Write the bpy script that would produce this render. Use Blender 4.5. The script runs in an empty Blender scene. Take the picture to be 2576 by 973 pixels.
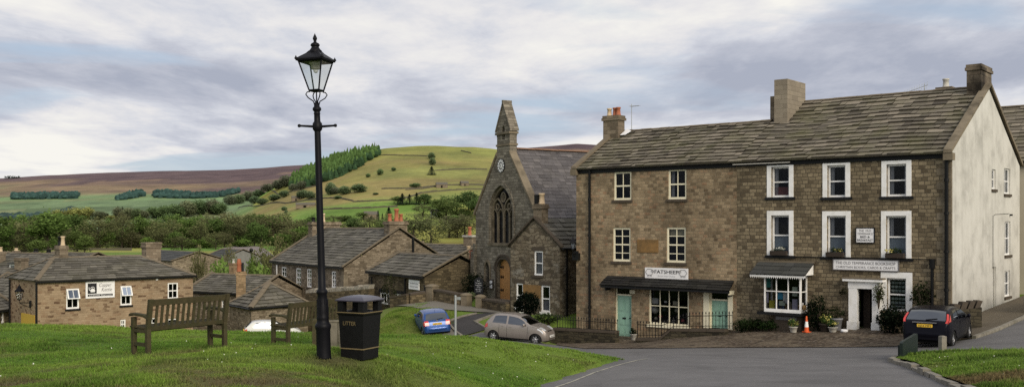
import bpy, bmesh, math, random
import numpy as np
from mathutils import Vector, Matrix
from mathutils.geometry import delaunay_2d_cdt

random.seed(7)
SC = bpy.context.scene
COL = SC.collection
R = math.radians
F, CX, HY = 2474.0, 1288.0, 565.0      # survey frame of the place: eye at the origin, eye level z = 0


def at(px, py, Y):
    return Vector(((px - CX) / F * Y, Y, (HY - py) / F * Y))


ORG = {}                                # world origin of every built object


def tag(o, label=None, cat=None, group=None, kind=None):
    if label: o['label'] = label
    if cat: o['category'] = cat
    if group: o['group'] = group
    if kind: o['kind'] = kind
    return o


def thing(name, label, cat, loc=(0, 0, 0), rz=0.0, group=None):
    o = bpy.data.objects.new(name, None)
    COL.objects.link(o)
    o.empty_display_size = 0.2
    o.location = loc
    o.rotation_euler = (0, 0, rz)
    ORG[o] = Vector(loc)
    return tag(o, label, cat, group)


class MB:
    """collects faces for one mesh"""
    def __init__(s):
        s.v, s.f, s.uv, s.sm, s.ti, s.mi = [], [], [], [], [], []

    def face(s, pts, uv=None, smooth=False, tint=0.5, m=0):
        i = len(s.v)
        s.v.extend([tuple(p) for p in pts])
        s.f.append(tuple(range(i, i + len(pts))))
        if uv is None:
            p = [Vector(q) for q in pts]
            n = (p[1] - p[0]).cross(p[2] - p[0])
            if n.length < 1e-12: n = Vector((0, 0, 1))
            n.normalize()
            if abs(n.z) > 0.75:
                uv = [(q.x, q.y) for q in p]
            else:
                h = Vector((-n.y, n.x, 0)).normalized()
                uv = [(q.dot(h), q.z) for q in p]
        s.uv.append(uv); s.sm.append(smooth); s.ti.append(tint); s.mi.append(m)

    def grid(s, P, smooth=True, close_u=False, tint=0.5, m=0):
        """P[i][j] -> shared-vertex sheet"""
        nu, nv = len(P), len(P[0])
        i0 = len(s.v)
        for row in P: s.v.extend([tuple(q) for q in row])
        for i in range(nu if close_u else nu - 1):
            for j in range(nv - 1):
                a, b = i, (i + 1) % nu
                s.f.append((i0 + a * nv + j, i0 + b * nv + j, i0 + b * nv + j + 1, i0 + a * nv + j + 1))
                s.uv.append([(a * .3, j * .3), (a * .3 + .3, j * .3), (a * .3 + .3, j * .3 + .3), (a * .3, j * .3 + .3)])
                s.sm.append(smooth); s.ti.append(tint); s.mi.append(m)

    def pbox(s, o, a, b, c, tint=0.5, m=0):
        """box from corner o with edge vectors a, b, c"""
        o, a, b, c = Vector(o), Vector(a), Vector(b), Vector(c)
        if a.cross(b).dot(c) < 0: a, b = b, a
        q = [o, o + a, o + a + b, o + b, o + c, o + a + c, o + a + b + c, o + b + c]
        for k in ((3, 2, 1, 0), (4, 5, 6, 7), (0, 1, 5, 4), (1, 2, 6, 5), (2, 3, 7, 6), (3, 0, 4, 7)):
            s.face([q[j] for j in k], tint=tint, m=m)

    def box(s, c, sx, sy, sz, rz=0.0, tint=0.5, m=0):
        """box centred at c in x, y; c.z is its base"""
        ca, sa = math.cos(rz), math.sin(rz)
        ax, ay = Vector((ca, sa, 0)) * sx, Vector((-sa, ca, 0)) * sy
        s.pbox(Vector(c) - ax / 2 - ay / 2, ax, ay, Vector((0, 0, sz)), tint, m)

    def tube(s, pts, rad, n=8, cap=True, tint=0.5, m=0, smooth=True):
        pts = [Vector(p) for p in pts]
        if not isinstance(rad, (list, tuple)): rad = [rad] * len(pts)
        rows = []
        prev = None
        for i, p in enumerate(pts):
            d = (pts[min(i + 1, len(pts) - 1)] - pts[max(i - 1, 0)])
            if d.length < 1e-9: d = Vector((0, 0, 1))
            d.normalize()
            if prev is None:
                a = d.cross(Vector((0, 0, 1)))
                if a.length < 0.05: a = d.cross(Vector((1, 0, 0)))
            else:
                a = prev - d * prev.dot(d)
            a.normalize(); prev = a
            b = d.cross(a)
            rows.append([p + (a * math.cos(t) + b * math.sin(t)) * rad[i] for t in [2 * math.pi * k / n for k in range(n + 1)]])
        s.grid(rows, smooth, tint=tint, m=m)
        if cap:
            s.face(rows[0][:-1], tint=tint, m=m); s.face(rows[-1][:-1][::-1], tint=tint, m=m)

    def lathe(s, prof, c=(0, 0, 0), n=16, rot=0.0, smooth=True, tint=0.5, m=0):
        c = Vector(c)
        rows = [[c + Vector((r * math.cos(rot + 2 * math.pi * k / n), r * math.sin(rot + 2 * math.pi * k / n), z)) for (r, z) in prof] for k in range(n)]
        if smooth:
            s.grid(rows, True, close_u=True, tint=tint, m=m)
        else:
            for k in range(n):
                a, b = rows[k], rows[(k + 1) % n]
                for j in range(len(prof) - 1):
                    s.face([a[j], b[j], b[j + 1], a[j + 1]], tint=tint, m=m)

    def build(s, name, mat, parent=None, local=False):
        """one mesh object; coordinates are world ones unless local"""
        me = bpy.data.meshes.new(name)
        o = bpy.data.objects.new(name, me)
        org = Vector((0, 0, 0))
        if parent is not None:
            o.parent = parent
            org = ORG.get(parent, Vector((0, 0, 0)))
        ORG[o] = org
        if local or parent is None:
            vv = s.v
        else:
            vv = [(p[0] - org.x, p[1] - org.y, p[2] - org.z) for p in s.v]
        me.from_pydata(vv, [], s.f)
        uvl = me.uv_layers.new(name='UVMap')
        flat = [c for fu in s.uv for q in fu for c in q]
        if len(flat) == 2 * len(me.loops): uvl.data.foreach_set('uv', flat)
        at_ = me.attributes.new('tint', 'FLOAT', 'FACE')
        at_.data.foreach_set('value', s.ti)
        me.polygons.foreach_set('use_smooth', s.sm)
        for mm in (mat if isinstance(mat, (list, tuple)) else [mat]): me.materials.append(mm)
        me.polygons.foreach_set('material_index', s.mi)
        me.update()
        COL.objects.link(o)
        return o


def np_mesh(name, V, Fc, mat, parent=None, tint=None, smooth=False):
    """numpy verts (n,3) and faces (m,k)"""
    me = bpy.data.meshes.new(name)
    k = Fc.shape[1]
    me.vertices.add(len(V)); me.vertices.foreach_set('co', V.astype(np.float32).ravel())
    me.loops.add(Fc.size); me.loops.foreach_set('vertex_index', Fc.astype(np.int32).ravel())
    me.polygons.add(len(Fc)); me.polygons.foreach_set('loop_start', np.arange(0, Fc.size, k, dtype=np.int32))
    try: me.polygons.foreach_set('loop_total', np.full(len(Fc), k, dtype=np.int32))
    except Exception: pass
    me.update(calc_edges=True)
    if tint is not None:
        a = me.attributes.new('tint', 'FLOAT', 'FACE'); a.data.foreach_set('value', tint.astype(np.float32))
    me.polygons.foreach_set('use_smooth', np.full(len(Fc), smooth))
    me.materials.append(mat)
    o = bpy.data.objects.new(name, me)
    if parent: o.parent = parent
    COL.objects.link(o)
    ORG[o] = ORG.get(parent, Vector((0, 0, 0))) if parent else Vector((0, 0, 0))
    return o


# ---------------------------------------------------------------- noise
def _hash(ix, iy, seed=0):
    h = (ix.astype(np.int64) * 374761393 + iy.astype(np.int64) * 668265263 + seed * 2147483) & 0x7fffffff
    h = ((h ^ (h >> 13)) * 1274126177) & 0x7fffffff
    return ((h ^ (h >> 16)) & 0xffff) / 65535.0


def vnoise(x, y, seed=0):
    x = np.asarray(x, float); y = np.asarray(y, float)
    ix, iy = np.floor(x), np.floor(y)
    fx, fy = x - ix, y - iy
    fx = fx * fx * (3 - 2 * fx); fy = fy * fy * (3 - 2 * fy)
    a, b = _hash(ix, iy, seed), _hash(ix + 1, iy, seed)
    c, d = _hash(ix, iy + 1, seed), _hash(ix + 1, iy + 1, seed)
    return (a * (1 - fx) + b * fx) * (1 - fy) + (c * (1 - fx) + d * fx) * fy


def fbm(x, y, seed=0, oc=4):
    s, a, t = 0, .5, 0
    for i in range(oc):
        s = s + a * vnoise(np.asarray(x) * 2 ** i, np.asarray(y) * 2 ** i, seed + i); t += a; a *= .5
    return s / t


# ---------------------------------------------------------------- materials
class NT:
    def __init__(s, name):
        s.m = bpy.data.materials.new(name); s.m.use_nodes = True
        s.t = s.m.node_tree; s.t.nodes.clear()
        s.out = s.n('ShaderNodeOutputMaterial')

    def n(s, typ, **kw):
        nd = s.t.nodes.new(typ)
        for k, v in kw.items():
            if k.startswith('_'): setattr(nd, k[1:], v)
            else: s.set(nd, k, v)
        return nd

    def set(s, nd, k, v):
        k = k.replace('__', ' ')
        sock = nd.inputs[int(k[1:])] if (k[0] == 'i' and k[1:].isdigit()) else nd.inputs[k]
        if isinstance(v, bpy.types.NodeSocket): s.t.links.new(v, sock)
        elif isinstance(v, bpy.types.Node): s.t.links.new(v.outputs[0], sock)
        else:
            if isinstance(v, tuple) and len(v) == 3 and sock.type == 'RGBA': v = v + (1,)
            sock.default_value = v

    def math(s, op, a, b=0.0, clamp=False):
        return s.n('ShaderNodeMath', _operation=op, _use_clamp=clamp, i0=a, i1=b).outputs[0]

    def mix(s, fac, a, b, mode='MIX'):
        nd = s.n('ShaderNodeMix', _data_type='RGBA', _blend_type=mode, _clamp_factor=True)
        s.set(nd, 'i0', fac); s.set(nd, 'i6', a); s.set(nd, 'i7', b)
        return nd.outputs[2]

    def ramp(s, fac, stops, interp='LINEAR'):
        nd = s.n('ShaderNodeValToRGB'); s.set(nd, 'i0', fac)
        cr = nd.color_ramp; cr.interpolation = interp
        while len(cr.elements) < len(stops): cr.elements.new(0.5)
        for e, (p, c) in zip(cr.elements, stops):
            e.position = p
            e.color = (c, c, c, 1) if isinstance(c, (int, float)) else tuple(c)[:3] + (1,)
        return nd.outputs[0]

    def noise(s, vec=None, scale=5.0, detail=4.0, rough=.55, dist=0.0):
        nd = s.n('ShaderNodeTexNoise')
        nd.inputs['Scale'].default_value = scale; nd.inputs['Detail'].default_value = detail
        nd.inputs['Roughness'].default_value = rough; nd.inputs['Distortion'].default_value = dist
        if vec is not None: s.set(nd, 'Vector', vec)
        return nd.outputs[0]

    def coord(s, which='Object'):
        return s.n('ShaderNodeTexCoord').outputs[which]

    def pos(s):
        return s.n('ShaderNodeNewGeometry').outputs['Position']

    def tint(s):
        return s.n('ShaderNodeAttribute', _attribute_name='tint').outputs['Fac']

    def bump(s, h, strength=.3, dist=.02):
        return s.n('ShaderNodeBump', Strength=strength, Distance=dist, Height=h).outputs[0]

    def bsdf(s, col, rough=.7, metal=0.0, normal=None, spec=.4, coat=0.0, emis=None):
        b = s.n('ShaderNodeBsdfPrincipled')
        s.set(b, 'Base__Color', col); s.set(b, 'Roughness', rough); s.set(b, 'Metallic', metal)
        b.inputs['Specular IOR Level'].default_value = spec
        if coat: b.inputs['Coat Weight'].default_value = coat; b.inputs['Coat Roughness'].default_value = .06
        if normal is not None: s.set(b, 'Normal', normal)
        s.t.links.new(b.outputs[0], s.out.inputs[0])
        return b


def mul(c, k): return tuple(min(1, x * k) for x in c)


def mat_simple(name, col, rough=.6, metal=0.0, var=.15, scale=6.0, bump=0.0, spec=.4, coat=0.0, dirt=None):
    t = NT(name)
    p = t.coord('Object')
    nz = t.noise(p, scale, 5)
    c = t.mix(nz, mul(col, 1 - var), mul(col, 1 + var))
    if dirt: c = t.mix(t.ramp(t.noise(p, scale * .35, 6, .65), [(.45, 0.0), (.7, 1.0)]), c, dirt)
    nm = t.bump(t.noise(p, scale * 4, 4), bump, .01) if bump else None
    t.bsdf(c, t.math('ADD', rough - .08, t.math('MULTIPLY', nz, .16)), metal, nm, spec, coat)
    return t.m


def mat_stone(name, stops, row=.2, width=.42, mortar=(.2, .17, .13), msize=.018, wob=.035, stain=.5, pale=None, bump=.6, fine=.35, dark=.35):
    """coursed rubble walling from metre-scaled UVs: every stone its own tone, ragged joints, weather stains"""
    t = NT(name)
    uv = t.n('ShaderNodeUVMap').outputs[0]
    pos = t.pos()
    n1 = t.n('ShaderNodeTexNoise', Vector=uv, Scale=2.3, Detail=3.0)
    off = t.n('ShaderNodeVectorMath', _operation='SUBTRACT', i0=n1.outputs['Color'], i1=(.5, .5, .5)).outputs[0]
    off = t.n('ShaderNodeVectorMath', _operation='SCALE', i0=off); off.inputs[3].default_value = wob * 4
    n2 = t.n('ShaderNodeTexNoise', Vector=uv, Scale=11.0, Detail=2.0)
    o2 = t.n('ShaderNodeVectorMath', _operation='SUBTRACT', i0=n2.outputs['Color'], i1=(.5, .5, .5)).outputs[0]
    o2 = t.n('ShaderNodeVectorMath', _operation='SCALE', i0=o2); o2.inputs[3].default_value = wob * 1.3
    v = t.n('ShaderNodeVectorMath', _operation='ADD', i0=uv, i1=off.outputs[0]).outputs[0]
    v = t.n('ShaderNodeVectorMath', _operation='ADD', i0=v, i1=o2.outputs[0]).outputs[0]
    b = t.n('ShaderNodeTexBrick', Vector=v, Color1=(0, 0, 0), Color2=(1, 1, 1), Mortar=(.5, .5, .5))
    b.offset = .43; b.squash = 1.35; b.squash_frequency = 3
    for k, q in (('Scale', 1.0), ('Mortar Size', msize), ('Mortar Smooth', .5), ('Bias', 0.0), ('Brick Width', width), ('Row Height', row)):
        b.inputs[k].default_value = q
    rnd = t.math('ADD', t.math('MULTIPLY', b.outputs['Color'], .75), t.math('MULTIPLY', t.noise(uv, 3.1, 4, .7), .3))
    c = t.ramp(rnd, stops)
    c = t.mix(t.math('MULTIPLY', b.outputs['Fac'], .85), c, mortar)
    fn = t.noise(uv, 26, 4, .7)
    c = t.mix(fine, c, t.mix(fn, (.25, .25, .25), (1.75, 1.75, 1.75)), 'MULTIPLY')
    st = t.ramp(t.noise(pos, .55, 6, .62), [(.38, dark), (.62, 1.0)])
    c = t.mix(stain, c, st, 'MULTIPLY')
    if pale:
        c = t.mix(t.ramp(t.noise(pos, 1.3, 7, .75), [(.55, 0.0), (.72, .8)]), c, pale)
    h = t.math('SUBTRACT', t.math('MULTIPLY', fn, .5), b.outputs['Fac'])
    t.bsdf(c, .9, 0, t.bump(h, bump, .03), .2)
    return t.m


def mat_roof(name, stops, moss=(.07, .075, .035), mossamt=.5, rough=.85):
    t = NT(name)
    ti = t.tint(); pos = t.pos()
    n = t.noise(pos, 3.0, 6, .7)
    c = t.ramp(t.math('ADD', t.math('MULTIPLY', ti, .75), t.math('MULTIPLY', n, .25)), stops)
    c = t.mix(t.math('MULTIPLY', t.ramp(t.noise(pos, .7, 6, .65), [(.45, 0.0), (.7, 1.0)]), mossamt), c, moss)
    c = t.mix(.45, c, t.mix(t.noise(pos, 14, 4, .7), (.3, .3, .3), (1.7, 1.7, 1.7)), 'MULTIPLY')
    t.bsdf(c, rough, 0, t.bump(t.noise(pos, 22, 4), .4, .015), .25)
    return t.m


def mat_foliage(name):
    t = NT(name)
    ti = t.tint()
    oc = t.n('ShaderNodeObjectInfo').outputs['Color']
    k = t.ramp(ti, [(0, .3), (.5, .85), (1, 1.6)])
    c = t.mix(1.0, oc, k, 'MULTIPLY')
    d = t.n('ShaderNodeBsdfDiffuse', Color=c)
    tr = t.n('ShaderNodeBsdfTranslucent', Color=c)
    ms = t.n('ShaderNodeMixShader', i0=.3, i1=d.outputs[0], i2=tr.outputs[0])
    t.t.links.new(ms.outputs[0], t.out.inputs[0])
    return t.m


def mat_glass(name, tint=(.55, .6, .6), refl=.25, tcol=None):
    """window glass: partly see-through, partly mirror"""
    t = NT(name)
    lw = t.n('ShaderNodeLayerWeight', Blend=.5).outputs['Facing']
    f = t.math('ADD', t.math('MULTIPLY', t.math('POWER', lw, 4.0), .7), refl + .022, True)
    nm = t.bump(t.noise(t.coord('Object'), 1.2, 2), .04, .05)
    g = t.n('ShaderNodeBsdfGlossy', Color=(.85, .9, .95), Roughness=.03, Normal=nm)
    tr = t.n('ShaderNodeBsdfTransparent', Color=tint)
    ms = t.n('ShaderNodeMixShader', i0=f, i1=tr.outputs[0], i2=g.outputs[0])
    t.t.links.new(ms.outputs[0], t.out.inputs[0])
    return t.m


M = {}
M['fat'] = mat_stone('sandstone_rubble', [(.06, (.095, .066, .04)), (.2, (.20, .148, .09)), (.45, (.305, .228, .14)), (.72, (.38, .29, .182)), (.86, (.335, .215, .128)), (1, (.17, .11, .068))],
                     .15, .215, (.27, .22, .15), .014, .028, .7)
M['temp'] = mat_stone('dark_sandstone', [(.05, (.082, .062, .039)), (.3, (.155, .122, .076)), (.6, (.23, .184, .115)), (.85, (.29, .233, .148)), (1, (.185, .145, .094))],
                      .158, .235, (.085, .071, .05), .018, .026, .4)
M['kettle'] = mat_stone('warm_sandstone', [(.06, (.05, .027, .017)), (.18, (.14, .085, .052)), (.3, (.29, .21, .135)), (.6, (.36, .268, .176)), (.8, (.325, .23, .145)), (.92, (.23, .145, .09)), (1, (.15, .09, .055))],
                        .14, .28, (.33, .235, .15), .012, .04, .3)
M['long'] = mat_stone('grey_rubble', [(.05, (.07, .056, .04)), (.3, (.175, .138, .095)), (.6, (.255, .205, .145)), (.85, (.32, .262, .19)), (1, (.19, .145, .10))],
                      .15, .33, (.17, .135, .09), .018, .06, .45)
M['low'] = mat_stone('mossy_rubble', [(.05, (.04, .032, .02)), (.35, (.10, .078, .045)), (.65, (.155, .12, .07)), (1, (.19, .15, .09))],
                     .16, .34, (.07, .055, .035), .02, .06, .5)
M['cott'] = mat_stone('lichened_rubble', [(.05, (.06, .047, .034)), (.3, (.14, .112, .076)), (.6, (.21, .172, .12)), (1, (.28, .235, .168))],
                      .2, .4, (.10, .08, .055), .03, .10, .45, (.34, .32, .27))
M['chap'] = mat_stone('grey_ashlar', [(.05, (.11, .096, .072)), (.4, (.19, .166, .128)), (.7, (.25, .22, .172)), (1, (.31, .275, .215))],
                      .17, .36, (.095, .082, .062), .014, .02, .4)
M['chim'] = mat_stone('chimney_stone', [(.05, (.10, .08, .055)), (.4, (.19, .15, .105)), (.7, (.26, .21, .15)), (1, (.17, .13, .09))], .2, .4, (.17, .14, .10), .015, .02, .45)
M['trim'] = mat_simple('weathered_dressed_stone', (.20, .165, .115), .9, 0, .3, 3, .5, .2, dirt=(.08, .066, .045))
M['darktrim'] = mat_simple('dark_dressed_stone', (.075, .06, .045), .9, 0, .35, 4, .5, .2)
M['render'] = None
M['flag'] = mat_roof('stone_flags', [(.05, (.05, .042, .034)), (.3, (.115, .10, .076)), (.55, (.175, .152, .115)), (.8, (.25, .215, .165)), (1, (.16, .135, .10))], (.125, .12, .058), .7)
M['slate'] = mat_roof('grey_slate', [(.05, (.058, .053, .055)), (.4, (.095, .088, .09)), (.7, (.128, .118, .119)), (1, (.165, .15, .147))], (.10, .09, .075), .3)
M['vflag'] = mat_roof('village_flags', [(.05, (.05, .046, .037)), (.4, (.105, .096, .078)), (.7, (.15, .138, .112)), (1, (.20, .182, .148))], (.085, .08, .045), .4)
M['ridge'] = mat_simple('ridge_stone', (.16, .13, .09), .9, 0, .3, 5, .4, .2)
M['terra'] = mat_simple('terracotta', (.36, .12, .06), .8, 0, .25, 9, .2)
M['buff'] = mat_simple('buff_clay', (.52, .40, .26), .8, 0, .2, 9, .2)
M['white'] = mat_simple('white_paint', (.86, .85, .83), .5, 0, .06, 8, .1, dirt=(.7, .68, .63))
M['cream'] = mat_simple('cream_paint', (.78, .72, .53), .5, 0, .08, 8, .1)
M['mint'] = mat_simple('mint_green_paint', (.25, .42, .325), .5, 0, .08, 5, .1)
M['black'] = mat_simple('black_paint', (.008, .008, .009), .5, 0, .3, 9, .15, .25)
M['iron'] = mat_simple('black_iron', (.007, .007, .007), .5, 0, .4, 14, .2, .2)
M['lampblack'] = mat_simple('lamp_black_gloss', (.005, .005, .007), .5, 0, .3, 12, .1, .15)
M['binlid'] = mat_simple('bin_lid_black', (.035, .03, .045), .3, 0, .25, 12, .05, .7)
M['gold'] = mat_simple('gold_paint', (.17, .13, .06), .6, 0, .3, 20)
M['wood'] = mat_simple('weathered_oak', (.06, .05, .026), .85, 0, .5, 14, .6, .15, dirt=(.042, .046, .02))
M['greywood'] = mat_simple('grey_weathered_boards', (.15, .135, .105), .85, 0, .4, 10, .5, .2, dirt=(.07, .065, .045))
M['oak'] = mat_simple('oak_door', (.42, .21, .07), .6, 0, .25, 8, .2)
M['glass'] = mat_glass('window_glass', (.42, .43, .44), -.008)
M['glassb'] = mat_glass('sky_mirroring_glass', (.4, .4, .4), .7)
M['lglass'] = mat_glass('lantern_glass', (.9, .92, .92), .06)
M['carglass'] = mat_glass('car_glass', (.05, .06, .06), .17)
M['curtain'] = mat_simple('net_curtain', (.6, .62, .66), .9, 0, .12, 20)
M['bluecurtain'] = mat_simple('blue_grey_curtain', (.42, .52, .62), .9, 0, .15, 25)
M['pinkc'] = mat_simple('red_blind', (.3, .1, .1), .9)
M['dark'] = mat_simple('dark_void', (.006, .006, .006), .9, spec=.1)
M['fol'] = mat_foliage('leaves')
M['bark'] = mat_simple('bark', (.05, .04, .03), .95, 0, .4, 8, .5, .1)
M['lead'] = mat_simple('lead_grey', (.2, .2, .21), .6, 0, .15)
M['galv'] = mat_simple('galvanised_steel', (.34, .36, .36), .5, .3, .15, 6)
M['rubber'] = mat_simple('tyre_rubber', (.012, .012, .012), .8, 0, .2, 20, .1, .2)
M['rim'] = mat_simple('wheel_alloy', (.45, .45, .46), .35, .8, .1)
M['chrome'] = mat_simple('chrome', (.7, .7, .72), .2, 1.0, .05)
M['red'] = mat_simple('red_lens', (.55, .03, .02), .2, 0, .15, 6, 0, .6, .5)
M['lens'] = mat_simple('clear_lens', (.75, .77, .8), .12, .3, .1, 6, 0, .7, .5)
M['plateY'] = mat_simple('yellow_plate', (.75, .48, .05), .5)
M['plateW'] = mat_simple('white_plate', (.75, .75, .72), .5)
M['inkblack'] = mat_simple('sign_ink', (.02, .02, .022), .7)
M['inkgrey'] = mat_simple('grey_sign_ink', (.13, .12, .12), .7)
M['inkpale'] = mat_simple('pale_sign_ink', (.42, .42, .44), .7)
M['signwhite'] = mat_simple('sign_white', (.80, .79, .79), .5, 0, .05, 5)
M['signblack'] = mat_simple('sign_black', (.012, .012, .014), .5)
M['plaque'] = mat_simple('ochre_plaque', (.23, .13, .045), .85, 0, .35, 5, .4, dirt=(.12, .075, .03))
M['orange'] = mat_simple('orange_plastic', (.65, .1, .02), .5)
M['pot'] = mat_simple('stone_pot', (.45, .43, .38), .8, 0, .2, 10)
M['soil'] = mat_simple('dark_planter', (.035, .025, .018), .9, 0, .3, 10)
M['yellowfl'] = mat_simple('yellow_petals', (.62, .55, .16), .8, 0, .3, 30)
M['whitefl'] = mat_simple('white_petals', (.75, .75, .68), .8, 0, .1, 30)
M['darkgreen'] = mat_simple('dark_green_paint', (.006, .014, .011), .5, 0, .25, 5, .1, .4)
M['kerb'] = mat_simple('kerb_stone', (.22, .2, .165), .9, 0, .3, 6, .4, dirt=(.12, .11, .08))
M['yellowp'] = mat_simple('ochre_yellow_paint', (.5, .33, .05), .6)


def mat_render_wall():
    t = NT('weathered_render')
    pos = t.pos()
    n = t.noise(pos, .9, 7, .65)
    c = t.ramp(n, [(.3, (.39, .378, .34)), (.52, (.55, .535, .485)), (.75, (.62, .605, .555))])
    mp = t.n('ShaderNodeMapping', Vector=pos, Scale=(3.0, 3.0, .16))
    c = t.mix(.2, c, t.ramp(t.noise(mp.outputs[0], 1.0, 5, .6), [(.3, .5), (.5, 1.0)]), 'MULTIPLY')
    z = t.n('ShaderNodeSeparateXYZ', i0=pos).outputs[2]
    damp = t.math('ADD', t.math('MULTIPLY', z, .28), t.noise(pos, .8, 5))
    c = t.mix(.8, c, t.ramp(t.math('ADD', t.math('MULTIPLY', damp, .5), .72), [(.18, .42), (.75, 1.0)]), 'MULTIPLY')
    t.bsdf(c, .9, 0, t.bump(t.noise(pos, 14, 5), .3, .01), .2)
    return t.m


M['render'] = mat_render_wall()


# ---------------------------------------------------------------- walls
class Fac:
    """a vertical wall plane: u runs left to right seen from outside, z up"""
    def __init__(s, p0, p1):
        s.p = Vector((p0[0], p0[1], 0)); q = Vector((p1[0], p1[1], 0))
        s.L = (q - s.p).length
        s.u = (q - s.p) / s.L
        s.n = Vector((s.u.y, -s.u.x, 0))

    def pt(s, u, z, out=0.0):
        w = s.p + s.u * u + s.n * out
        return Vector((w.x, w.y, z))

    def hit(s, px, py, out=0.0):
        d = Vector(((px - CX) / F, 1, 0)); o = s.p + s.n * out
        k = o.dot(s.n) / d.dot(s.n)
        w = d * k
        return (w - o).dot(s.u), (HY - py) / F * k

    def rect(s, x0, y0, x1, y1, out=0.0):
        ym = (y0 + y1) / 2; xm = (x0 + x1) / 2
        return (s.hit(x0, ym, out)[0], s.hit(x1, ym, out)[0], s.hit(xm, y1, out)[1], s.hit(xm, y0, out)[1])

    def box(s, mb, u0, u1, z0, z1, o0, o1, tint=.5):
        mb.pbox(s.pt(u0, z0, o0), s.u * (u1 - u0), s.n * (o1 - o0), Vector((0, 0, z1 - z0)), tint)

    def quad(s, mb, u0, u1, z0, z1, out):
        mb.face([s.pt(u0, z0, out), s.pt(u1, z0, out), s.pt(u1, z1, out), s.pt(u0, z1, out)],
                [(u0, z0), (u1, z0), (u1, z1), (u0, z1)])


def inside(p, poly):
    x, y = p; r = False
    for i in range(len(poly)):
        (x0, y0), (x1, y1) = poly[i], poly[i - 1]
        if (y0 > y) != (y1 > y) and x < (x1 - x0) * (y - y0) / (y1 - y0) + x0: r = not r
    return r


def rpoly(r): return [(r[0], r[2]), (r[1], r[2]), (r[1], r[3]), (r[0], r[3])]


def arch(u0, u1, z0, zs, zt, n=7):
    """pointed arch outline"""
    um = (u0 + u1) / 2; w = (u1 - u0) / 2; h = zt - zs
    rr = (w * w + h * h) / (2 * w)
    pts = [(u0, z0), (u1, z0)]
    th = math.atan2(h, rr - w)
    for i in range(n + 1):
        a = th * i / n
        pts.append((u1 - rr + rr * math.cos(a), zs + rr * math.sin(a)))
    for i in range(n - 1, -1, -1):
        a = th * i / n
        pts.append((u0 + rr - rr * math.cos(a), zs + rr * math.sin(a)))
    return pts


def wallmesh(mb, fac, outer, holes=(), depth=.16, out=0.0):
    pts, edges = [], []
    for poly in [outer] + list(holes):
        i0 = len(pts); n = len(poly)
        pts += [Vector(p) for p in poly]
        edges += [(i0 + k, i0 + (k + 1) % n) for k in range(n)]
    vs, _, fs, *_ = delaunay_2d_cdt(pts, edges, [], 0, 1e-5)
    for f in fs:
        c = (sum(vs[i][0] for i in f) / len(f), sum(vs[i][1] for i in f) / len(f))
        if not inside(c, outer) or any(inside(c, h) for h in holes): continue
        uv = [(vs[i][0], vs[i][1]) for i in f]
        mb.face([fac.pt(u, z, out) for u, z in uv], uv)
    for h in holes:
        for k in range(len(h)):
            a, b = h[k], h[(k + 1) % len(h)]
            mb.face([fac.pt(*a, out), fac.pt(*b, out), fac.pt(*b, out - depth), fac.pt(*a, out - depth)],
                    [(a[0], a[1]), (b[0], b[1]), (b[0] + .1, b[1] + .1), (a[0] + .1, a[1] + .1)])


def window(par, fac, r, cols=2, rows=2, mat='white', fw=.065, depth=.09, bar=.03, sill=None, lintel=None, curtain=None, cfrac=(0, 1), surround=0.0, glass='glass', sash=True, name='window', smat='white', out=0.0):
    u0, u1, z0, z1 = r
    mb = MB(); d0, d1 = out - depth - .05, out - depth + .01
    fac.box(mb, u0, u1, z0, z0 + fw * 1.2, d0, d1 + .015)
    fac.box(mb, u0, u1, z1 - fw, z1, d0, d1)
    fac.box(mb, u0, u0 + fw, z0 + fw * 1.2, z1 - fw, d0, d1)
    fac.box(mb, u1 - fw, u1, z0 + fw * 1.2, z1 - fw, d0, d1)
    zm = (z0 + z1) / 2
    a0, a1 = u0 + fw, u1 - fw
    if sash: fac.box(mb, a0, a1, zm - fw * .4, zm + fw * .4, d0 + .01, d1 - .012)
    for c in range(1, cols):
        uc = a0 + (a1 - a0) * c / cols
        for (b0, b1) in (((z0 + fw * 1.2, zm - fw * .4), (zm + fw * .4, z1 - fw)) if sash else ((z0 + fw * 1.2, z1 - fw),)):
            fac.box(mb, uc - bar / 2, uc + bar / 2, b0, b1, d0 + .015, d1 - .015)
    for q in range(1, rows):
        zc = z0 + (z1 - z0) * q / rows
        if abs(zc - zm) > .05 or not sash: fac.box(mb, a0, a1, zc - bar / 2, zc + bar / 2, d0 + .017, d1 - .018)
    w = mb.build(name, M[mat], par)
    g = MB(); fac.quad(g, a0 - .01, a1 + .01, z0 + .03, z1 - .03, d0 + .02)
    g.build('pane', M[glass], w)
    if not name.startswith('shop'):
        g = MB(); fac.quad(g, u0 - .35, u1 + .35, z0 - .3, z1 + .2, out - .75); g.build('room_shade', M['dark'], w)  # black sheet standing in for the shade of the room
    if sill:
        s = MB(); fac.box(s, u0 - .08 - surround, u1 + .08 + surround, z0 - .12, z0 - .003, -.12, out + .07); s.build('sill', M[sill], w)
    if lintel:
        s = MB(); fac.box(s, u0 - .14, u1 + .14, z1 + .003, z1 + .22, -.1, out + .012); s.build('lintel', M[lintel], w)
    if surround:
        s = MB(); k = surround
        fac.box(s, u0 - k, u0 - .002, z0, z1 + k, -.14, out + .03)
        fac.box(s, u1 + .002, u1 + k, z0, z1 + k, -.14, out + .03)
        fac.box(s, u0 - .001, u1 + .001, z1 + .002, z1 + k - .002, -.14, out + .028)
        s.build('window_surround', M[smat], w)
    if curtain:
        c = MB(); n = 24
        zc0, zc1 = z0 + fw + (z1 - z0 - 2 * fw) * cfrac[0], z0 + fw + (z1 - z0 - 2 * fw) * cfrac[1]
        rowsP = []
        for i in range(n + 1):
            uu = a0 + (a1 - a0) * i / n
            oo = d0 - .06 + .02 * math.sin(i * 2.1)
            rowsP.append([fac.pt(uu, zc0, oo), fac.pt(uu, zc1, oo)])
        c.grid(rowsP); c.build('curtain', M[curtain], w)
    return w


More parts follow.
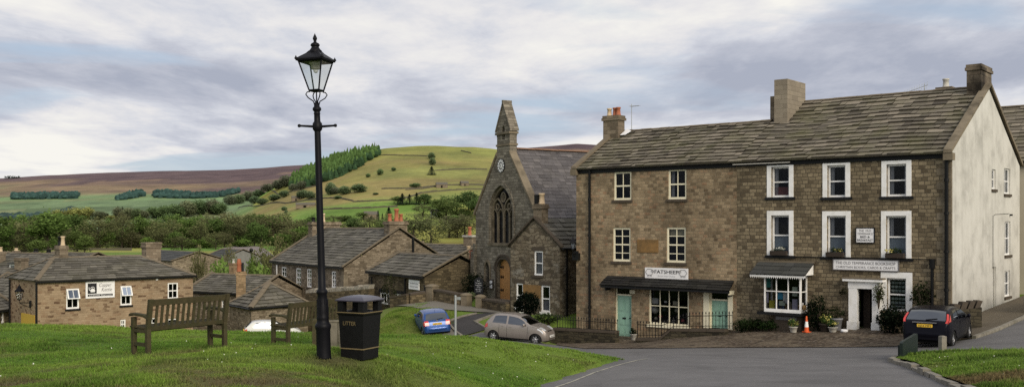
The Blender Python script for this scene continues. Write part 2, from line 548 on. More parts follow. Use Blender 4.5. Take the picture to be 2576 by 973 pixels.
def drapes(w, fac, r, mat, frac=.28):
    u0, u1, z0, z1 = r
    c = MB()
    for side in (0, 1):
        rowsP = []
        for i in range(9):
            f = i / 8 * frac * (1 if side == 0 else .55)
            uu = (u0 + .05 + (u1 - u0 - .1) * f) if side == 0 else (u1 - .05 - (u1 - u0 - .1) * f)
            oo = -.23 + .02 * math.sin(i * 2.4)
            rowsP.append([fac.pt(uu, z0 + .05, oo), fac.pt(uu, z1 - .05, oo)])
        c.grid(rowsP)
    c.build('curtain', M[mat], w)


def slope(mb, EL, ER, RR, RL, course=.3, wid=.5, th=.055, sag=0.0, rnd=None):
    """a roof slope laid in overlapping courses of single slabs"""
    rnd = rnd or random
    EL, ER, RR, RL = map(Vector, (EL, ER, RR, RL))
    nrm = (ER - EL).cross(RL - EL if (RL - EL).length > .01 else RR - EL).normalized()
    if nrm.z < 0: nrm = -nrm
    Ls = ((RL + RR) / 2 - (EL + ER) / 2).length
    n = max(2, int(Ls / course))
    for i in range(n):
        t0, t1 = i / n, (i + 1) / n
        w0 = ((ER + (RR - ER) * t0) - (EL + (RL - EL) * t0)).length
        k = max(1, int(w0 / wid))
        cuts = [0.0]
        for j in range(1, k): cuts.append((j + rnd.uniform(-.33, .33)) / k)
        cuts.append(1.0)
        rowt = rnd.uniform(-.12, .12)
        for j in range(k):
            a, b = cuts[j], cuts[j + 1]
            l0 = th + rnd.uniform(-.35, .6) * th
            def P(s_, t_, l_):
                q0, q1 = EL + (RL - EL) * t_, ER + (RR - ER) * t_
                q = q0 + (q1 - q0) * s_ + nrm * l_
                if sag: q.z -= sag * math.sin(math.pi * t_) * (0.6 + .4 * math.sin(7 * s_))
                return q
            td = t0 - rnd.uniform(0, .12) / n if i else t0
            tint = min(1, max(0, rnd.gauss(.5, .23) + rowt))
            g = .004 / max(w0, .1)
            mb.face([P(a + g, td, l0), P(b - g, td, l0), P(b - g, t1, .006), P(a + g, t1, .006)], tint=tint)
            mb.face([P(a, td, -.02), P(b, td, -.02), P(b - g, td, l0), P(a + g, td, l0)], tint=tint * .15)
    mb.face([EL - nrm * .03, ER - nrm * .03, RR - nrm * .03, RL - nrm * .03], tint=.1)


def chimney(par, c, ud, w, d, z0, z1, mat='chim', pots=(), cap=.07, capcourses=2, name='chimney', potmat='terra', flash=True):
    """stack w along ud, d across, with an oversailing cap and pots [(offset along, offset across, height, radius, material)]"""
    ud = Vector((ud[0], ud[1], 0)).normalized(); vd = Vector((-ud.y, ud.x, 0)); c = Vector((c[0], c[1], 0))
    mb = MB()
    def blk(e, a, b):
        mb.pbox(c - ud * (w / 2 + e) - vd * (d / 2 + e) + Vector((0, 0, a)), ud * (w + 2 * e), vd * (d + 2 * e), Vector((0, 0, b - a)))
    h = .13
    blk(0, z0, z1 - h * capcourses)
    for i in range(capcourses): blk(cap * (1 if i % 2 == 0 else .45), z1 - h * (capcourses - i), z1 - h * (capcourses - i - 1))
    o = mb.build(name, M[mat], par)
    for (a, b, ph, pr, pm) in pots:
        p = MB(); q = c + ud * a + vd * b + Vector((0, 0, z1))
        p.lathe([(pr * 1.15, 0), (pr * 1.15, .06), (pr, .08), (pr * .86, ph * .8), (pr * 1.1, ph * .84), (pr * 1.1, ph), (pr * .8, ph), (pr * .75, ph * .5)], q, 12)
        p.build('chimney_pot', M[pm], o)
    return o


def ridge_tiles(par, a, b, mat='ridge', r=.14):
    a, b = Vector(a), Vector(b); n = max(2, int((b - a).length / .55)); mb = MB()
    d = (b - a).normalized(); s_ = d.cross(Vector((0, 0, 1))).normalized()
    for i in range(n):
        p, q = a + (b - a) * (i / n), a + (b - a) * ((i + .985) / n)
        up = Vector((0, 0, random.uniform(.0, .02)))
        P = [[x + s_ * r * math.cos(t) * 1.25 + Vector((0, 0, r * .62 * math.sin(t) - .06)) + up for t in [math.pi * k / 6 for k in range(7)]] for x in (p, q)]
        mb.grid(P, False, tint=random.random())
    return mb.build('ridge_tiles', M[mat], par)


def text(par, fac, s, uc, z, h, mat, width=None, shear=0.0, out=.0, name='lettering', bold=0.0, align='CENTER'):
    cu = bpy.data.curves.new('t', 'FONT'); cu.body = s; cu.align_x = align; cu.size = 1.0; cu.shear = shear; cu.offset = bold
    cu.resolution_u = 3
    ob = bpy.data.objects.new('t', cu); COL.objects.link(ob)
    dg = bpy.context.evaluated_depsgraph_get()
    me = bpy.data.meshes.new_from_object(ob.evaluated_get(dg))
    bpy.data.objects.remove(ob)
    co = [v.co.copy() for v in me.vertices]
    if not co: return None
    x0, x1 = min(c.x for c in co), max(c.x for c in co); y1 = max(c.y for c in co); y0 = min(0, min(c.y for c in co))
    k = h / .73
    kx = (width / (x1 - x0)) if width else k
    xm = (x0 + x1) / 2 if align == 'CENTER' else x0
    mb = MB()
    for p in me.polygons:
        mb.face([fac.pt(uc + (co[i].x - xm) * kx, z + co[i].y * k, out) for i in p.vertices])
    bpy.data.meshes.remove(me)
    return mb.build(name, M[mat], par)


def leafcloud(mb, c, rad, n, size, seed=0, shell=.45, clumps=14, tdark=0.0, flat=0.0, frand=1.0):
    """many small leaf faces gathered in clumps through an ellipsoid"""
    rg = random.Random(seed); c = Vector(c)
    cl = []
    for _ in range(clumps):
        while True:
            q = Vector((rg.uniform(-1, 1), rg.uniform(-1, 1), rg.uniform(-1, 1)))
            if shell < q.length < 1: break
        cl.append((q * .86, rg.uniform(.22, .42), rg.uniform(.15, .8)))
    for _ in range(n):
        q, s_, ti = rg.choice(cl)
        o = q + Vector((rg.gauss(0, s_), rg.gauss(0, s_), rg.gauss(0, s_ * .8)))
        if o.length > 1.12: continue
        p = c + Vector((o.x * rad[0], o.y * rad[1], o.z * rad[2]))
        a = Vector((rg.gauss(0, 1), rg.gauss(0, 1), rg.gauss(0, 1) * (1 - flat))).normalized()
        b = a.cross(Vector((rg.gauss(0, 1), rg.gauss(0, 1), rg.gauss(0, 1)))).normalized()
        k = size * rg.uniform(.6, 1.3)
        t = min(1, max(0, ti + .28 * o.z + rg.gauss(0, .1) - tdark))  # paler towards the top: light from above put into the leaf colour
        mb.face([p - a * k, p + b * k * .55, p + a * k, p - b * k * .55], uv=[(0, 0)] * 4, tint=t)


def copy_tree(o, parent=None):
    c = o.copy(); COL.objects.link(c); c.parent = parent
    for ch in list(o.children): copy_tree(ch, c)
    return c


ORDS = 'first second third fourth fifth sixth seventh eighth ninth tenth eleventh twelfth thirteenth fourteenth fifteenth sixteenth seventeenth eighteenth nineteenth twentieth'.split()
def ordinal(k):
    if k < 20: return ORDS[k]
    t = (k + 1) // 10; u = (k + 1) % 10
    tens = {2: 'twenty', 3: 'thirty', 4: 'forty', 5: 'fifty', 6: 'sixty', 7: 'seventy'}[t]
    return (tens[:-1] + 'ieth') if u == 0 else tens + '-' + ORDS[u - 1]
M['slateblack'] = mat_roof('black_slates', [(.05, (.008, .008, .008)), (.5, (.018, .017, .016)), (1, (.04, .038, .034))], (.03, .03, .02), .3, .6)
M['darkslate'] = mat_roof('dark_slate', [(.05, (.035, .036, .036)), (.5, (.055, .056, .054)), (1, (.08, .08, .075))], (.06, .06, .04), .3)
M['paleblock'] = mat_stone('pale_block', [(.05, (.22, .185, .14)), (.5, (.27, .23, .175)), (1, (.31, .265, .20))], .22, .46, (.22, .19, .14), .01, .006, .4, dark=.6)
M['soot'] = mat_stone('sooty_stone', [(.05, (.08, .065, .05)), (.5, (.18, .145, .105)), (1, (.24, .2, .15))], .34, .6, (.09, .075, .055), .012, .01, .95, dark=.08)
M['ridgetile'] = mat_simple('red_brown_ridge_tile', (.21, .12, .075), .9, 0, .3, 5, .2)


def mat_leaded():
    t = NT('leaded_glass')
    pos = t.pos()
    b = t.n('ShaderNodeTexBrick', Vector=t.n('ShaderNodeMapping', Vector=pos, Rotation=(R(90), 0, 0)).outputs[0], Color1=(.005, .005, .006), Color2=(.016, .016, .019), Mortar=(.004, .004, .004))
    for k, q in (('Scale', 1.0), ('Mortar Size', .012), ('Brick Width', .14), ('Row Height', .2)): b.inputs[k].default_value = q
    t.bsdf(b.outputs['Color'], .4, 0, t.bump(t.noise(pos, 9, 2), .2, .02), .12)
    return t.m


M['leaded'] = mat_leaded()
M['buffchim'] = mat_stone('buff_stone', [(.05, (.16, .11, .06)), (.5, (.30, .21, .12)), (1, (.36, .25, .15))], .15, .3, (.22, .16, .1), .015, .02, .5)
M['palecope'] = mat_simple('pale_cope_stone', (.34, .31, .26), .9, 0, .35, 4, .4, .2, dirt=(.15, .13, .1))
M['creamwall'] = mat_simple('cream_render', (.5, .45, .34), .9, 0, .12, 2, .2)
M['greyboard'] = mat_simple('grey_boarding', (.17, .165, .155), .85, 0, .3, 1.5)
M['sashglass'] = mat_glass('bright_sash_glass', (.4, .42, .45), .25)
for k_, c_ in (('cyan', (.06, .35, .6)), ('yellowcard', (.55, .5, .07)), ('palegreen', (.5, .6, .5)), ('greencard', (.05, .28, .25)), ('lilac', (.45, .43, .58)), ('palecard', (.65, .6, .45))): M[k_] = mat_simple(k_ + '_print', c_, .7, 0, .12, 25)


def mat_tint(name, stops, rough=.7):
    t = NT(name); t.bsdf(t.ramp(t.tint(), stops, 'CONSTANT'), rough); return t.m


M['books'] = mat_tint('book_covers', [(0, (.35, .3, .25)), (.2, (.5, .5, .5)), (.4, (.08, .15, .3)), (.6, (.4, .25, .1)), (.8, (.1, .1, .1))])
M['toys'] = mat_tint('knitted_wool', [(0, (.5, .5, .48)), (.25, (.5, .1, .12)), (.5, (.06, .08, .08)), (.75, (.45, .42, .35))])
M['cardgreen'] = mat_tint('pale_cards', [(0, (.5, .6, .55)), (.3, (.42, .52, .48)), (.6, (.58, .64, .6)), (.85, (.38, .47, .42))])
M['fieldwall'] = mat_simple('field_wall_stone', (.095, .085, .06), .95, 0, .3, .4)
M['carpark'] = mat_simple('car_park_tarmac', (.20, .165, .15), .9, 0, .12, .2)

M['dwarf'] = mat_stone('black_mossy_rubble', [(.05, (.022, .019, .014)), (.4, (.05, .043, .028)), (.7, (.08, .068, .043)), (1, (.06, .05, .03))], .14, .3, (.03, .026, .018), .02, .05, .5)
# ================================================================ terrain
class TPS:
    def __init__(s, pts):
        P = np.array(pts, float); s.xy = P[:, :2]; n = len(P)
        K = s.U(np.linalg.norm(s.xy[:, None] - s.xy[None], axis=2))
        A = np.zeros((n + 3, n + 3)); A[:n, :n] = K + np.eye(n) * .02
        A[:n, n] = 1; A[:n, n + 1:] = s.xy; A[n, :n] = 1; A[n + 1:, :n] = s.xy.T
        s.w = np.linalg.solve(A, np.concatenate([P[:, 2], np.zeros(3)])); s.n = n

    @staticmethod
    def U(r): return np.where(r > 1e-9, r * r * np.log(np.maximum(r, 1e-9)), 0.0)

    def __call__(s, x, y):
        x = np.atleast_1d(np.asarray(x, float)); y = np.atleast_1d(np.asarray(y, float))
        o = s.w[s.n] + s.w[s.n + 1] * x + s.w[s.n + 2] * y
        for i in range(s.n):
            o = o + s.w[i] * s.U(np.hypot(x - s.xy[i, 0], y - s.xy[i, 1]))
        return o


NEAR = TPS([
    (0, -10, -1.3), (12, -10, -1.2), (-15, -10, -1.6), (0, 0, -1.75), (12, 0, -1.6), (-12, 0, -1.9), (30, 0, -1),
    (6, 10, -2.5), (-6, 10, -2.7), (6, 20, -3.26), (-6, 22, -3.9), (-16, 20, -4.0), (9.7, 22.7, -3.5), (11.1, 28.5, -3.99), (3.26, 28.6, -3.95),
    (13.6, 35, -4.38), (10.9, 37.4, -4.7), (3.2, 41, -5.2), (2.2, 49.2, -5.85), (4.6, 46.9, -5.66), (6.1, 46.2, -5.56), (7.1, 45.4, -5.3), (10.06, 44.3, -4.83), (14.5, 40.7, -4.35),
    (17.2, 38.5, -4.2), (24.4, 47.1, -3.55), (20.3, 39, -3.75), (30, 50, -3.0), (20, 30, -3.5), (22, 20, -2.8), (35, 30, -2.8),
    (.5, 47, -5.6), (-4, 50.5, -5.65), (-2.2, 49, -5.6), (-1, 53.5, -5.0), (2.5, 51.2, -5.0), (.3, 54.3, -4.85), (-2.7, 57.5, -4.78),
    (-6.5, 58.5, -4.85), (-2.3, 63, -4.7), (-6, 61.5, -4.75), (3, 60, -4.6), (10, 60, -4.5),
    (-7.2, 54, -5.2), (-7.6, 50, -6.0), (-10.5, 53, -7.0), (-11, 58, -6.6), (-6, 40, -5.3), (-14, 40, -6.3), (-25, 40, -7), (-15, 62, -7.6),
    (-28, 62, -8.8), (-40, 60, -9.2), (-12, 70, -7.4), (-20, 75, -9), (-35, 80, -11), (-8, 77, -7.5), (0, 80, -7.5), (20, 70, -4.5), (-9.3, 66, -6.3)])

LAWN = TPS([
    (-6.3, 12, -1.97), (-1.85, 11.8, -1.97), (-2.8, 14.7, -1.99), (-2.35, 15, -2.0), (-6.4, 17.2, -2.27), (-5.2, 18.4, -2.26), (-4.9, 21.4, -2.66),
    (-13.5, 26, -2.63), (-10.3, 26, -2.77), (-7.2, 26, -2.86), (-3.5, 26, -2.97), (-.9, 26, -3.06), (1.2, 27, -3.42), (3.26, 28.6, -3.94), (.1, 19.5, -3.2), (1.5, 23.6, -3.52), (-.8, 13, -2.65),
    (-1.5, 6, -2.15), (-2, 0, -1.8), (-5, 3, -1.8), (-12, 4, -1.8), (-14, 16, -2.2), (-20, 28, -3.2), (-13.5, 34, -4.3), (-6, 34, -4.6), (0, 34, -4.7), (3, 32, -4.55),
    (-25, 10, -2.5), (-6, 39, -7), (-20, 39, -7), (3, 38, -6.5)])

VERGE = TPS([
    (11.1, 28.5, -3.86), (9.7, 22.7, -3.38), (8.8, 19.5, -3.06), (14.6, 30.2, -3.84), (13.8, 31.8, -4.05), (16, 28, -3.62), (14.6, 17, -2.45), (22, 28, -3.3),
    (12, 24, -3.2), (8, 15, -2.7), (24, 20, -2.5), (12.0, 30, -3.95), (11, 20, -2.92)])

pxl_m = [-900, -200, 0, 100, 200, 300, 400, 500, 580, 650, 720, 800, 900, 1100, 1300, 1400, 1450, 1500, 1700, 2200, 3400]
pyl_m = [462, 455, 448.5, 442, 437, 433, 430, 428.5, 427, 423, 417, 413, 408, 395, 374, 366, 361, 364, 378, 390, 400]
pxl_g = [-900, 450, 560, 640, 720, 770, 830, 880, 930, 970, 1010, 1050, 1100, 1150, 1190, 1240, 1300, 1400, 1500, 2000, 3400]
pyl_g = [600, 590, 545, 500, 452, 425, 404, 388, 378, 372, 369.5, 367, 366.5, 369, 369, 373.5, 383, 394, 408, 440, 460]


def far_h(X, Y):
    X = np.asarray(X, float); Y = np.asarray(Y, float)
    p = CX + X / np.maximum(Y, 40) * F
    hm = (HY - np.interp(p, pxl_m, pyl_m)) / F * 4300
    hg = (HY - np.interp(p, pxl_g, pyl_g)) / F * 1800
    m = np.clip((Y - 1750) / 2550, 0, 1)
    moor = -14 + (hm + 14) * (m * .65 + .35 * m * m * (3 - 2 * m)) - np.maximum(Y - 4300, 0) * .02
    g = np.clip((Y - 780) / 1020, 0, 1)
    green = -14 + (hg + 14) * (g ** 1.22) - np.maximum(Y - 1800, 0) * .03
    green = green + (fbm(X / 160, Y / 160, 5) - .5) * 9 * np.sin(np.pi * np.clip(g, 0, 1))
    base = -14 + (fbm(X / 120, Y / 120, 3) - .5) * 1.2
    return np.maximum(np.maximum(moor, green), base)


def ground_z(X, Y):
    X = np.atleast_1d(np.asarray(X, float)); Y = np.atleast_1d(np.asarray(Y, float))
    n = NEAR(np.clip(X, -42, 36), np.clip(Y, -12, 82))
    d = np.maximum(np.maximum(Y - 78, (np.abs(X) - 40)), 0)
    w = np.clip(d / 75, 0, 1); w = w * w * (3 - 2 * w)
    return n * (1 - w) + far_h(X, Y) * w


def gz(x, y): return float(ground_z(x, y)[0])
def lz(x, y): return float(LAWN(x, y)[0])
def vz(x, y): return float(VERGE(x, y)[0])


def hit(px, py, y0=30.0, y1=7000.0, fn=ground_z):
    """where the sight line through a surveyed point meets the ground"""
    Y = np.concatenate([np.arange(y0, 140, .1), np.geomspace(140, y1, 6000)])
    X = (px - CX) / F * Y; Z = (HY - py) / F * Y
    k = np.nonzero(fn(X, Y) >= Z)[0]
    if len(k) == 0: return None
    i = k[0]
    return float(X[i]), float(Y[i]), float(fn(X[i], Y[i])[0])


def mat_ground():
    t = NT('pasture_and_moor')
    c = t.n('ShaderNodeAttribute', _attribute_name='Col').outputs['Color']
    pos = t.pos()
    far = t.noise(pos, .011, 8, .68)
    mid = t.noise(pos, .12, 6, .7)
    near = t.noise(pos, 3.0, 6, .7)
    c = t.mix(.8, c, t.mix(t.ramp(far, [(.3, 0.0), (.7, 1.0)]), (.55, .56, .6), (1.45, 1.4, 1.3)), 'MULTIPLY')
    c = t.mix(.6, c, t.mix(mid, (.35, .38, .3), (1.65, 1.6, 1.5)), 'MULTIPLY')
    c = t.mix(.6, c, t.mix(near, (.4, .4, .35), (1.6, 1.6, 1.5)), 'MULTIPLY')
    t.bsdf(c, .95, 0, t.bump(near, .4, .05), .1)
    return t.m


def mat_lawn():
    t = NT('lawn_turf')
    c = t.n('ShaderNodeAttribute', _attribute_name='Col').outputs['Color']
    pos = t.pos()
    c = t.mix(.6, c, t.mix(t.noise(pos, 1.6, 6, .7), (.35, .4, .35), (1.6, 1.55, 1.5)), 'MULTIPLY')
    c = t.mix(.7, c, t.mix(t.noise(pos, 18, 5, .75), (.25, .28, .22), (1.7, 1.65, 1.6)), 'MULTIPLY')
    t.bsdf(c, .95, 0, t.bump(t.noise(pos, 30, 4, .8), .9, .04), .1)
    return t.m


M['ground'] = mat_ground(); M['lawn'] = mat_lawn()


def set_col(me, C):
    a = me.color_attributes.new('Col', 'FLOAT_COLOR', 'POINT')
    a.data.foreach_set('color', np.concatenate([C, np.ones((len(C), 1))], 1).astype(np.float32).ravel())


def lerp(a, b, w):
    w = np.clip(w, 0, 1)[:, None]
    return a * (1 - w) + np.array(b) * w


def sm(a, b, x):
    t = np.clip((x - a) / (b - a), 0, 1); return t * t * (3 - 2 * t)


def make_ground():
    th = np.radians(np.concatenate([np.arange(-80, -36, 1.0), np.arange(-36, 36, .2), np.arange(36, 81, 1.0)]))
    rr = [.5, 4, 8, 12, 16, 20, 24]
    rr += list(np.arange(26, 135, .7))
    r = rr[-1]
    while r < 9500:
        r *= 1.022; rr.append(r)
    rr = np.array(rr)
    T, Rr = np.meshgrid(th, rr, indexing='ij')
    X = (np.sin(T) * Rr).ravel(); Y = (np.cos(T) * Rr - 25).ravel()
    Z = ground_z(X, Y)
    nt, nr = len(th), len(rr)
    i, j = np.meshgrid(np.arange(nt - 1), np.arange(nr - 1), indexing='ij')
    a = (i * nr + j).ravel()
    Fc = np.stack([a, a + nr, a + nr + 1, a + 1], 1)
    o = np_mesh('ground', np.stack([X, Y, Z], 1), Fc, M['ground'], smooth=True)
    # colours by what grows there
    n1 = fbm(X / 7, Y / 7, 11); n2 = fbm(X / 140, Y / 60, 12, 5); n3 = fbm(X / 420, Y / 260, 13, 5)
    C = np.tile(np.array([.13, .20, .04]), (len(X), 1))
    C = lerp(C, (.15, .15, .05), sm(.5, .75, n1) * .7)
    # valley pastures in parcels
    ca, sa = math.cos(.35), math.sin(.35)
    U = (X * ca + Y * sa + 25 * (fbm(X / 300, Y / 300, 8) - .5)); V = (-X * sa + Y * ca + 60 * (fbm(X / 200, Y / 200, 9) - .5))
    pr = _hash(np.floor(U / 150), np.floor(V / 110), 21); pr2 = _hash(np.floor(U / 150), np.floor(V / 110), 22)
    past = np.stack([.10 + .07 * pr2, .17 + .03 * pr - .03 * pr2, .035 + .015 * pr], 1)
    past = past * (.85 + .4 * pr)[:, None]
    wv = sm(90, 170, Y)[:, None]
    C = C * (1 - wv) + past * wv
    # the green hill
    p = CX + X / np.maximum(Y, 40) * F
    g = np.clip((Y - 780) / 1020, 0, 1)
    rough = sm(.28, .42, g + (n2 - .5) * .25) * sm(-480, -330, X - 0.25 * (Y - 1400) + 120 * (n3 - .5))
    isg = (Y < 2100)
    C = np.where(isg[:, None], lerp(C, (.165, .155, .06), rough * .85), C)
    C = np.where(isg[:, None], lerp(C, (.185, .15, .068), rough * sm(.52, .66, n2) * .8), C)
    C = np.where(isg[:, None], lerp(C, (.125, .165, .045), rough * sm(.55, .62, n3 * .6 + .4 * (X > 60)) * .9), C)
    C = np.where(isg[:, None], lerp(C, (.17, .19, .055), rough * sm(.75, .95, g) * .6), C)
    # far moor: haze-tinted teal pasture below, heather above, tawny between
    m = np.clip((Y - 1750) / 2550, 0, 1)
    wob = m + (fbm(X / 700, Y / 420, 31, 5) - .5) * .75
    D = np.tile(np.array([.098, .142, .082]), (len(X), 1))
    qq = _hash(np.floor((X + .3 * Y) / 330 + .8 * fbm(X / 300, Y / 300, 45)), np.floor(Y / 190 + 1.5 * fbm(X / 500, Y / 400, 46)), 33)
    D = D * (.66 + .7 * qq)[:, None]
    D = lerp(D, (.15, .15, .085), (qq > .74) * .6)
    D = lerp(D, (.125, .19, .10), sm(.45, .7, fbm(X / 500, Y / 140, 41, 4)))
    D = lerp(D, (.155, .115, .08), sm(.38, .55, wob))
    D = lerp(D, (.085, .06, .07), sm(.5, .66, wob + .25 * (n3 - .5)))
    D = lerp(D, (.06, .042, .052), sm(.55, .7, fbm(X / 250, Y / 120, 57, 4)) * sm(.55, .7, wob))
    D = lerp(D, (.185, .13, .10), sm(.62, .7, fbm(X / 380, Y / 170, 51, 4)) * sm(.45, .6, wob) * .8)
    C = np.where((Y > 2100)[:, None], D, C)
    wl = sm(1150, 1900, Y) * (p < 640)
    C = C * (1 - wl[:, None]) + D * wl[:, None]
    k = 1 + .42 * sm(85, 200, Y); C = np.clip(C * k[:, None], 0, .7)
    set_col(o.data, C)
    o['kind'] = 'structure'
    return o


make_ground()


def sheet(name, poly, zf, mat, lift=.03, step=.7, col=None, kind='structure', smooth=True, skirt=0.0):
    """a ground sheet inside a plan outline, draped on a surface"""
    P = [Vector((a, b)) for a, b in poly]
    pts = []; edges = []
    n = len(P)
    for i in range(n):
        a, b = P[i], P[(i + 1) % n]; k = max(1, int((b - a).length / step))
        for q in range(k): pts.append(a + (b - a) * (q / k))
    nb = len(pts); edges = [(i, (i + 1) % nb) for i in range(nb)]
    bl = [(p.x, p.y) for p in pts]
    xs = [p[0] for p in bl]; ys = [p[1] for p in bl]
    y = min(ys) + step / 2; r = 0
    while y < max(ys):
        x = min(xs) + (step / 2 if r % 2 else step * .9)
        while x < max(xs):
            if inside((x, y), bl): pts.append(Vector((x, y)))
            x += step
        y += step * .87; r += 1
    vs, _, fs, *_ = delaunay_2d_cdt(pts, edges, [], 0, 1e-4)
    X = np.array([v[0] for v in vs]); Y = np.array([v[1] for v in vs])
    Z = zf(X, Y) + lift
    if skirt: Z[:nb] -= skirt
    tri = [f for f in fs if inside((sum(vs[i][0] for i in f) / 3, sum(vs[i][1] for i in f) / 3), bl)]
    o = np_mesh(name, np.stack([X, Y, Z], 1), np.array(tri), mat, smooth=smooth)
    if col is not None: set_col(o.data, col(X, Y))
    uvl = o.data.uv_layers.new(name='UVMap')
    li = np.empty(len(o.data.loops), dtype=np.int32); o.data.loops.foreach_get('vertex_index', li)
    uvl.data.foreach_set('uv', np.stack([X[li], Y[li]], 1).ravel().astype(np.float32))
    if kind: o['kind'] = kind
    return o


# ---------------------------------------------------------------- lawn, verge
LAWNP = [(-2.2, -6), (-2, 0), (-1.5, 6), (-.8, 13), (.1, 19.5), (1.5, 23.6), (3.26, 28.6), (3.5, 30.5), (3.2, 36), (-30, 36), (-30, -6)]
VERGEP = [(11.1, 28.5), (11.9, 30.0), (13.8, 31.8), (14.7, 30.3), (16, 28.7), (22, 24), (24, 12), (7.2, 12), (8.2, 17), (8.9, 20), (9.7, 22.7), (10.5, 25.6)]


def worn(X, Y):
    """bare earth along the near edge of the lawn"""
    n = fbm(X * .9, Y * .9, 61, 5)
    w = sm(16.2, 12.3, Y + (fbm(X * .35, Y * .35, 62) - .5) * 5.5 + np.maximum(-3.5 - X, 0) * .75) * sm(.40, .58, n)
    for (bx, by, br) in ((-6.0, 16.6, 1.3), (-5.3, 17.2, 1.2), (-2.6, 14.5, .7), (-4.3, 21.0, 1.3)):
        w = np.maximum(w, .75 * np.clip(1.2 - np.hypot(X - bx, (Y - by) * .8) / br, 0, 1) * sm(.3, .6, n))
    return np.clip(w, 0, 1)


def lawncol(X, Y):
    n = fbm(X * .55, Y * .55, 71, 5); n2 = fbm(X * .2, Y * .2, 72, 4)
    C = np.tile(np.array([.10, .178, .03]), (len(X), 1))
    C = lerp(C, (.165, .24, .042), sm(.4, .68, n2) * .8)
    C = lerp(C, (.06, .11, .02), sm(.55, .72, n) * .8)
    C = lerp(C, (.13, .13, .05), sm(.6, .78, fbm(X * .8, Y * .8, 75, 5)) * .6)
    C = lerp(C, (.125, .092, .055), worn(X, Y) * .9)
    return C


def vergecol(X, Y):
    n = fbm(X * .7, Y * .7, 81, 5)
    C = np.tile(np.array([.12, .19, .034]), (len(X), 1))
    C = lerp(C, (.07, .12, .024), sm(.5, .7, n))
    C = lerp(C, (.14, .10, .055), sm(.5, .7, fbm(X * .5, Y * .5, 84, 4)) * sm(26, 21.5, Y + .6 * X - 6) * .9)
    return C


def bumpy(f):
    return lambda X, Y: f(X, Y) + (fbm(X * .7, Y * .7, 91, 3) - .5) * .07


sheet('lawn', LAWNP, bumpy(LAWN), M['lawn'], 0, .4, lawncol, skirt=.22)
sheet('grass_verge', VERGEP, bumpy(VERGE), M['lawn'], 0, .35, vergecol)


def mat_grass():
    t = NT('grass_blades')
    c = t.n('ShaderNodeAttribute', _attribute_name='Col').outputs['Color']
    d = t.n('ShaderNodeBsdfDiffuse', Color=c); tr = t.n('ShaderNodeBsdfTranslucent', Color=c)
    ms = t.n('ShaderNodeMixShader', i0=.3, i1=d.outputs[0], i2=tr.outputs[0])
    t.t.links.new(ms.outputs[0], t.out.inputs[0]); return t.m


M['grass'] = mat_grass()


def grass(name, n, xr, yr, poly, zf, colf, seed, hgt=(.025, .06), wornf=None, wid=.007):
    rg = np.random.default_rng(seed)
    u = rg.random(n * 2); y0, y1 = yr
    Y = 1 / (1 / y0 + (1 / y1 - 1 / y0) * u)                 # density falls with distance
    X = rg.uniform(xr[0], xr[1], n * 2)
    P = np.array(poly); ins = np.zeros(len(X), bool)
    for i in range(len(P)):
        (xa, ya), (xb, yb) = P[i], P[i - 1]
        c = ((ya > Y) != (yb > Y)) & (X < (xb - xa) * (Y - ya) / (yb - ya + 1e-12) + xa)
        ins ^= c
    X, Y = X[ins][:n], Y[ins][:n]
    if wornf is not None:
        k = rg.random(len(X)) > wornf(X, Y) * .85
        X, Y = X[k], Y[k]
    k = len(X)
    tuft = fbm(X * 1.7, Y * 1.7, seed + 3, 4)
    h = rg.uniform(hgt[0], hgt[1], k) * (.5 + 1.1 * sm(.35, .75, tuft))
    w = wid * (Y / 12) ** .7 * rg.uniform(.7, 1.4, k)
    a = rg.uniform(0, 2 * np.pi, k); ln = rg.uniform(.1, .75, k) * h; la = rg.uniform(0, 2 * np.pi, k)
    Z = zf(X, Y) - .006
    b0 = np.stack([X - np.cos(a) * w, Y - np.sin(a) * w, Z], 1); b1 = np.stack([X + np.cos(a) * w, Y + np.sin(a) * w, Z], 1)
    tp = np.stack([X + np.cos(la) * ln, Y + np.sin(la) * ln, Z + h], 1)
    V = np.stack([b0, b1, tp], 1).reshape(-1, 3)
    o = np_mesh(name, V, np.arange(3 * k).reshape(-1, 3), M['grass'])
    C = colf(X, Y) * rg.uniform(.8, 1.75, k)[:, None]
    C = lerp(C, (.19, .18, .08), (rg.random(k) < .09) * .7)
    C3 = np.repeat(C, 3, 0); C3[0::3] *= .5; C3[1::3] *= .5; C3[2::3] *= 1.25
    set_col(o.data, np.clip(C3, 0, .5))
    return o


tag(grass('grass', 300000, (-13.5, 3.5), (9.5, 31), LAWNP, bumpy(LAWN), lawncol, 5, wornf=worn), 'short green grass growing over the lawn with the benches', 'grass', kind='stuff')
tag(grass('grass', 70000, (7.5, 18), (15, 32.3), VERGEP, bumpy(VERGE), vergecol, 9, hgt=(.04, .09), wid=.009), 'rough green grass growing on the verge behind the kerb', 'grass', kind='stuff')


BANKP = [(-7.3, 52), (-7.0, 57.6), (-4.6, 58.6), (-3.0, 56.4), (-3.2, 53.0), (-2.6, 49.3), (-3.4, 45), (-7.0, 45)]


def bankcol(X, Y):
    C = np.tile(np.array([.13, .20, .036]), (len(X), 1))
    C = lerp(C, (.17, .20, .05), sm(.45, .7, fbm(X * .5, Y * .5, 95, 4)))
    return lerp(C, (.08, .13, .025), sm(.5, .7, fbm(X * .8, Y * .8, 96, 4)))


tag(grass('grass', 45000, (-7.5, -2.2), (44, 59), BANKP, ground_z, bankcol, 15, hgt=(.04, .09), wid=.006), 'bright rough grass on the bank around the blue car', 'grass', kind='stuff')


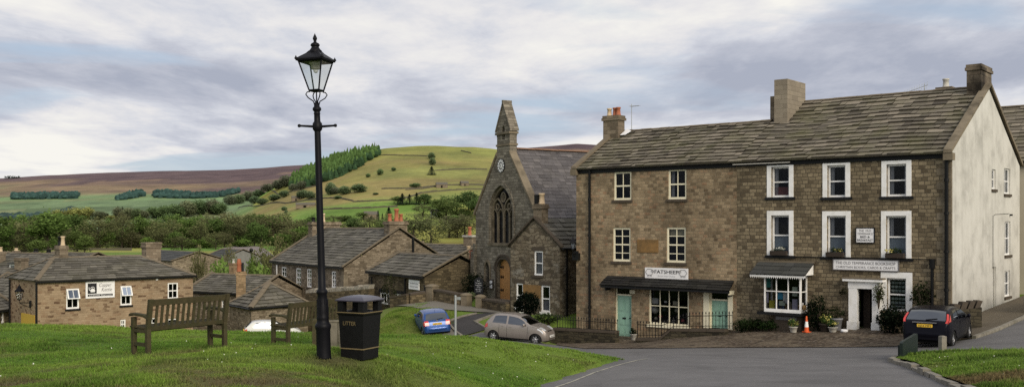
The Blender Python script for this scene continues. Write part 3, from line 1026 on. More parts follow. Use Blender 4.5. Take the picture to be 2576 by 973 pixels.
# ---------------------------------------------------------------- roads and paving
def mat_asphalt(name, base, patch=.35):
    t = NT(name)
    pos = t.pos()
    c = t.mix(t.noise(pos, .5, 6, .65), mul(base, 1 - patch), mul(base, 1 + patch))
    c = t.mix(.5, c, t.mix(t.noise(pos, 40, 3, .8), (.4, .4, .4), (1.6, 1.6, 1.6)), 'MULTIPLY')
    c = t.mix(t.ramp(t.noise(pos, 1.4, 7, .7), [(.58, 0.0), (.72, .35)]), c, mul(base, 1.7))
    c = t.mix(t.ramp(t.noise(pos, .33, 3, .5, 1.5), [(.62, 0.0), (.635, .25)]), c, mul(base, .55))
    t.bsdf(c, .85, 0, t.bump(t.noise(pos, 60, 3), .4, .01), .25)
    return t.m


def mat_cobbles():
    t = NT('cobbled_setts')
    uv = t.pos()
    v = t.n('ShaderNodeTexVoronoi', Vector=uv, Scale=7.0)
    c = t.ramp(t.n('ShaderNodeSeparateColor', i0=v.outputs['Color']).outputs[0], [(0, (.05, .032, .022)), (.4, (.105, .076, .052)), (.7, (.155, .118, .085)), (1, (.20, .165, .13))])
    c = t.mix(t.ramp(v.outputs['Distance'], [(.35, 0.0), (.6, 1.0)]), c, (.055, .042, .03))
    c = t.mix(t.ramp(t.noise(uv, .9, 6, .7), [(.46, 0.0), (.62, .85)]), c, (.17, .135, .095))
    c = t.mix(.4, c, t.mix(t.noise(uv, .5, 5, .6), (.4, .42, .4), (1.5, 1.5, 1.5)), 'MULTIPLY')
    t.bsdf(c, .9, 0, t.bump(t.math('SUBTRACT', 1.0, v.outputs['Distance']), .8, .04), .2)
    return t.m


M['road'] = mat_asphalt('worn_asphalt', (.135, .130, .129), .45)
M['path'] = mat_asphalt('dark_tarmac', (.045, .042, .042), .2)
M['lane'] = mat_asphalt('grey_lane', (.17, .155, .13), .25)
M['pave'] = mat_asphalt('stone_pavement', (.115, .095, .068), .35)
M['cobbles'] = mat_cobbles()
M['roadpaint'] = mat_simple('worn_white_road_paint', (.38, .36, .28), .8, 0, .3, 9, dirt=(.11, .11, .11))

ROADP = [(-2.4, -8), (-1.9, 0), (-1.4, 6), (-.9, 13), (-.1, 19.5), (1.3, 23.6), (3.0, 28.6), (2.8, 32), (-3.2, 36), (-3.6, 44), (-2.75, 48.6), (-1.6, 50.2), (1.3, 49.4), (2.0, 46),
         (3.1, 41.2), (10.9, 37.5), (13.6, 35.2), (16.8, 35.6), (20.4, 39.0), (34, 52.5), (40, 48), (26, 33), (26, -8)]
sheet('road', ROADP, ground_z, M['road'], .03, .8)
sheet('forecourt', [(3.1, 41.2), (10.9, 37.5), (13.6, 35.2), (16.7, 35.7), (17.4, 38.7), (10.2, 44.6), (3.4, 50.2), (2.3, 49.2), (2.0, 46)], ground_z, M['cobbles'], .055, .6)
sheet('pavement', [(16.75, 35.8), (20.3, 39.2), (33.5, 52.2), (32, 54), (24.6, 47.3), (17.3, 38.6)], ground_z, M['pave'], .14, .6)
mk = MB()
LP = [(16.72, 35.75), (18.4, 37.4), (20.3, 39.15), (24, 42.8), (33.5, 52.1)]
for i in range(4):
    a, b = Vector(LP[i]), Vector(LP[i + 1]); k = int((b - a).length / .9) + 1
    for q in range(k):
        s0, s1 = a + (b - a) * (q / k), a + (b - a) * ((q + .97) / k)
        d = (b - a).normalized(); nn = Vector((d.y, -d.x))
        mk.pbox((s0.x, s0.y, gz(s0.x, s0.y) - .1), (s1.x - s0.x, s1.y - s0.y, gz(s1.x, s1.y) - gz(s0.x, s0.y)), (nn.x * .14, nn.y * .14, 0), (0, 0, .245 + random.uniform(-.01, .01)), random.random())
tag(mk.build('pavement_kerb', M['kerb']), kind='structure')
# kerb of rough stones round the verge
mk = MB()
KP = [(11.75, 29.9), (11.08, 28.5), (10.48, 25.6), (9.68, 22.7), (8.88, 20), (8.15, 17), (7.1, 12)]
for i in range(len(KP) - 1):
    a, b = Vector(KP[i]), Vector(KP[i + 1]); k = max(1, int((b - a).length / .8))
    for q in range(k):
        s0, s1 = a + (b - a) * (q / k), a + (b - a) * ((q + .96) / k)
        d = (b - a).normalized(); nn = Vector((d.y, -d.x)) * random.uniform(.15, .22)
        z0, z1 = gz(s0.x, s0.y) - .1, gz(s1.x, s1.y) - .1
        mk.pbox((s0.x, s0.y, z0), (s1.x - s0.x, s1.y - s0.y, z1 - z0), (-abs(nn.x), nn.y * .2, 0), (0, 0, .23 + random.uniform(-.03, .04)), random.random())
tag(mk.build('verge_kerb', M['kerb']), kind='structure')


def gp(px, py):
    h_ = hit(px, py, 33); return (h_[0], h_[1])


PATHP = [gp(*q) for q in ((1127, 810), (1160, 799), (1197, 790), (1262, 787), (1195, 810), (1226, 828), (1164, 846))]
sheet('footpath', PATHP, ground_z, M['path'], .05, .6)
sheet('lane', [gp(*q) for q in ((984, 773), (1040, 765), (1100, 758), (1160, 768), (1210, 776), (1284, 787), (1262, 788.5), (1172, 784), (1050, 777))], ground_z, M['lane'], .06, .6)
sheet('slipway', [gp(*q) for q in ((1122, 812), (1163, 847), (1128, 849), (1112, 845), (1118, 826))], ground_z, M['lane'], .045, .6)
mk = MB()
for a, b in (((1127, 810), (1160, 799)), ((1160, 799), (1197, 790)), ((1127, 810), (1164, 846)), ((1195, 810), (1226, 828)), ((1195, 810), (1262, 787.5))):
    p, q = Vector(gp(*a)), Vector(gp(*b)); k = 6
    for i in range(k):
        s0, s1 = p + (q - p) * (i / k), p + (q - p) * ((i + .97) / k); d = (q - p).normalized() * .12
        z0, z1 = gz(s0.x, s0.y) - .02, gz(s1.x, s1.y) - .02
        mk.pbox((s0.x, s0.y, z0), (s1.x - s0.x, s1.y - s0.y, z1 - z0), (d.y, -d.x, 0), (0, 0, .13), random.random())
tag(mk.build('path_edging', M['kerb']), kind='structure')
mk = MB()
mp = [(.62, 20.0), (1.3, 21.9), (2.0, 24.2), (2.9, 26.6), (3.75, 28.7), (4.0, 29.3)]
for i in range(len(mp) - 1):
    (xa, ya), (xb, yb) = mp[i], mp[i + 1]
    for q in range(4):
        t0, t1 = q / 4, (q + 1) / 4
        pa = (xa + (xb - xa) * t0, ya + (yb - ya) * t0); pb = (xa + (xb - xa) * t1, ya + (yb - ya) * t1)
        mk.face([(pa[0], pa[1], gz(*pa) + .036), (pa[0] + .065, pa[1], gz(pa[0] + .065, pa[1]) + .036), (pb[0] + .065, pb[1], gz(pb[0] + .065, pb[1]) + .036), (pb[0], pb[1], gz(*pb) + .036)])
tag(mk.build('road_marking', M['roadpaint']), kind='structure')
# ================================================================ the two terrace houses (shop and bookshop)
A2, B2 = Vector((3.27, 50.0)), Vector((17.2, 38.5))
TF = Fac(A2, B2)                       # their common front line
UD, ND = TF.u, TF.n
BK = -ND                               # into the houses
SPL = 8.9                              # party wall along the front
ZE = 2.80                              # eaves height
PITCH = math.tan(R(29.0))


def pt2(u, t): return Vector((TF.p.x + UD.x * u + BK.x * t, TF.p.y + UD.y * u + BK.y * t, 0))


# ------------------------------------------------------------ sheep shop
fs = thing('stone_shop_house', 'tan stone terraced house with mint green doors and FATSHEEP shop sign', 'house', (A2.x, A2.y, gz(A2.x, A2.y)))
HD1 = 3.75
ZR1 = ZE + .12 + HD1 * PITCH
FWIN = [(1544.5, 432, 1588, 503), (1681, 425.5, 1726.5, 501), (1542, 572.5, 1586, 657), (1677, 571.5, 1725, 660)]
fw = [TF.rect(*q) for q in FWIN]
fdoor = TF.rect(1547, 720, 1588.5, 848)
fshop = TF.rect(1632, 723, 1733, 818)
fdoor2 = TF.rect(1770, 728, 1844, 826)
mb = MB()
wallmesh(mb, TF, [(0, -6.6), (SPL, -6.6), (SPL, ZE), (0, ZE)], [rpoly(q) for q in fw + [fdoor, fshop, fdoor2]], .2)
G1 = Fac(pt2(0, 2 * HD1).xy, pt2(0, 0).xy)          # left gable
wallmesh(mb, G1, [(0, -6.8), (2 * HD1, -6.8), (2 * HD1, ZE), (HD1, ZR1 - .1), (0, ZE)])
BKF = Fac(pt2(SPL, 2 * HD1).xy, pt2(0, 2 * HD1).xy)
wallmesh(mb, BKF, [(0, -6.8), (SPL, -6.8), (SPL, ZE), (0, ZE)])
mb.build('wall', M['fat'], fs)
# upper windows
for i, q in enumerate(fw):
    w = window(fs, TF, q, 2, 4 if i > 1 else 2, 'cream', .085, .05, .035, sill='darktrim', sash=True)
    if i == 1: drapes(w, TF, q, 'curtain', .2)
    if i == 3:
        c = MB(); TF.quad(c, q[0] + .08, q[1] - .08, q[3] - .42, q[3] - .05, -.2); c.build('blind', M['cream'], w)
# big shop window
window(fs, TF, fshop, 4, 2, 'cream', .085, .06, .045, sill='cream', sash=False, name='shop_window')
# doors


def door(par, fac, r, zt, mat, name='door', depth=.12, glassname='fanlight', split=.12):
    """panelled door below a transom light, zt = underside of the transom"""
    u0, u1, z0, z1 = r
    f = MB(); d0, d1 = -depth - .06, -depth + .03
    fac.box(f, u0, u0 + .06, z0, z1, d0, d1); fac.box(f, u1 - .06, u1, z0, z1, d0, d1)
    fac.box(f, u0 + .06, u1 - .06, z1 - .06, z1, d0, d1); fac.box(f, u0 + .06, u1 - .06, zt, zt + .07, d0, d1 + .01)
    d = MB(); a0, a1 = u0 + .065, u1 - .065
    fac.box(d, a0, a1, z0 + .02, zt - .004, d0 + .005, d0 + .05)
    w = a1 - a0; H = zt - z0
    for (f0, f1) in ((.05, .24), (.29, .56), (.62, .95)):
        for (g0, g1) in ((.1, .46), (.54, .9)):
            fac.box(d, a0 + w * g0, a0 + w * g1, z0 + H * f0, z0 + H * f1, d0 + .051, d0 + .062)
            fac.box(d, a0 + w * (g0 + .05), a0 + w * (g1 - .05), z0 + H * (f0 + .025), z0 + H * (f1 - .025), d0 + .063, d0 + .07)
    o = d.build(name, M[mat], par)
    o2 = f.build('door_frame', M['cream'], o)
    g = MB(); fac.quad(g, a0, a1, zt + .06, z1 - .05, d0 + .03); g.build(glassname, M['glass'], o)
    h = MB(); fac.box(h, a0 + w * .38, a0 + w * .62, z0 + H * .44, z0 + H * .475, d0 + .052, d0 + .085); h.build('letter_box', M['iron'], o)
    h = MB(); h.lathe([(0.0, -.03), (.03, -.02), (.035, 0), (.03, .02), (0, .03)], fac.pt(a1 - .08, z0 + H * .47, d0 + .1), 8); h.build('door_knob', M['iron'], o)
    s = MB(); fac.box(s, u0 - .06, u1 + .06, z0 - .16, z0, -.2, .12); s.build('doorstep', M['trim'], o)
    return o


door(fs, TF, fdoor, TF.hit(1568, 743)[1], 'mint')
u0, u1, z0, z1 = fdoor2
k0, k1 = TF.hit(1787, 780)[0], TF.hit(1829, 780)[0]
zt2 = TF.hit(1808, 756)[1]
d2 = door(fs, TF, (k0 - .05, k1 + .05, z0, z1 - .1), zt2, 'mint')
s = MB()
TF.box(s, u0 + .002, k0 - .055, z0, z1 - .005, -.18, .03); TF.box(s, k1 + .055, u1 - .002, z0, z1 - .005, -.18, .03); TF.box(s, k0 - .05, k1 + .05, z1 - .1, z1 - .004, -.18, .028)
s.build('door_surround', M['cream'], d2)
# slated canopy over the shop front
ca0 = TF.hit(1529, 697)[0]; ca1 = TF.hit(1846, 704)[0]; cz1 = TF.hit(1690, 699)[1]; cz0 = TF.hit(1690, 724, .55)[1]
cm = MB()
slope(cm, TF.pt(ca0 - .1, cz0, .6), TF.pt(ca1 + .08, cz0, .6), TF.pt(ca1 + .02, cz1, .02), TF.pt(ca0, cz1, .02), .16, .5, .03)
cn = cm.build('canopy', M['slateblack'] if 'slateblack' in M else M['darktrim'], fs)
cf = MB(); TF.box(cf, ca0 - .06, ca1 + .04, cz0 - .13, cz0 - .03, .48, .56); TF.box(cf, ca0 - .04, ca1 + .02, cz0 - .1, cz0 - .04, .02, .478)
for uu in (ca0 + .1, ca1 - .12):
    TF.box(cf, uu, uu + .07, cz0 - .28, cz0 - .1, .02, .42)
cf.build('canopy_board', M['black'], cn)
cf = MB(); TF.box(cf, ca1 - .03, ca1 + .03, cz0 - .2, cz0 - .02, .02, .5); cf.build('canopy_end', M['cream'], cn)
# plaque, downpipe, gutter
r = TF.rect(1603.5, 602.5, 1656, 635); p = MB(); TF.box(p, r[0], r[1], r[2], r[3], -.02, .035); TF.box(p, r[0] + .05, r[1] - .05, r[2] + .05, r[3] - .05, .036, .045)
p.build('stone_plaque', M['plaque'], fs)
up = TF.hit(1486, 600)[0]
p = MB(); p.tube([TF.pt(up, ZE - .05, .1), TF.pt(up, -5.55, .1)], .065, 8)
for zz in (-4.2, -2.4, -.6, 1.2): p.tube([TF.pt(up, zz, .1), TF.pt(up, zz + .12, .1)], .085, 8)
p.build('downpipe', M['iron'], fs)
p = MB(); TF.box(p, -.1, SPL - .03, ZE - .05, ZE + .06, .04, .19); TF.box(p, -.05, SPL - .03, ZE - .22, ZE - .06, .002, .05); p.build('gutter', M['iron'], fs)
# roof
rm = MB(); rg = random.Random(3)
def rp(u, t, z): q = pt2(u, t); return Vector((q.x, q.y, z))
slope(rm, rp(-.12, -.22, ZE + .0), rp(SPL, -.22, ZE + .0), rp(SPL, HD1, ZR1), rp(-.12, HD1, ZR1), .37, .42, .065, .06, rg)
slope(rm, rp(SPL, 2 * HD1 + .2, ZE), rp(-.12, 2 * HD1 + .2, ZE), rp(-.12, HD1, ZR1), rp(SPL, HD1, ZR1), .5, .9, .05, 0, rg)
rf = rm.build('roof', M['flag'], fs)
ridge_tiles(rf, rp(-.12, HD1, ZR1 + .02), rp(SPL, HD1, ZR1 + .02))
p = MB()                                            # verge coping of the left gable
for (ta, tb) in ((-.24, HD1), (2 * HD1 + .24, HD1)):
    a, b = rp(-.16, ta, ZE + .02), rp(-.16, tb, ZR1 + .05)
    p.pbox(a, b - a, UD.to_3d() * .3, (0, 0, .11))
p.box(rp(-.02, -.12, ZE - .3), .34, .3, .3, math.atan2(UD.y, UD.x))
p.build('verge_coping', M['ridge'], rf)
cq = rp(.15, 3.2, 0)
ch = chimney(fs, cq, UD, .95, .62, ZR1 - 1.2, (HY - 292) / F * cq.y, 'chim', [(-.28, 0, .42, .12, 'buff'), (.04, .06, .44, .12, 'terra'), (.3, -.02, .44, .12, 'terra')])
lm = MB(); a = rp(.66, HD1 - .75, ZR1 - .28); lm.face([a, rp(1.0, HD1 - .75, ZR1 - .28), rp(1.12, HD1 - .35, ZR1 - .06), rp(.66, HD1 - .05, ZR1 + .12)]); lm.build('lead_flashing', M['signwhite'], ch)


def tv_aerial(par_label, base, h, dx, dirv, n, tilt=0.0, L=.9):
    o = thing('tv_aerial', par_label, 'aerial', base)
    m = MB(); b = Vector(base); m.tube([b, b + Vector((0, 0, h))], .018, 6); m.build('mast', M['galv'], o)
    m = MB(); dv = Vector(dirv).normalized(); top = b + Vector((0, 0, h * .92)); sd_ = dv.cross(Vector((0, 0, 1))).normalized()
    if sd_.length < .1: sd_ = Vector((1, 0, 0))
    m.tube([top - dv * L * .15, top + dv * L * .85], .012, 5)
    for i in range(n):
        c = top + dv * L * (-.1 + .95 * i / (n - 1)); k = .2 * (1 - .4 * i / n)
        up_ = sd_ if tilt == 0 else (sd_ * math.cos(tilt) + Vector((0, 0, 1)) * math.sin(tilt))
        m.tube([c - up_ * k, c + up_ * k], .008, 4)
    m.build('yagi_boom', M['galv'], o)
    return o


q = rp(.85, HD1 + .1, 0); tv_aerial('tall television aerial beside the chimney with two red pots and one buff pot', (q.x, q.y, ZR1 - .1), (HY - 262) / F * q.y - ZR1 + .1, 0, UD.to_3d(), 7, 0, .55)

# ------------------------------------------------------------ bookshop house
bk = thing('bookshop_house', 'dark stone house with white window surrounds and the bookshop sign', 'house', (B2.x, B2.y, gz(B2.x, B2.y)))
W = TF.L
HD2 = 5.6
ZR2 = ZE + .12 + HD2 * PITCH
TW = [(1929, 407, 1997, 497), (2069, 403, 2140, 497), (2217, 399.5, 2294, 495), (1929, 529, 1997, 643), (2068, 530, 2141, 647), (2216, 529.5, 2294, 650)]
tw = []
for q in TW:
    a = TF.rect(*q); k = .215
    tw.append((a[0] + k, a[1] - k, a[2] + .02, a[3] - k))
a = TF.rect(2215, 683, 2294, 782); gw = (a[0] + .26, a[1] - .22, a[2], a[3] - .26)
bd = TF.rect(2157, 719, 2194, 829)
mb = MB()
bayu0, bayu1 = TF.hit(1940, 740)[0], TF.hit(2031, 740)[0]
bz0, bz1 = TF.hit(1990, 786, .6)[1], TF.hit(1990, 690, .6)[1]
wallmesh(mb, TF, [(SPL + .002, -6.4), (W, -6.4), (W, ZE), (SPL + .002, ZE)], [rpoly(q) for q in tw + [gw, bd]] + [[(bayu0 + .1, bz0 + .1), (bayu1 - .1, bz0 + .1), (bayu1 - .1, bz1), (bayu0 + .1, bz1)]], .2)
BK2 = Fac(pt2(W, 2 * HD2).xy, pt2(SPL, 2 * HD2).xy); wallmesh(mb, BK2, [(0, -6), (W - SPL, -6), (W - SPL, ZE), (0, ZE)])
GL = Fac(pt2(SPL, 2 * HD2).xy, pt2(SPL, 0).xy); wallmesh(mb, GL, [(0, -2), (2 * HD2, -2), (2 * HD2, ZE), (HD2, ZR2 - .1), (0, ZE)])
mb.build('wall', M['temp'], bk)
GR = Fac(pt2(W, 0).xy, pt2(W, 2 * HD2).xy)          # rendered gable
gwin = [GR.rect(2495, 426, 2505, 476), GR.rect(2526, 424, 2541, 488), GR.rect(2527.5, 557, 2542, 641), GR.rect(2527, 680, 2541, 745)]
gdoor = GR.rect(2496, 671, 2506, 795)
gm = MB()
wallmesh(gm, GR, [(0, -6), (2 * HD2, -6), (2 * HD2, ZE), (HD2, ZR2 - .12), (0, ZE)], [rpoly(q) for q in gwin + [gdoor]], .18)
gwl = gm.build('rendered_gable_wall', M['render'], bk)
for i, q in enumerate(gwin): window(bk, GR, q, 1 if i == 0 else 2, 2, 'white', .06, .08, .03, sill='darktrim', sash=True)
dm = MB(); GR.quad(dm, gdoor[0], gdoor[1], gdoor[2], gdoor[3], -.15); dm.build('side_door', M['white'], bk)
for i, q in enumerate(tw):
    w = window(bk, TF, q, 1, 2, 'white', .07, .13, .03, sill='black', surround=.2)
    drapes(w, TF, q, 'curtain', .26)
    if i >= 3:
        c = MB(); rows = []
        for j in range(25):
            uu = q[0] + .06 + (q[1] - q[0] - .12) * j / 24; rows.append([TF.pt(uu, q[2] + .08, -.21 + .012 * math.sin(j * 2.3)), TF.pt(uu, (q[2] + q[3]) / 2, -.21 + .012 * math.sin(j * 2.3))])
        c.grid(rows); c.build('cafe_curtain', M['bluecurtain'], w)
    if i == 0:
        c = MB(); TF.quad(c, q[0] + .06, q[1] - .06, q[2] + .08, q[2] + .45, -.23); c.build('cafe_curtain', M['pinkc'], w)
window(bk, TF, gw, 1, 2, 'white', .07, .13, .03, surround=.24)
# corner stones, pipes, gutter
p = MB(); z = -4.4; i = 0
while z < ZE - .35:
    h_ = random.uniform(.26, .36); l_ = .55 if i % 2 else .32
    TF.box(p, W - l_, W + .012, z, z + h_ - .012, -.1, .02, random.random()); z += h_; i += 1
p.build('quoins', M['trim'], bk)
up = TF.hit(2383, 600)[0]
p = MB(); p.tube([TF.pt(up, ZE - .05, .1), TF.pt(up, -4.2, .1)], .075, 8)
for zz in (-2.6, -1.1, .4, 1.7): p.tube([TF.pt(up, zz, .1), TF.pt(up, zz + .1, .1)], .1, 8)
uq = TF.hit(2347, 690)[0]; zq = TF.hit(2347, 652)[1]
p.tube([TF.pt(uq, zq, .1), TF.pt(uq, -4.2, .1)], .065, 8); p.tube([TF.pt(uq, zq + .02, .1), TF.pt(uq, zq - .35, .1)], .12, 8)
p.tube([TF.pt(uq, zq, .08), TF.pt(TF.hit(1995, 645)[0], TF.hit(1995, 645)[1], .05)], .022, 6)
p.build('downpipe', M['iron'], bk)
p = MB(); TF.box(p, SPL + .03, W + .05, ZE - .03, ZE + .06, .04, .18); TF.box(p, SPL + .03, W, ZE - .2, ZE - .032, .002, .05); p.build('gutter', M['iron'], bk)
p = MB(); TF.box(p, SPL - .1, SPL + 2.6, ZE - .12, ZE - .085, .19, .215); p.build('pale_gutter_strip', M['pot'], bk)
# bay window
bay = MB(); OB = .72
def bframe(fc, a0, a1, cols, o):
    t = .055
    fc.box(bay, a0, a1, bz0, bz0 + .14, o - .08, o); fc.box(bay, a0, a1, bz1 - .07, bz1, o - .08, o)
    for c in range(cols + 1):
        uc = a0 + t / 2 + (a1 - a0 - t) * c / cols; kk = t if c in (0, cols) else .035
        fc.box(bay, uc - kk / 2, uc + kk / 2, bz0 + .14, bz1 - .07, o - .075, o - .004)
    zm = (bz0 + bz1) / 2 + .08
    fc.box(bay, a0 + t, a1 - t, zm - .02, zm + .02, o - .07, o - .008)
bframe(TF, bayu0, bayu1, 3, OB)
BS = Fac(TF.pt(bayu1, 0, OB).xy, TF.pt(bayu1, 0, 0).xy); bframe(BS, .08, OB, 1, 0)
BS2 = Fac(TF.pt(bayu0, 0, 0).xy, TF.pt(bayu0, 0, OB).xy); bframe(BS2, 0, OB - .08, 1, 0)
bo = bay.build('bay_window', M['white'], bk)
g = MB(); TF.quad(g, bayu0 + .03, bayu1 - .03, bz0 + .1, bz1 - .03, OB - .045); BS.quad(g, .05, OB, bz0 + .1, bz1 - .03, -.045); BS2.quad(g, 0, OB - .05, bz0 + .1, bz1 - .03, -.045); g.build('pane', M['glass'], bo)
s = MB(); TF.box(s, bayu0 - .28, bayu1 + .1, bz0 - .12, bz0 - .003, .001, OB + .1); s.build('sill', M['black'], bo)
s = MB(); TF.box(s, bayu0 + .25, bayu1 - .1, bz0 - 1.0, bz0 - .122, .001, OB - .3); s.build('bay_plinth', M['darktrim'], bo)
s = MB(); TF.box(s, bayu0 + .4, bayu1 - .3, bz0 - .34, bz0 - .2, OB - .3, OB - .29); s.build('air_brick', M['lead'], bo)
tz1 = TF.hit(1980, 659)[1]; tz0 = TF.hit(1965, 690, .95)[1]
ta0 = TF.hit(1911, 660)[0]; ta1 = TF.hit(2050, 664)[0]
rm = MB(); slope(rm, TF.pt(ta0 - .02, tz0, .98), TF.pt(ta1 - .02, tz0, .98), TF.pt(ta1 - .02, tz1, .02), TF.pt(ta0 - .02, tz1, .02), .3, .6, .025)
br = rm.build('bay_roof', M['darkslate'] if 'darkslate' in M else M['slate'], bk)
s = MB()
for uu in (ta0 - .02, ta1 - .06):
    s.face([TF.pt(uu, tz0 - .02, .95), TF.pt(uu, tz0 - .02, .02), TF.pt(uu, tz1 - .04, .02)])
TF.box(s, ta0 - .02, ta1 - .04, tz0 - .12, tz0 - .03, .9, .93)
n = 26
for i in range(n):
    uu = ta0 + (ta1 - .05 - ta0) * i / n; s.face([TF.pt(uu, tz0 - .12, .931), TF.pt(uu + .05, tz0 - .12, .931), TF.pt(uu + .025, tz0 - .19, .931)])
TF.box(s, bayu0, bayu1, bz1 + .002, tz0 - .05, .05, OB - .02)
s.build('scalloped_fascia', M['white'], br)
s = MB(); TF.box(s, ta0 - .02, ta1, tz1 - .02, tz1 + .06, .002, .07); s.build('lead_flashing', M['ridge'], br)
# portico and doorway
po = MB()
pz0 = TF.hit(2176, 829, .25)[1]; pz1 = TF.hit(2176, 704, .25)[1]
pu = [TF.hit(x, 770, .22)[0] for x in (2135, 2156, 2194, 2211)]
TF.box(po, pu[0], pu[1], pz0 + .32, pz1 - .36, .002, .24); TF.box(po, pu[2], pu[3], pz0 + .32, pz1 - .36, .002, .24)
TF.box(po, pu[0] - .05, pu[1] + .02, pz0 - .1, pz0 + .318, .002, .30); TF.box(po, pu[2] - .02, pu[3] + .05, pz0 - .1, pz0 + .318, .002, .30)
TF.box(po, pu[0] - .02, pu[3] + .02, pz1 - .358, pz1 - .06, .002, .25)
TF.box(po, pu[0] - .2, pu[3] + .2, pz1 - .058, pz1 + .04, .002, .4)
pp = po.build('portico', M['white'], bk)
s = MB(); TF.box(s, pu[0] - .22, pu[3] + .22, pz1 + .042, pz1 + .1, .002, .42); s.build('cornice_stone', M['ridge'], pp)
s = MB()
TF.quad(s, pu[1] - .3, pu[2] + .3, pz0 - .2, pz1, -1.0); s.build('passage_shade', M['dark'], pp)  # black sheet in place of the shade inside the doorway
s = MB(); TF.box(s, pu[1] + .36, pu[1] + .56, pz0 + .02, pz1 - .45, -.98, -.9); s.build('inner_door', M['buff'], pp)
s = MB(); TF.box(s, pu[1] + .02, pu[1] + .3, pz0 + .02, pz1 - .4, -.5, -.46); s.build('open_door', M['soil'], pp)
s = MB(); TF.box(s, pu[0] - .1, pu[3] + .1, pz0 - .3, pz0 - .02, -.6, .45); s.build('doorstep', M['trim'], pp)
# roof
rm = MB(); rg = random.Random(8)
slope(rm, rp(SPL, -.22, ZE), rp(W + .02, -.22, ZE), rp(W + .02, HD2, ZR2), rp(SPL, HD2, ZR2), .4, .44, .065, .09, rg)
slope(rm, rp(W + .02, 2 * HD2 + .2, ZE), rp(SPL, 2 * HD2 + .2, ZE), rp(SPL, HD2, ZR2), rp(W + .02, HD2, ZR2), .5, 1.0, .05, 0, rg)
rf = rm.build('roof', M['flag'], bk)
ridge_tiles(rf, rp(SPL, HD2, ZR2 + .02), rp(W, HD2, ZR2 + .02))
p = MB()
for (t0, t1) in ((-.3, HD2), (2 * HD2 + .3, HD2)):
    a, b = rp(W - .22, t0, ZE + .0), rp(W - .22, t1, ZR2 + .02)
    p.pbox(a, b - a, UD.to_3d() * .32, (0, 0, .14))
p.box(rp(W - .06, -.1, ZE - .28), .36, .34, .28, math.atan2(UD.y, UD.x))
p.build('verge_coping', M['trim'], rf)
# chimneys
cq = pt2(SPL + .52, 4.55)
chimney(bk, cq, UD, .66, 2.1, ZE + 1.2, (HY - 206) / F * (cq.y), 'paleblock', (), .0, 1)
cq = pt2(SPL + .1, 5.4); mq = MB(); mq.box((cq.x - .45, cq.y, ZE + 1.5), .7, .7, 2.0, math.atan2(UD.y, UD.x)); mq.build('chimney_stub', M['chim'], bk)
cq = pt2(W - .42, HD2 + .1)
chimney(bk, cq, UD, .58, 1.75, ZR2 - .7, (HY - 168) / F * cq.y, 'soot', (), .06, 2)
cq = pt2(15.55, HD2 + 2.6)
chimney(bk, cq, UD, .7, .7, ZE + 1, (HY - 221) / F * cq.y, 'chim', [(0, 0, .42, .14, 'pot')], .05, 2)
q = pt2(15.0, HD2 + 1.2)
tv_aerial('spiky television aerial by the small chimney behind the bookshop ridge', (q.x, q.y, ZR2 - .6), (HY - 212) / F * q.y - ZR2 + .6, 0, (-UD.x, -UD.y, -.28), 10, 1.2, 1.1)
q = pt2(SPL + .75, 3.9)
m = MB(); m.tube([(q.x, q.y - .02, (HY - 268) / F * q.y), (q.x, q.y - .02, (HY - 208) / F * q.y)], .03, 6)
tag(m.build('flue_pipe', M['lead']), 'thin grey flue pipe on the pale block chimney', 'pipe')
# wire on the gable
p = MB(); c0 = [GR.hit(*q) for q in ((2497, 795), (2497, 543), (2503, 539), (2538, 537))]
p.tube([GR.pt(u_, z_, .02) for u_, z_ in c0], .009, 6); c1 = GR.hit(2540, 540); GR.box(p, c1[0] - .05, c1[0] + .05, c1[1] - .05, c1[1] + .03, .02, .12)
tag(p.build('cable', M['iron']), 'black cable with a lamp running up the rendered gable', 'cable')
# ================================================================ chapel with bellcote
CA = R(60)
CD = Vector((math.cos(CA), -math.sin(CA), 0)); CR = Vector((math.sin(CA), math.cos(CA), 0))
CC = Vector((-.533, 60.0, 0)); CW = 3.58
CF = Fac((CC - CD * CW).xy, (CC + CD * CW).xy)
cp = thing('chapel', 'grey stone gothic chapel with tall bellcote, clock and traceried window', 'chapel', (CC.x, CC.y, -4.7))
CZE, CZR = .48, 4.66
uc = CW


def U(px, py): return CF.hit(px, py)


bw = .8                                 # half width of the bellcote front
wz0, wzs, wzt = U(1262, 611)[1], U(1262, 540)[1], U(1262, 466)[1]
wl, wr = U(1232, 560)[0], U(1291, 560)[0]
win = arch(wl, wr, wz0, wzs, wzt, 9)
dl, dr = U(1250, 700)[0], U(1276, 700)[0] + .42
dz0, dzs, dzt = -4.55, U(1262, 682)[1], U(1264, 652)[1]
dor = arch(dl, dr, dz0, dzs, dzt, 7)
ll, lr = U(1221, 680)[0], U(1232, 680)[0]
lan = arch(ll, lr, U(1226, 708)[1], U(1226, 675)[1], U(1226, 658)[1], 5)
gap_t = CZR + .55
mb = MB()
k = (CZR - CZE) / CW
outer = [(0, -6), (2 * CW, -6), (2 * CW, CZE + .25), (uc + bw, gap_t - bw * k - .1), (uc - bw, gap_t - bw * k - .1), (0, CZE + .25)]
wallmesh(mb, CF, outer, [win, dor, lan], .3)
LW = 13.0
SL = Fac((CC - CD * CW + CR * LW).xy, (CC - CD * CW).xy); wallmesh(mb, SL, [(0, -6), (LW, -6), (LW, CZE), (0, CZE)])
SR = Fac((CC + CD * CW).xy, (CC + CD * CW + CR * LW).xy); wallmesh(mb, SR, [(0, -6), (LW, -6), (LW, CZE), (0, CZE)])
EB = Fac((CC + CD * CW + CR * LW).xy, (CC - CD * CW + CR * LW).xy); wallmesh(mb, EB, [(0, -6), (2 * CW, -6), (2 * CW, CZE), (CW, CZR - .1), (0, CZE)])
# gable shoulder behind parapet
for s_ in (-1, 1):
    mb.pbox(CF.pt(uc + s_ * CW, CZE - .6, -.45), CD * (-s_ * .001) + Vector((0, 0, .001)), CR * .3, Vector((0, 0, .8)))
mb.build('wall', M['chap'], cp)
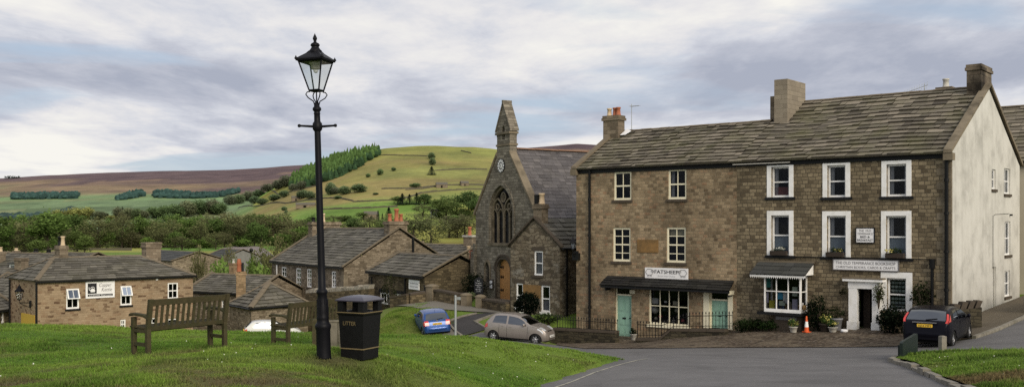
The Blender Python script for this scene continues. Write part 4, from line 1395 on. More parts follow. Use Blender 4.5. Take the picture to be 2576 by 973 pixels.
# buttresses at the left corner
s = MB(); CF.box(s, -.32, .12, -6, -1.7, -.5, .22); CF.box(s, -.26, .1, -1.7, -1.2, -.45, .1); s.build('buttress', M['chap'], cp)
# coping of the gable
s = MB()
for sg in (-1, 1):
    a = CF.pt(uc + sg * (CW + .22), CZE + .12, .06); b = CF.pt(uc + sg * bw, gap_t - bw * k - .02, .06)
    s.pbox(a, b - a, CR * .5, Vector((0, 0, .2)))
s.build('gable_coping', M['trim'], cp)
# bellcote: corbelled shaft, saddle roof, bell opening
zb0, zb1 = gap_t - bw * k - .1, U(1266, 329)[1]
zba = (HY - 258) / F * 60.0
bo0, bo1 = uc - .22, uc + .22
bop = arch(uc - .2, uc + .2, zb1 - .55, zb1 - .05, zb1 + .35, 5)
s = MB()
BD = .5
outl = [(uc - bw, zb0), (uc + bw, zb0), (uc + bw - .02, zb1 - .4), (uc + bw + .06, zb1 - .2), (uc + bw + .06, zb1), (uc, zba - .12), (uc - bw - .06, zb1), (uc - bw - .06, zb1 - .2), (uc - bw + .02, zb1 - .4)]
wallmesh(s, CF, outl, [bop], BD)
BB = Fac(CF.pt(uc + bw, 0, -BD).xy, CF.pt(uc - bw, 0, -BD).xy)
wallmesh(s, BB, [(2 * bw - (q[0] - uc + bw), q[1]) for q in outl][::-1], [[(2 * bw - (q[0] - uc + bw), q[1]) for q in bop][::-1]], .01)
for sg in (-1, 1):
    P_ = [(bw, zb0 - 1.0), (bw - .02, zb1 - .4), (bw + .06, zb1 - .2), (bw + .06, zb1)]
    for i in range(3):
        (a0, za), (a1, zb_) = P_[i], P_[i + 1]
        s.face([CF.pt(uc + sg * a0, za, 0), CF.pt(uc + sg * a0, za, -BD), CF.pt(uc + sg * a1, zb_, -BD), CF.pt(uc + sg * a1, zb_, 0)], [(0, za), (BD, za), (BD, zb_), (0, zb_)])
be = s.build('bellcote', M['chap'], cp)
s = MB()
for sg in (-1, 1):
    a = CF.pt(uc + sg * (bw + .14), zb1 - .06, .06); b = CF.pt(uc, zba, .06)
    s.pbox(a, b - a, CR * (BD + .12), Vector((0, 0, .1)))
s.pbox(CF.pt(uc - .07, zba - .02, .07), CD * .14, CR * (BD + .14), Vector((0, 0, .16)))
s.build('bellcote_roof', M['chap'], be)
s = MB(); CF.box(s, uc - bw - .05, uc + bw + .05, zb0 + .62, zb0 + .74, -BD - .05, .05); CF.box(s, uc - bw - .08, uc + bw + .08, zb1 - .22, zb1 - .1, -BD - .07, .1); s.build('string_course', M['trim'], be)
# clock
cu_, cz_ = U(1262, 417); cr_ = .42
s = MB(); n = 28
def disc(m, r0, r1, o):
    for i in range(n):
        a, b = 2 * math.pi * i / n, 2 * math.pi * (i + 1) / n
        P_ = [CF.pt(cu_ + r1 * math.cos(a), cz_ + r1 * math.sin(a), o), CF.pt(cu_ + r1 * math.cos(b), cz_ + r1 * math.sin(b), o)]
        if r0 > 0: P_ += [CF.pt(cu_ + r0 * math.cos(b), cz_ + r0 * math.sin(b), o), CF.pt(cu_ + r0 * math.cos(a), cz_ + r0 * math.sin(a), o)]
        else: P_.append(CF.pt(cu_, cz_, o))
        m.face(P_)
disc(s, 0, cr_, .06)
for i in range(n):
    a, b = 2 * math.pi * i / n, 2 * math.pi * (i + 1) / n
    s.face([CF.pt(cu_ + cr_ * math.cos(a), cz_ + cr_ * math.sin(a), .0), CF.pt(cu_ + cr_ * math.cos(b), cz_ + cr_ * math.sin(b), .0), CF.pt(cu_ + cr_ * math.cos(b), cz_ + cr_ * math.sin(b), .06), CF.pt(cu_ + cr_ * math.cos(a), cz_ + cr_ * math.sin(a), .06)])
ck = s.build('clock_face', M['inkblack'], cp)
s = MB(); disc(s, .24, .29, .065); disc(s, 0, .17, .065)
for i in range(12):
    a = i * math.pi / 6
    p0 = Vector((math.cos(a), math.sin(a))); q0 = Vector((-p0.y, p0.x))
    P_ = [p0 * .25 + q0 * .05, p0 * .39 + q0 * .065, p0 * .39 - q0 * .065, p0 * .25 - q0 * .05]
    s.face([CF.pt(cu_ + v.x, cz_ + v.y, .068) for v in P_])
s.build('numerals', M['white'], ck)
s = MB()
for (a, l_) in ((R(118), .3), (R(255), .22)):
    d_ = Vector((math.cos(a), math.sin(a))); e_ = Vector((-d_.y, d_.x)) * .025
    s.face([CF.pt(cu_ + v.x, cz_ + v.y, .075) for v in (e_, d_ * l_, -e_)])
s.build('clock_hands', M['inkblack'], ck)


def archband(m, u0, u1, z0, zs, zt, w, o0, o1, n=9, legs=True):
    """moulding following a pointed arch"""
    A_, B_ = arch(u0, u1, z0, zs, zt, n), arch(u0 - w, u1 + w, z0, zs, zt + w * 1.25, n)
    i0 = 1 if legs else 2
    L_ = list(range(i0, len(A_))) + ([0] if legs else [])
    for i, j in zip(L_[:-1], L_[1:]):
        a, b, c, d = A_[i], A_[j], B_[j], B_[i]
        m.face([CF.pt(*a, o1), CF.pt(*b, o1), CF.pt(*c, o1), CF.pt(*d, o1)])
        m.face([CF.pt(*d, o0), CF.pt(*c, o0), CF.pt(*c, o1), CF.pt(*d, o1)])
        m.face([CF.pt(*a, o0), CF.pt(*b, o0), CF.pt(*b, o1), CF.pt(*a, o1)])


# traceried window
s = MB()
archband(s, wl, wr, wz0, wzs, wzt, .2, 0, .07)
big = s.build('tracery_window', M['chap'], cp)
s = MB(); wq = wr - wl
archband(s, wl + .13, wr - .13, wz0, wzs, wzt - .16, .13, -.3, -.12)
for i in (1, 2, 3):
    um_ = wl + wq * i / 4
    CF.box(s, um_ - .05, um_ + .05, wz0, wzs + .12, -.3, -.14)
for i in range(4):
    a0, a1 = wl + wq * i / 4 + .05, wl + wq * (i + 1) / 4 - .05
    archband(s, a0 + .03, a1 - .03, wzs - .3, wzs - .1, wzs + .32, .06, -.3, -.15, 5, False)
for i in (0, 1):
    a0, a1 = wl + wq * i / 2 + .08, wl + wq * (i + 1) / 2 - .08
    archband(s, a0, a1, wzs, wzs + .05, wzs + .95, .08, -.3, -.145, 6, False)


def ring(m, u_, z_, r0, r1, o0, o1, n=14):
    for i in range(n):
        a, b = 2 * math.pi * i / n, 2 * math.pi * (i + 1) / n
        pa, pb = (math.cos(a), math.sin(a)), (math.cos(b), math.sin(b))
        m.face([CF.pt(u_ + r0 * pa[0], z_ + r0 * pa[1], o1), CF.pt(u_ + r1 * pa[0], z_ + r1 * pa[1], o1), CF.pt(u_ + r1 * pb[0], z_ + r1 * pb[1], o1), CF.pt(u_ + r0 * pb[0], z_ + r0 * pb[1], o1)])
        m.face([CF.pt(u_ + r0 * pa[0], z_ + r0 * pa[1], o0), CF.pt(u_ + r0 * pb[0], z_ + r0 * pb[1], o0), CF.pt(u_ + r0 * pb[0], z_ + r0 * pb[1], o1), CF.pt(u_ + r0 * pa[0], z_ + r0 * pa[1], o1)])


um_ = (wl + wr) / 2
ring(s, um_, wzt - .72, .24, .33, -.3, -.14)
ring(s, um_ - wq * .25, wzs + .5, .15, .22, -.3, -.14); ring(s, um_ + wq * .25, wzs + .5, .15, .22, -.3, -.14)
for a in range(4):
    t_ = a * math.pi / 2 + math.pi / 4; CF.box(s, um_ + .13 * math.cos(t_) - .03, um_ + .13 * math.cos(t_) + .03, wzt - .72 + .13 * math.sin(t_) - .1, wzt - .72 + .13 * math.sin(t_) + .1, -.29, -.15)
s.build('tracery', M['trim'], big)
s = MB(); s.face([CF.pt(*q, -.27) for q in win]); s.build('leaded_glass', M['leaded'], big)
s = MB(); CF.box(s, wl - .15, wr + .15, wz0 - .16, wz0, -.1, .1); s.build('sill', M['trim'], big)
# side lancet, doorway
s = MB(); archband(s, ll, lr, U(1226, 708)[1], U(1226, 675)[1], U(1226, 658)[1], .13, 0, .06, 5); la = s.build('lancet_window', M['trim'], cp)
s = MB(); s.face([CF.pt(*q, -.2) for q in lan]); s.build('leaded_glass', M['leaded'], la)
s = MB(); archband(s, dl, dr, dz0, dzs, dzt, .16, -.05, .05); archband(s, dl - .16, dr + .16, dzs, dzs, dzt + .2, .1, .0, .09, 7, False); dw = s.build('doorway_arch', M['darktrim'], cp)
s = MB(); s.face([CF.pt(*q, -.22) for q in dor])
for i in range(1, 7):
    uu = dl + (dr - dl) * i / 7; CF.box(s, uu - .008, uu + .008, dz0, dzt - .6, -.221, -.208)
do = s.build('door', M['oak'], cp)
s = MB()
for zz in (dz0 + .55, dz0 + 1.35, dz0 + 1.95):
    CF.box(s, dl + .05, dl + .5, zz - .03, zz + .03, -.2, -.185)
    for a in (.2, .4): CF.box(s, dl + a, dl + a + .05, zz - .1, zz + .1, -.2, -.187)
s.build('door_hinge', M['iron'], do)
# nave roof
rm = MB(); rg = random.Random(5)
def cpz(a, t, z): q = CC + CD * a + CR * t; return Vector((q.x, q.y, z))
slope(rm, cpz(CW + .2, .45, CZE - .1), cpz(CW + .2, LW, CZE - .1), cpz(0, LW, CZR), cpz(0, .45, CZR), .27, .4, .02, 0, rg)
slope(rm, cpz(-CW - .2, LW, CZE - .1), cpz(-CW - .2, .45, CZE - .1), cpz(0, .45, CZR), cpz(0, LW, CZR), .4, .6, .02, 0, rg)
ro = rm.build('roof', M['slate'], cp)
ridge_tiles(ro, cpz(0, .5, CZR + .03), cpz(0, LW, CZR + .03), 'ridgetile', .16)

# ================================================================ cottage against the chapel
KA = R(45)
KD = Vector((math.cos(KA), -math.sin(KA), 0)); KR = Vector((math.sin(KA), math.cos(KA), 0))
KC = Vector((1.22, 53.0, 0)); KW = 1.84
KF = Fac((KC - KD * KW).xy, (KC + KD * KW).xy)
kt = thing('gabled_cottage', 'small lichened stone gabled cottage between the chapel and the sheep shop', 'house', (KC.x, KC.y, -5.0))
KZE = KF.hit(1404, 622)[1]; KZR = KF.hit(1346, 549)[1]
kw = [KF.rect(1344, 631, 1365.5, 692), KF.rect(1361.5, 718, 1383.5, 784), KF.rect(1298.5, 712, 1315.5, 772)]
mb = MB()
wallmesh(mb, KF, [(0, -6.5), (2 * KW, -6.5), (2 * KW, KZE), (KW, KZR - .06), (0, KZE)], [rpoly(q) for q in kw], .18)
KL = 5.4
K1 = Fac((KC + KD * KW).xy, (KC + KD * KW + KR * KL).xy); wallmesh(mb, K1, [(0, -6.5), (KL, -6.5), (KL, KZE), (0, KZE)])
K2 = Fac((KC - KD * KW + KR * KL).xy, (KC - KD * KW).xy); wallmesh(mb, K2, [(0, -6.5), (KL, -6.5), (KL, KZE), (0, KZE)])
mb.build('wall', M['cott'], kt)
for i, q in enumerate(kw): window(kt, KF, q, 1, 2, 'white', .075, .04, .03, sill='darktrim' if i == 0 else 'white', lintel='darktrim', curtain='curtain', cfrac=(0, .5 if i else .98))
s = MB(); r_ = KF.rect(1316, 716, 1360, 748); KF.box(s, r_[0], r_[1], r_[2], r_[3], .001, .02); s.build('sandstone_panel', M['plaque'], kt)
rm = MB(); rg = random.Random(6)
def kpz(a, t, z): q = KC + KD * a + KR * t; return Vector((q.x, q.y, z))
slope(rm, kpz(KW + .22, -.08, KZE - .05), kpz(KW + .22, KL, KZE - .05), kpz(0, KL, KZR), kpz(0, -.08, KZR), .33, .6, .045, .02, rg)
slope(rm, kpz(-KW - .15, KL, KZE - .05), kpz(-KW - .15, -.08, KZE - .05), kpz(0, -.08, KZR), kpz(0, KL, KZR), .33, .6, .045, .02, rg)
ro = rm.build('roof', M['vflag'], kt)
s = MB()
for sg in (-1, 1):
    a = kpz(sg * (KW + .2), -.12, KZE - .02); b = kpz(0, -.12, KZR + .02); s.pbox(a, b - a, KR * .24, Vector((0, 0, .1)))
s.build('verge_coping', M['darktrim'], ro)
s = MB(); s.tube([kpz(KW + .3, -.1, KZE - .06), kpz(KW + .3, KL, KZE - .06)], .07, 6); s.tube([kpz(KW + .1, .45, KZE - .1), kpz(KW + .1, .45, -5)], .055, 6); s.build('gutter', M['iron'], kt)
cq = kpz(.05, .42, 0)
chimney(kt, cq, KD, .62, .5, KZR - .9, (HY - 513) / F * cq.y, 'chim', [(.08, 0, .58, .16, 'buff')], .06, 2)
s = MB(); s.box((cq.x - .18, cq.y, (HY - 513) / F * cq.y), .24, .24, .5, KA); s.build('soot_cowl', M['iron'], kt)
# ================================================================ houses down in the village
def gable_house(name, label, cat, FL, FR, depth, zb, ze, rise, wallm, roofm, openings=(), gopen=(), verge='ridge', hip=(0, 0), course=.32, wid=.55, over=.18, seed=1, back=True, gutter=True):
    """eaves along the front FL-FR; openings are windows on the front, gopen on the right gable; hip = hipped ends (left, right)"""
    f = Fac(FL, FR); h = thing(name, label, cat, (FL[0], FL[1], zb)); rg = random.Random(seed)
    bk_ = -f.n; L = f.L
    def P(u, t, z): q = f.p + f.u * u + bk_ * t; return Vector((q.x, q.y, z))
    gr = Fac(P(L, 0, 0).xy, P(L, depth, 0).xy); gl = Fac(P(0, depth, 0).xy, P(0, 0, 0).xy); bf = Fac(P(L, depth, 0).xy, P(0, depth, 0).xy)
    zr = ze + rise; hd = depth / 2
    m = MB()
    wallmesh(m, f, [(0, zb - 1.5), (L, zb - 1.5), (L, ze), (0, ze)], [rpoly(q['r']) for q in openings])
    g_ = lambda hp: [(0, zb - 1.5), (depth, zb - 1.5), (depth, ze)] + ([] if hp else [(hd, zr - .08)]) + [(0, ze)]
    wallmesh(m, gr, g_(hip[1]), [rpoly(q['r']) for q in gopen]); wallmesh(m, gl, g_(hip[0])); wallmesh(m, bf, [(0, zb - 1.5), (L, zb - 1.5), (L, ze), (0, ze)])
    m.build('wall', M[wallm], h)
    for q in openings:
        kw_ = {k: v for k, v in q.items() if k != 'r'}; window(h, f, q['r'], **kw_)
    for q in gopen:
        kw_ = {k: v for k, v in q.items() if k != 'r'}; window(h, gr, q['r'], **kw_)
    e = over; z0 = ze - e * rise / hd + .1; zr += .1
    r0 = hip[0] if hip[0] else -e * .6; r1 = L - hip[1] if hip[1] else L + e * .6
    l0 = -e if hip[0] else -e * .6; l1 = L + e if hip[1] else L + e * .6
    rm = MB()
    slope(rm, P(l0, -e, z0), P(l1, -e, z0), P(r1, hd, zr), P(r0, hd, zr), course, wid, .045, .03, rg)
    slope(rm, P(l1, depth + e, z0), P(l0, depth + e, z0), P(r0, hd, zr), P(r1, hd, zr), course * 1.5, wid * 1.6, .045, 0, rg)
    if hip[0]: slope(rm, P(-e, depth + e, z0), P(-e, -e, z0), P(r0, hd, zr), P(r0, hd + .01, zr), course, wid, .045, 0, rg)
    if hip[1]: slope(rm, P(L + e, -e, z0), P(L + e, depth + e, z0), P(r1, hd + .01, zr), P(r1, hd, zr), course, wid, .045, 0, rg)
    ro = rm.build('roof', M[roofm], h)
    ridge_tiles(ro, P(r0, hd, zr), P(r1, hd, zr))
    if hip[0]: ridge_tiles(ro, P(-e, -e, z0 + .05), P(r0, hd, zr)); ridge_tiles(ro, P(-e, depth + e, z0 + .05), P(r0, hd, zr))
    if hip[1]: ridge_tiles(ro, P(L + e, -e, z0 + .05), P(r1, hd, zr))
    if not hip[1]:
        s = MB()
        for ta, tb in ((-e, hd), (depth + e, hd)):
            a, b = P(r1 - .18, ta, z0 + .03), P(r1 - .18, tb, zr + .03); s.pbox(a, b - a, f.u * .24, (0, 0, .09))
        s.build('verge_coping', M[verge], ro)
    if not hip[0]:
        s = MB()
        for ta, tb in ((-e, hd), (depth + e, hd)):
            a, b = P(r0 - .06, ta, z0 + .03), P(r0 - .06, tb, zr + .03); s.pbox(a, b - a, f.u * .24, (0, 0, .09))
        s.build('verge_coping', M[verge], ro)
    if gutter:
        s = MB(); f.box(s, l0, l1, z0 - .13, z0 - .02, e - .06, e + .06); s.build('gutter', M['iron'], h)
    return h, f, P, zr


# ---- tearoom with the hipped roof
KFL, KFR = (-29.9, 62.0), (-22.45, 69.2)
kf = Fac(KFL, KFR)
kze = (HY - 707) / F * 62.0
ow = []
for q, op in (((166.5, 725, 199, 776), 1), ((303, 718, 331, 767), 2), ((422, 710.5, 448, 751), 0)):
    ow.append(dict(r=kf.rect(*q), cols=2, rows=2, fw=.09, depth=.04, bar=.04, sill='black', glass='glass'))
for q in ((303, 803, 316, 826), (372, 799, 394, 826), (421, 801, 447, 826)):
    ow.append(dict(r=kf.rect(*q), cols=2, rows=2, fw=.08, depth=.04, bar=.04))
kh, kf, KP, kzr = gable_house('tearoom', 'warm stone tearoom with hipped stone roof and kettle sign', 'house', KFL, KFR, 5.6, -9.0, kze, 1.32, 'kettle', 'vflag', ow, hip=(1.9, 2.6), seed=11)
# open sashes tilting out of two windows
for i, gl in ((0, 'glass'), (1, 'glassb')):
    r_ = ow[i]['r']; zm = (r_[2] + r_[3]) / 2
    m = MB(); t0, t1 = .02, .28
    P4 = [kf.pt(r_[0] + .02, r_[3] - .05, t0), kf.pt(r_[1] - .02, r_[3] - .05, t0), kf.pt(r_[1] - .02, zm, t1), kf.pt(r_[0] + .02, zm, t1)]
    w_ = kf.u * (r_[1] - r_[0] - .04); d_ = P4[3] - P4[0]; n_ = kf.u.cross(d_).normalized() * .04
    m.pbox(P4[0], kf.u * .08, d_, n_); m.pbox(P4[1] - kf.u * .08, kf.u * .08, d_, n_); m.pbox(P4[0] + kf.u * .08, w_ - kf.u * .16, d_ * .08, n_); m.pbox(P4[0] + kf.u * .08 + d_ * .92, w_ - kf.u * .16, d_ * .08, n_)
    m.pbox(P4[0] + w_ * .48 + d_ * .08, w_ * .04, d_ * .84, n_ * .9)
    so_ = m.build('open_sash', M['white'], kh)
    g = MB(); g.face([q + n_ * .5 for q in P4]); g.build('pane', M['glassb' if i else 'sashglass'], so_)
q = KP(5.0, 2.9, 0)
q = KP(2.5, 3.0, 0); chimney(kh, q, kf.u, .55, .9, kzr - .7, (HY - 617) / F * q.y, 'chim', [(.02, -.2, .62, .13, 'buff'), (-.02, .2, .6, .13, 'iron')], .05, 2)
q = KP(9.3, 4.4, 0); chimney(kh, q, kf.u, 1.1, .8, kze - 2, (HY - 609) / F * q.y, 'chim', (), .06, 3)
s = MB(); s.tube([KP(-.1, -.06, kze - .1), KP(-.1, -.06, -9)], .06, 6); c_ = KP(.0, 4.9, 0); s.tube([KP(-.12, 5.0, kze - .1), KP(-.12, 5.0, -9)], .06, 6); s.build('downpipe', M['iron'], kh)
kg = Fac(KP(0, 5.6, 0).xy, KP(0, 0, 0).xy)
s = MB(); r_ = kg.rect(55, 789, 88, 806); kg.box(s, r_[0], r_[1], r_[2] - .5, r_[3], .0, .05); s.build('yellow_board', M['yellowp'], kh)
r_ = kf.rect(391, 694, 396, 704); s = MB(); kf.box(s, r_[0], r_[1], r_[2], r_[3], 0, .1); s.build('alarm_box', M['white'], kh)


def wall_lantern(label, fc, u, z, o=.75, s_=1.0):
    t = thing('wall_lantern', label, 'lantern', fc.pt(u, z, o))
    c = fc.pt(u, z, o)
    m = MB()
    for k_ in range(4):
        a = math.pi / 4 + k_ * math.pi / 2; d_ = Vector((math.cos(a), math.sin(a), 0))
        m.tube([c + d_ * .11 * s_, c + d_ * .25 * s_ + Vector((0, 0, .5 * s_))], .018 * s_, 5)
    m.lathe([(.13 * s_, -.03), (.13 * s_, .02)], c, 4, math.pi / 4, False); m.lathe([(.0, -.06), (.12 * s_, -.02)], c, 4, math.pi / 4, False)
    m.lathe([(.30 * s_, .5 * s_), (.31 * s_, .54 * s_), (.12 * s_, .74 * s_), (.10 * s_, .84 * s_), (.03 * s_, .88 * s_), (.03 * s_, .96 * s_), (0, 1.0 * s_)], c, 4, math.pi / 4, False)
    m.build('lantern_frame', M['lampblack'], t)
    g = MB(); g.lathe([(.11 * s_, 0), (.235 * s_, .5 * s_)], c, 4, math.pi / 4, False); g.build('lantern_glass', M['lglass'], t)
    b = MB(); b.tube([c + Vector((0, 0, -.04)), c + Vector((0, 0, -.2)), fc.pt(u, z - .25, .02)], .03, 6); fc.box(b, u - .12, u + .12, z - .5, z - .1, .001, .08)
    b.tube([fc.pt(u, z - .55, .02), fc.pt(u, z - .42, o * .5), c + Vector((0, 0, -.2))], .022, 6); b.build('bracket', M['iron'], t)
    return t


ku, kz = kg.hit(74, 735); wall_lantern('black lantern on the shaded side wall of the tearoom', kg, ku + .3, kz - .4, .7)

# ---- lower slate house between tearoom and the pyramid roof
lf0, lf1 = at(470, 740, 77.5), at(636, 733, 74.0)
lh, lf, LPt, lzr = gable_house('low_house', 'low slate roofed house partly hidden behind the near bench and tearoom', 'house', (lf0.x, lf0.y), (lf1.x, lf1.y), 5.4, -9.2, (HY - 736) / F * 75.5, 1.2, 'long', 'vflag', seed=12,
                               openings=[dict(r=Fac((lf0.x, lf0.y), (lf1.x, lf1.y)).rect(556, 755, 572, 775), cols=2, rows=2, fw=.08)])
q = LPt(2.2, 2.8, 0); chimney(lh, q, lf.u, .5, .5, lzr - .4, (HY - 661) / F * q.y, 'buffchim', [(0, 0, .3, .1, 'pot')], .04, 1)

# ---- pyramid roofed building
p0, p1, p3 = at(632, 773, 66.0), at(775, 761, 70.0), at(578, 764, 69.4)
pyr = thing('pyramid_roof_building', 'square stone building with a low pyramid stone roof behind the second bench', 'building', (p0.x, p0.y, -8.6))
pc2 = Vector((p1.x + p3.x - p0.x, p1.y + p3.y - p0.y, 0))
cs = [Vector((p.x, p.y, 0)) for p in (p0, p1, pc2, p3)]
pze = (HY - 773) / F * 66.0 + .08
m = MB()
for i in range(4):
    f_ = Fac(cs[i].xy, cs[(i + 1) % 4].xy); wallmesh(m, f_, [(0, -10), (f_.L, -10), (f_.L, pze), (0, pze)])
m.build('wall', M['long'], pyr)
cen = sum(cs, Vector()) / 4; ap = Vector((cen.x, cen.y, (HY - 708) / F * cen.y))
rm = MB(); ec = [cen + (c - cen) * 1.07 + Vector((0, 0, pze - .1)) for c in cs]
for i in range(4): slope(rm, ec[i], ec[(i + 1) % 4], ap, ap + Vector((.001, .001, 0)), .36, .6, .06, .05, random.Random(20 + i))
ro = rm.build('roof', M['vflag'], pyr)
for i in (0, 1, 3): ridge_tiles(ro, ec[i] + Vector((0, 0, .05)), ap, r=.17)
s = MB()
for i in (0, 3):
    a, b = ec[i], ec[(i + 1) % 4]; s.tube([a - Vector((0, 0, .08)), b - Vector((0, 0, .08))], .08, 6)
s.build('gutter', M['iron'], pyr)
q = at(606, 760, 70.3)
ck_ = chimney(pyr, q, (1, .3, 0), .66, .6, -7, (HY - 682) / F * q.y, 'buffchim', (), .06, 2)
zt_ = (HY - 682) / F * q.y
s = MB(); s.box((q.x, q.y, zt_), .4, .4, .62, .3); s.build('soot_cowl', M['iron'], ck_)
s = MB(); s.lathe([(.17, 0), (.15, .5), (.19, .55), (.12, .9)], (q.x - .05, q.y - .3, zt_), 10); s.build('chimney_pot', M['terra'], ck_)

# ---- long house with sash windows
l0, l1 = at(684, 657, 84.5), at(865, 673, 72.0)
LF_ = Fac((l0.x, l0.y), (l1.x, l1.y))
ow = [dict(r=LF_.rect(*q), cols=2, rows=4, fw=.1, depth=.03, bar=.055, sill='darktrim') for q in ((708.5, 671, 720, 717), (745, 674, 757, 720.5), (772.5, 676, 783.5, 722), (834.5, 682, 845, 724))]
for i_ in (2, 3): ow[i_]['curtain'] = 'curtain'; ow[i_]['cfrac'] = (0, .55)
lo, LF_, LPp, lozr = gable_house('long_stone_house', 'long grey stone house with four white sash windows and two broad chimneys', 'house', (l0.x, l0.y), (l1.x, l1.y), 9.0, -8.2, (HY - 672) / F * 72, 2.75, 'long', 'vflag', ow, seed=13, course=.36, wid=.7)
q = LPp(LF_.L - .55, 4.5, 0); chimney(lo, q, LF_.u, .95, 1.5, lozr - .8, (HY - 556) / F * q.y, 'long', [(-.1, -.45, .55, .15, 'terra'), (.05, .05, .95, .17, 'terra'), (.0, .45, .55, .15, 'terra')], .1, 2)
q = LPp(.7, 4.5, 0); chimney(lo, q, LF_.u, .9, 2.6, lozr - .8, (HY - 558) / F * q.y, 'long', [(0, -.1, .75, .17, 'buff'), (0, -1.0, .4, .14, 'iron')], .12, 2)
s = MB(); u_ = LF_.hit(700, 690)[0]; s.tube([LF_.pt(u_, (HY - 665) / F * 83.5, .12), LF_.pt(u_, -8, .12)], .06, 6); s.build('downpipe', M['white'], lo)
s = MB(); LF_.box(s, LF_.L - .5, LF_.L + .03, -8, (HY - 690) / F * 72, -.3, .03); s.build('quoins', M['trim'], lo)

# ---- low house beside the chapel
b0, b1 = (-10.12, 69.3), (-5.51, 62.0)
BF = Fac(b0, b1)
ow = [dict(r=BF.rect(*q), cols=c_, rows=1, fw=.1, depth=.04, bar=.08, sash=False, lintel=l_) for q, c_, l_ in (((956, 735, 979, 764), 3, 'black'), ((994, 739.5, 1019, 765), 3, 'black'), ((1034, 740.5, 1063, 765), 2, None))]
bh, BF, BP, bzr = gable_house('low_stone_house', 'low mossy stone house with white sign next to the chapel', 'house', b0, b1, 5.0, -6.6, (HY - 696.5) / F * 62, 1.22, 'low', 'vflag', ow, seed=14, course=.36, wid=.75)
s = MB(); u_ = BF.hit(1024, 715)[0]; s.tube([BF.pt(u_, -3.5, .15), BF.pt(u_, -6, .15)], .08, 6); u_ = BF.hit(940, 715)[0]; s.tube([BF.pt(u_, -3.6, .15), BF.pt(u_, -6, .15)], .07, 6); s.build('downpipe', M['iron'], bh)

# ---- house behind the low one, with the red pot
h0, h1 = at(1000, 645, 83), at(1146, 648, 78.5)
xh, xf, XP, xzr = gable_house('rear_house', 'house with a tall red chimney pot showing over the low mossy roof', 'house', (h0.x, h0.y), (h1.x, h1.y), 5.6, -7, (HY - 648) / F * 80, .95, 'long', 'vflag', seed=15)
q = XP(xf.L - 1.0, 2.8, 0); chimney(xh, q, xf.u, .95, .75, xzr - .7, (HY - 592) / F * q.y, 'chim', [(-.1, 0, .72, .15, 'terra')], .05, 1)
s = MB(); s.box((q.x, q.y, (HY - 592) / F * q.y - .12), 1.1, .9, .14, math.atan2(xf.u.y, xf.u.x)); s.build('chimney_cap', M['pot'], xh)
q = XP(xf.L - .1, 1.6, 0); chimney(xh, q, xf.u, .45, .45, xzr - 1.2, (HY - 634) / F * q.y, 'chim', [(0, 0, .5, .16, 'buff')], .04, 1)
q = XP(1.1, 1.2, 0); chimney(xh, q, xf.u, .95, .7, xzr - 2, (HY - 606) / F * q.y, 'long', (), .05, 2)
q = at(1039, 630, 74); s = MB(); s.tube([(q.x, q.y, q.z - 1.5), (q.x, q.y, (HY - 597) / F * 74)], .1, 8); tag(s.build('flue_pipe', M['iron']), 'straight black flue pipe between the mossy roof and red pot chimney', 'pipe')
q = BP(8.4, 3.6, 0); s = MB(); s.lathe([(.2, 0), (.17, .5), (.22, .55), (.22, .65), (.12, .6)], (q.x, q.y, bzr - .35), 10); s.build('chimney_pot', M['terra'], bh)

# ---- roofs and chimneys at the far left edge
def left_house(label, a, b, Ya, Yb, depth, zb, rise, wallm, seed, chims, **k):
    pa, pb = at(a[0], a[1], Ya), at(b[0], b[1], Yb)
    h, f, P, zr = gable_house('village_house', label, 'house', (pa.x, pa.y), (pb.x, pb.y), depth, zb, (pa.z + pb.z) / 2, rise, wallm, 'vflag', seed=seed, **k)
    for (px, Y, w, d, ytop, pots) in chims:
        q = at(px, ytop, Y); chimney(h, q, f.u, w, d, zr - 1.4, q.z, 'chim', pots, .05, 2)
    return h, f, P, zr


vh, vf, VP, vzr = left_house('grey roofed house with a small white dormer at the left edge', (-70, 692), (62, 688), 90, 86, 7, -11, 1.75, 'long', 31,
                             [(54, 87.5, 1.0, .7, 648, ()), (41, 93, .5, .5, 630, [(0, 0, .25, .16, 'buff')]), (2, 91, .6, .6, 632, [(0, 0, .4, .14, 'buff')])])
dm = vf.hit(31.5, 679); m = MB()
r_ = vf.rect(24, 664, 40, 680, -1.0)
vf.box(m, r_[0], r_[1], r_[2] - .1, r_[3], -2.6, -1.0); dd = m.build('dormer', M['white'], vh)
m = MB(); vf.box(m, r_[0] - .1, r_[1] + .1, r_[3], r_[3] + .14, -2.6, -.85); m.build('dormer_roof', M['darkslate'], dd)
m = MB(); vf.quad(m, r_[0] + .12, r_[1] - .12, r_[2] + .08, r_[3] - .1, -.99); m.build('pane', M['glass'], dd)
left_house('plain slate roofed house just above the far left corner of tearoom', (-60, 747), (47, 741), 78, 74, 5, -10.5, 1.5, 'long', 32, ())
left_house('low lean house with white windows left of the tearoom wall', (-50, 784), (40, 776), 64, 68, 4.2, -9.6, 1.35, 'low', 33, (),
           openings=[dict(r=Fac(at(-50, 784, 64).xy, at(40, 776, 68).xy).rect(3, 783, 12, 812), cols=1, rows=2, fw=.12), dict(r=Fac(at(-50, 784, 64).xy, at(40, 776, 68).xy).rect(28, 787, 36, 812), cols=1, rows=2, fw=.12)])
left_house('far slate house with three squat chimneys behind the tearoom hip', (60, 672), (170, 668), 105, 101, 7, -12, 1.3, 'long', 34,
           [(90, 104, .7, .6, 634, [(0, 0, .35, .2, 'iron')]), (107, 102, .7, .6, 645, ()), (123, 103, .75, .6, 637, [(0, 0, .4, .22, 'iron')])])
